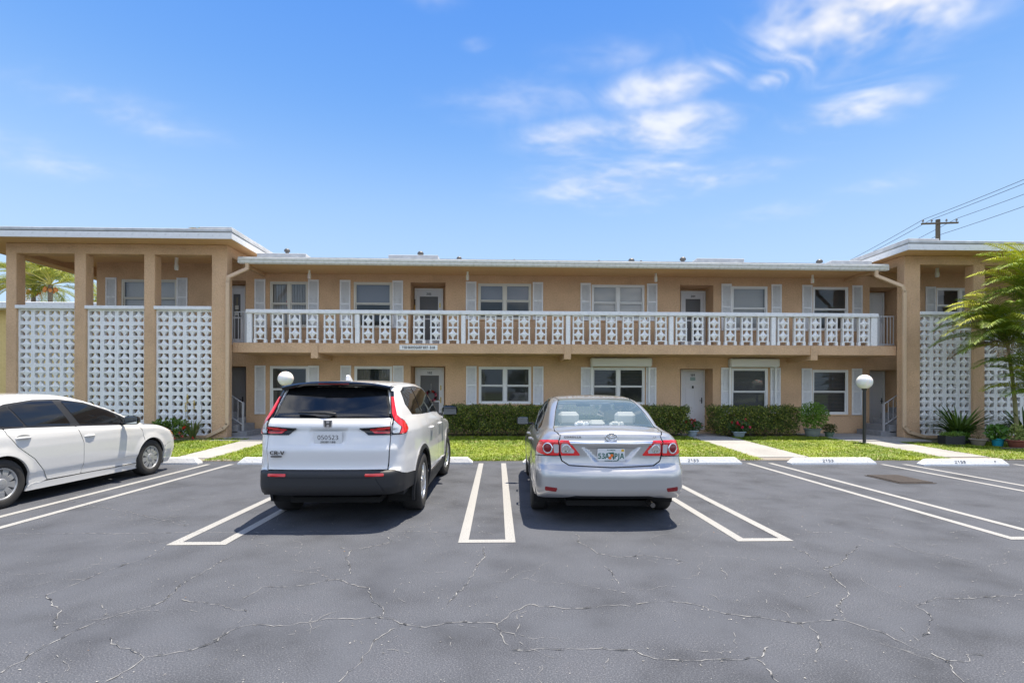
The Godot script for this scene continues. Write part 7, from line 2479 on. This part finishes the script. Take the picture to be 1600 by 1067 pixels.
# ---------------------------------------------------------------- street furniture
func make_furniture():
	var mb: MB
	# concrete wheel stops
	var stops := [[-7.90, 10.47, "white concrete wheel stop at the nose of the white hatchback", ""], [-5.30, 10.46, "white concrete wheel stop in the empty stall left of the SUV", ""], [-2.31, 10.47, "white concrete wheel stop in front of the white SUV", ""], [0.54, 10.46, "white concrete wheel stop in front of the silver sedan", ""], [3.30, 10.37, "white wheel stop stencilled 2155 to the right of the silver sedan", "2155"], [6.11, 10.30, "white wheel stop stencilled 2153 beside the end of the middle path", "2153"], [8.73, 10.08, "white wheel stop stencilled 2158 by the rusty drain grate", "2158"], [11.5, 10.0, "white wheel stop at the far right edge", ""]]
	for s in stops:
		var at := Vector3(s[0] + 0.9, 0, -s[1] - 0.09)
		var t := thing("wheel_stop", s[2], "wheel stop", at, "wheel stops along the kerb line")
		mb = MB.new()
		var b := [Vector3(-0.9, 0, 0.09), Vector3(0.9, 0, 0.09), Vector3(0.9, 0, -0.09), Vector3(-0.9, 0, -0.09)]
		var m := [Vector3(-0.9, 0.035, 0.088), Vector3(0.9, 0.035, 0.088), Vector3(0.9, 0.035, -0.088), Vector3(-0.9, 0.035, -0.088)]
		var u := [Vector3(-0.80, 0.125, 0.05), Vector3(0.80, 0.125, 0.05), Vector3(0.80, 0.125, -0.05), Vector3(-0.80, 0.125, -0.05)]
		var w := [Vector3(-0.785, 0.135, 0.038), Vector3(0.785, 0.135, 0.038), Vector3(0.785, 0.135, -0.038), Vector3(-0.785, 0.135, -0.038)]
		var ring := [b, m, u, w]
		for r in 3:
			for k in 4:
				var k2 := (k + 1) % 4
				mb.quad(ring[r][k], ring[r][k2], ring[r + 1][k2], ring[r + 1][k])
		mb.quad(w[0], w[1], w[2], w[3])
		part("body", mb, M.stop_paint, t)
		for x in [-0.55, 0.55]:
			mb = MB.new()
			mb.lathe([Vector2(0.012, 0.134), Vector2(0.012, 0.1385), Vector2(0.0, 0.1395)], 8, Vector3(x, 0, 0))
			part("anchor_pin", mb, M.rust, t)
		if s[3]:
			text("stencil", s[3], 0.055, M.brake, t, Vector3(-0.12, 0.082, 0.0705), Basis(Vector3.RIGHT, -0.41), "Droid Sans Mono", 0.004, 1.3)
		if s[3] == "2158":
			text("stencil", "P", 0.045, M.brake, t, Vector3(0.62, 0.085, 0.069), Basis(Vector3.RIGHT, -0.41), "Droid Sans Mono", 0.004, 1.0)
	# globe lamps
	for q in [[-5.75, 13.9, 1.835, "white globe lamp on a black post behind the white SUV"], [10.28, 13.85, 1.80, "white globe lamp on a black post in the lawn left of the right steps"]]:
		var y0 := grade(q[1]) - 0.02
		var t := thing("globe_lamp", q[3], "lamp post", Vector3(q[0], y0, -q[1]), "globe lamps on the lawn")
		var yc: float = q[2] - y0
		mb = MB.new()
		mb.lathe([Vector2(0.06, 0.0), Vector2(0.06, 0.03), Vector2(0.042, 0.04), Vector2(0.042, yc - 0.24), Vector2(0.062, yc - 0.23), Vector2(0.07, yc - 0.195), Vector2(0.06, yc - 0.18), Vector2(0.0, yc - 0.175)], 16)
		part("post", mb, M.lamp_post_paint, t)
		mb = MB.new()
		var pr := []
		for k in 15:
			var a := PI * k / 14.0
			pr.append(Vector2(sin(a) * 0.205, yc - cos(a) * 0.20))
		mb.lathe(pr, 24)
		part("globe", mb, M.globe, t)
	# wreath on the lower door and trinkets on the upper left door
	var t2 := thing("door_wreath", "round wreath of pink, white and orange flowers hung on door 102", "wreath", Vector3(-2.26, 1.15, -17.315))
	rng.seed = 611
	mb = MB.new()
	var loop := []
	for k in 25:
		var a := TAU * k / 24.0
		loop.append(Vector3(cos(a) * 0.16, 0.2 + sin(a) * 0.16, 0.0))
	mb.tube(loop, 0.02, 6, false)
	part("ring", mb, M.bark, t2)
	for k in 26:
		var a := TAU * k / 26.0
		mb = MB.new()
		var c := Vector3(cos(a) * 0.17, 0.2 + sin(a) * 0.17, 0.012)
		var col: Color = [Color(0.72, 0.05, 0.12), Color(0.78, 0.72, 0.70), Color(0.80, 0.22, 0.04), Color(0.75, 0.30, 0.36), Color(0.05, 0.03, 0.03)][rng.randi() % 5]
		for j in 12:
			var d := Vector3(rng.randfn(), rng.randfn(), absf(rng.randfn())).normalized()
			leaf(mb, c, d, Vector3.UP, 0.06, 0.05, col * rng.randf_range(0.8, 1.15))
		part("blossom", mb, M.petal, t2)
	mb = MB.new()
	mb.tube([Vector3(0, 0.37, 0.0), Vector3(0, 0.62, 0.0)], 0.004, 5)
	part("hanger", mb, M.blind_white, t2)
	t2 = thing("door_ornament", "string of two pale square tiles hung on the upper left screen door", "ornament", Vector3(-8.80, 4.05, -17.33))
	for k in [[0.0, 0.14], [0.20, 0.14]]:
		mb = MB.new()
		mb.bev(-0.06, 0.06, k[0], k[0] + k[1], 0.0, 0.012, 0.004)
		part("tile", mb, M.seat_beige, t2)
	mb = MB.new()
	mb.tube([Vector3(0, 0.0, -0.004), Vector3(0, 0.62, -0.004)], 0.005, 5)
	part("cord", mb, M.brass, t2)
	t2 = thing("broom", "yellow-handled broom leaning left of upper door 202", "broom", Vector3(-2.80, 3.01, -17.2))
	mb = MB.new()
	mb.tube([Vector3(0, 0.1, 0), Vector3(0.0, 1.42, -0.03)], 0.014, 7)
	part("handle", mb, mat("broom_yellow", lin(0.65, 0.36, 0.02), 0.5), t2)
	mb = MB.new()
	mb.tube([Vector3(0.0, 1.42, -0.03), Vector3(0.0, 1.62, -0.035)], 0.016, 7)
	part("grip", mb, M.number_black, t2)
	mb = MB.new()
	mb.bev(-0.05, 0.12, 0.0, 0.11, -0.03, 0.03, 0.01)
	part("bristles", mb, M.seat_beige, t2)
	t2 = thing("window_ornament", "round red and white ornament hanging in the upper left window", "ornament", Vector3(-6.84, 4.25, -16.79))
	mb = MB.new()
	loop = []
	for k in 21:
		var a := TAU * k / 20.0
		loop.append(Vector3(cos(a) * 0.09, 0.14 + sin(a) * 0.13, 0.0))
	mb.tube(loop, 0.016, 6, false)
	part("ring", mb, mat("ornament_red", lin(0.50, 0.10, 0.12), 0.6), t2)
	mb = MB.new()
	mb.prism(poly_circle(Vector2(0, 0.14), 0.075, 0.115), 0.006, Transform3D(Basis.IDENTITY, Vector3(0, 0, 0.002)))
	part("disc", mb, M.blind_white, t2)
	# utility pole with its cross-arm, and the lines
	var pole := thing("utility_pole", "weathered wooden utility pole with a cross-arm above the right wing roof", "utility pole", Vector3(35.75, 0, -40.0))
	mb = MB.new()
	mb.tube([Vector3(0, 0, 0), Vector3(0, 15.55, 0)], [0.20, 0.16], 10)
	part("shaft", mb, M.bark, pole)
	mb = MB.new()
	var arm_b := Basis(Vector3.UP, deg_to_rad(-8.0))
	mb.obox(Vector3(0, 15.2, 0.17), Vector3(2.75, 0.13, 0.11), arm_b, 0.01)
	var arm := part("cross_arm", mb, M.bark, pole)
	for x in [-1.25, -0.6, 0.5, 1.25]:
		mb = MB.new()
		mb.lathe([Vector2(0.02, 0.0), Vector2(0.02, 0.08), Vector2(0.07, 0.09), Vector2(0.075, 0.16), Vector2(0.05, 0.18), Vector2(0.065, 0.22), Vector2(0.03, 0.28), Vector2(0, 0.29)], 9, arm_b * Vector3(x, 0, 0) + Vector3(0, 15.265, 0.17))
		part("insulator", mb, M.step_paint, arm)
	var line_labels := ["power line on the left end of the cross-arm", "power line left of the pole on the cross-arm", "power line on the right end of the cross-arm", "thin lower line on the pole beside the right roof"]
	var k4 := 0
	for x in [-1.25, -0.6, 1.25, 0.1]:
		var a := arm_b * Vector3(x, 0, 0) + Vector3(0, 15.53 if k4 < 3 else 14.3, 0.17 if k4 < 3 else -0.2)
		var t3 := thing("power_line", line_labels[k4], "power line", Vector3(35.75, 0, -40.0), "power lines on the utility pole")
		mb = MB.new()
		var dir := Vector3(0.13, 0, -1.0).normalized()
		for span in [-1.0, 1.0]:
			var pts := []
			for j in 21:
				var s := j / 20.0
				pts.append(a + dir * span * 45.0 * s + Vector3(0, -2.0 * s * (1.0 - s) * 1.6, 0))
			mb.tube(pts, 0.018, 5)
		part("wire", mb, M.number_black, t3)
		k4 += 1

# the far side of the court, behind the camera: what the ground-floor panes and the cars mirror
func make_court_trees():
	var labels := ["broad dark tree across the court, behind the camera, farthest left", "dark tree across the court behind the camera, second from the left", "dark tree across the court behind the camera, third from the left", "dark tree across the court behind the camera, fourth from the left", "dark tree across the court behind the camera, fifth from the left", "broad dark tree across the court, behind the camera, farthest right"]
	for k in 6:
		var at := Vector3(-30.0 + k * 12.0, 0, 27.0 + 3.0 * (k % 2))
		var t := thing("shade_tree", labels[k], "tree", at, "trees across the court")
		var mb := MB.new()
		mb.tube([Vector3.ZERO, Vector3(0.1, 1.2, 0), Vector3(0, 2.6, 0.1)], [0.24, 0.18, 0.10], 8, false)
		part("trunk", mb, M.bark, t)
		mb = MB.new()
		bush_leaves(mb, Vector3(0, 2.9, 0), Vector3(4.6, 2.3, 3.0), 3000, 0.42, 0.24, Color(0.03, 0.055, 0.012), Color(0.08, 0.11, 0.02), 700 + k)
		part("crown", mb, M.leaf, t).set_meta("kind", "stuff")

func _ready():
	# camera: level, lens shifted upwards as in an architectural photograph
	var cam := Camera3D.new()
	cam.name = "camera"
	cam.projection = Camera3D.PROJECTION_FRUSTUM
	cam.near = 0.1
	cam.far = 900.0
	cam.size = 0.1 * 1067.0 / 790.0
	cam.frustum_offset = Vector2(0.0, 0.1 * 78.5 / 790.0)
	cam.position = Vector3(0, 1.5, 0)
	cam.rotation = Vector3(0, deg_to_rad(-1.67), deg_to_rad(0.14))
	add_child(cam)
	cam.current = true
	var env := Environment.new()
	env.background_mode = Environment.BG_SKY
	env.sky = Sky.new()
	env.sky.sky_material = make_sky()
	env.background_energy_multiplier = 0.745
	env.tonemap_mode = Environment.TONE_MAPPER_LINEAR
	env.tonemap_exposure = 2.15
	env.sdfgi_enabled = true
	env.ssao_enabled = true
	env.ssil_enabled = true
	var we := WorldEnvironment.new()
	we.name = "environment"
	we.environment = env
	add_child(we)
	var sun := DirectionalLight3D.new()
	sun.name = "sun"
	sun.light_color = Color(1.0, 0.955, 0.88)
	sun.light_energy = 1.28
	sun.light_angular_distance = 0.53
	sun.shadow_enabled = true
	add_child(sun)
	sun.look_at_from_position(Vector3.ZERO, Vector3(SUN_SLOPE_X, -1.0, SUN_SLOPE_Z), Vector3.FORWARD)
	make_materials()
	make_ground()
	make_building()
	make_neighbours()
	car_materials()
	make_suv()
	make_sedan()
	make_hatchback()
	make_furniture()
	make_plants()
	make_court_trees()
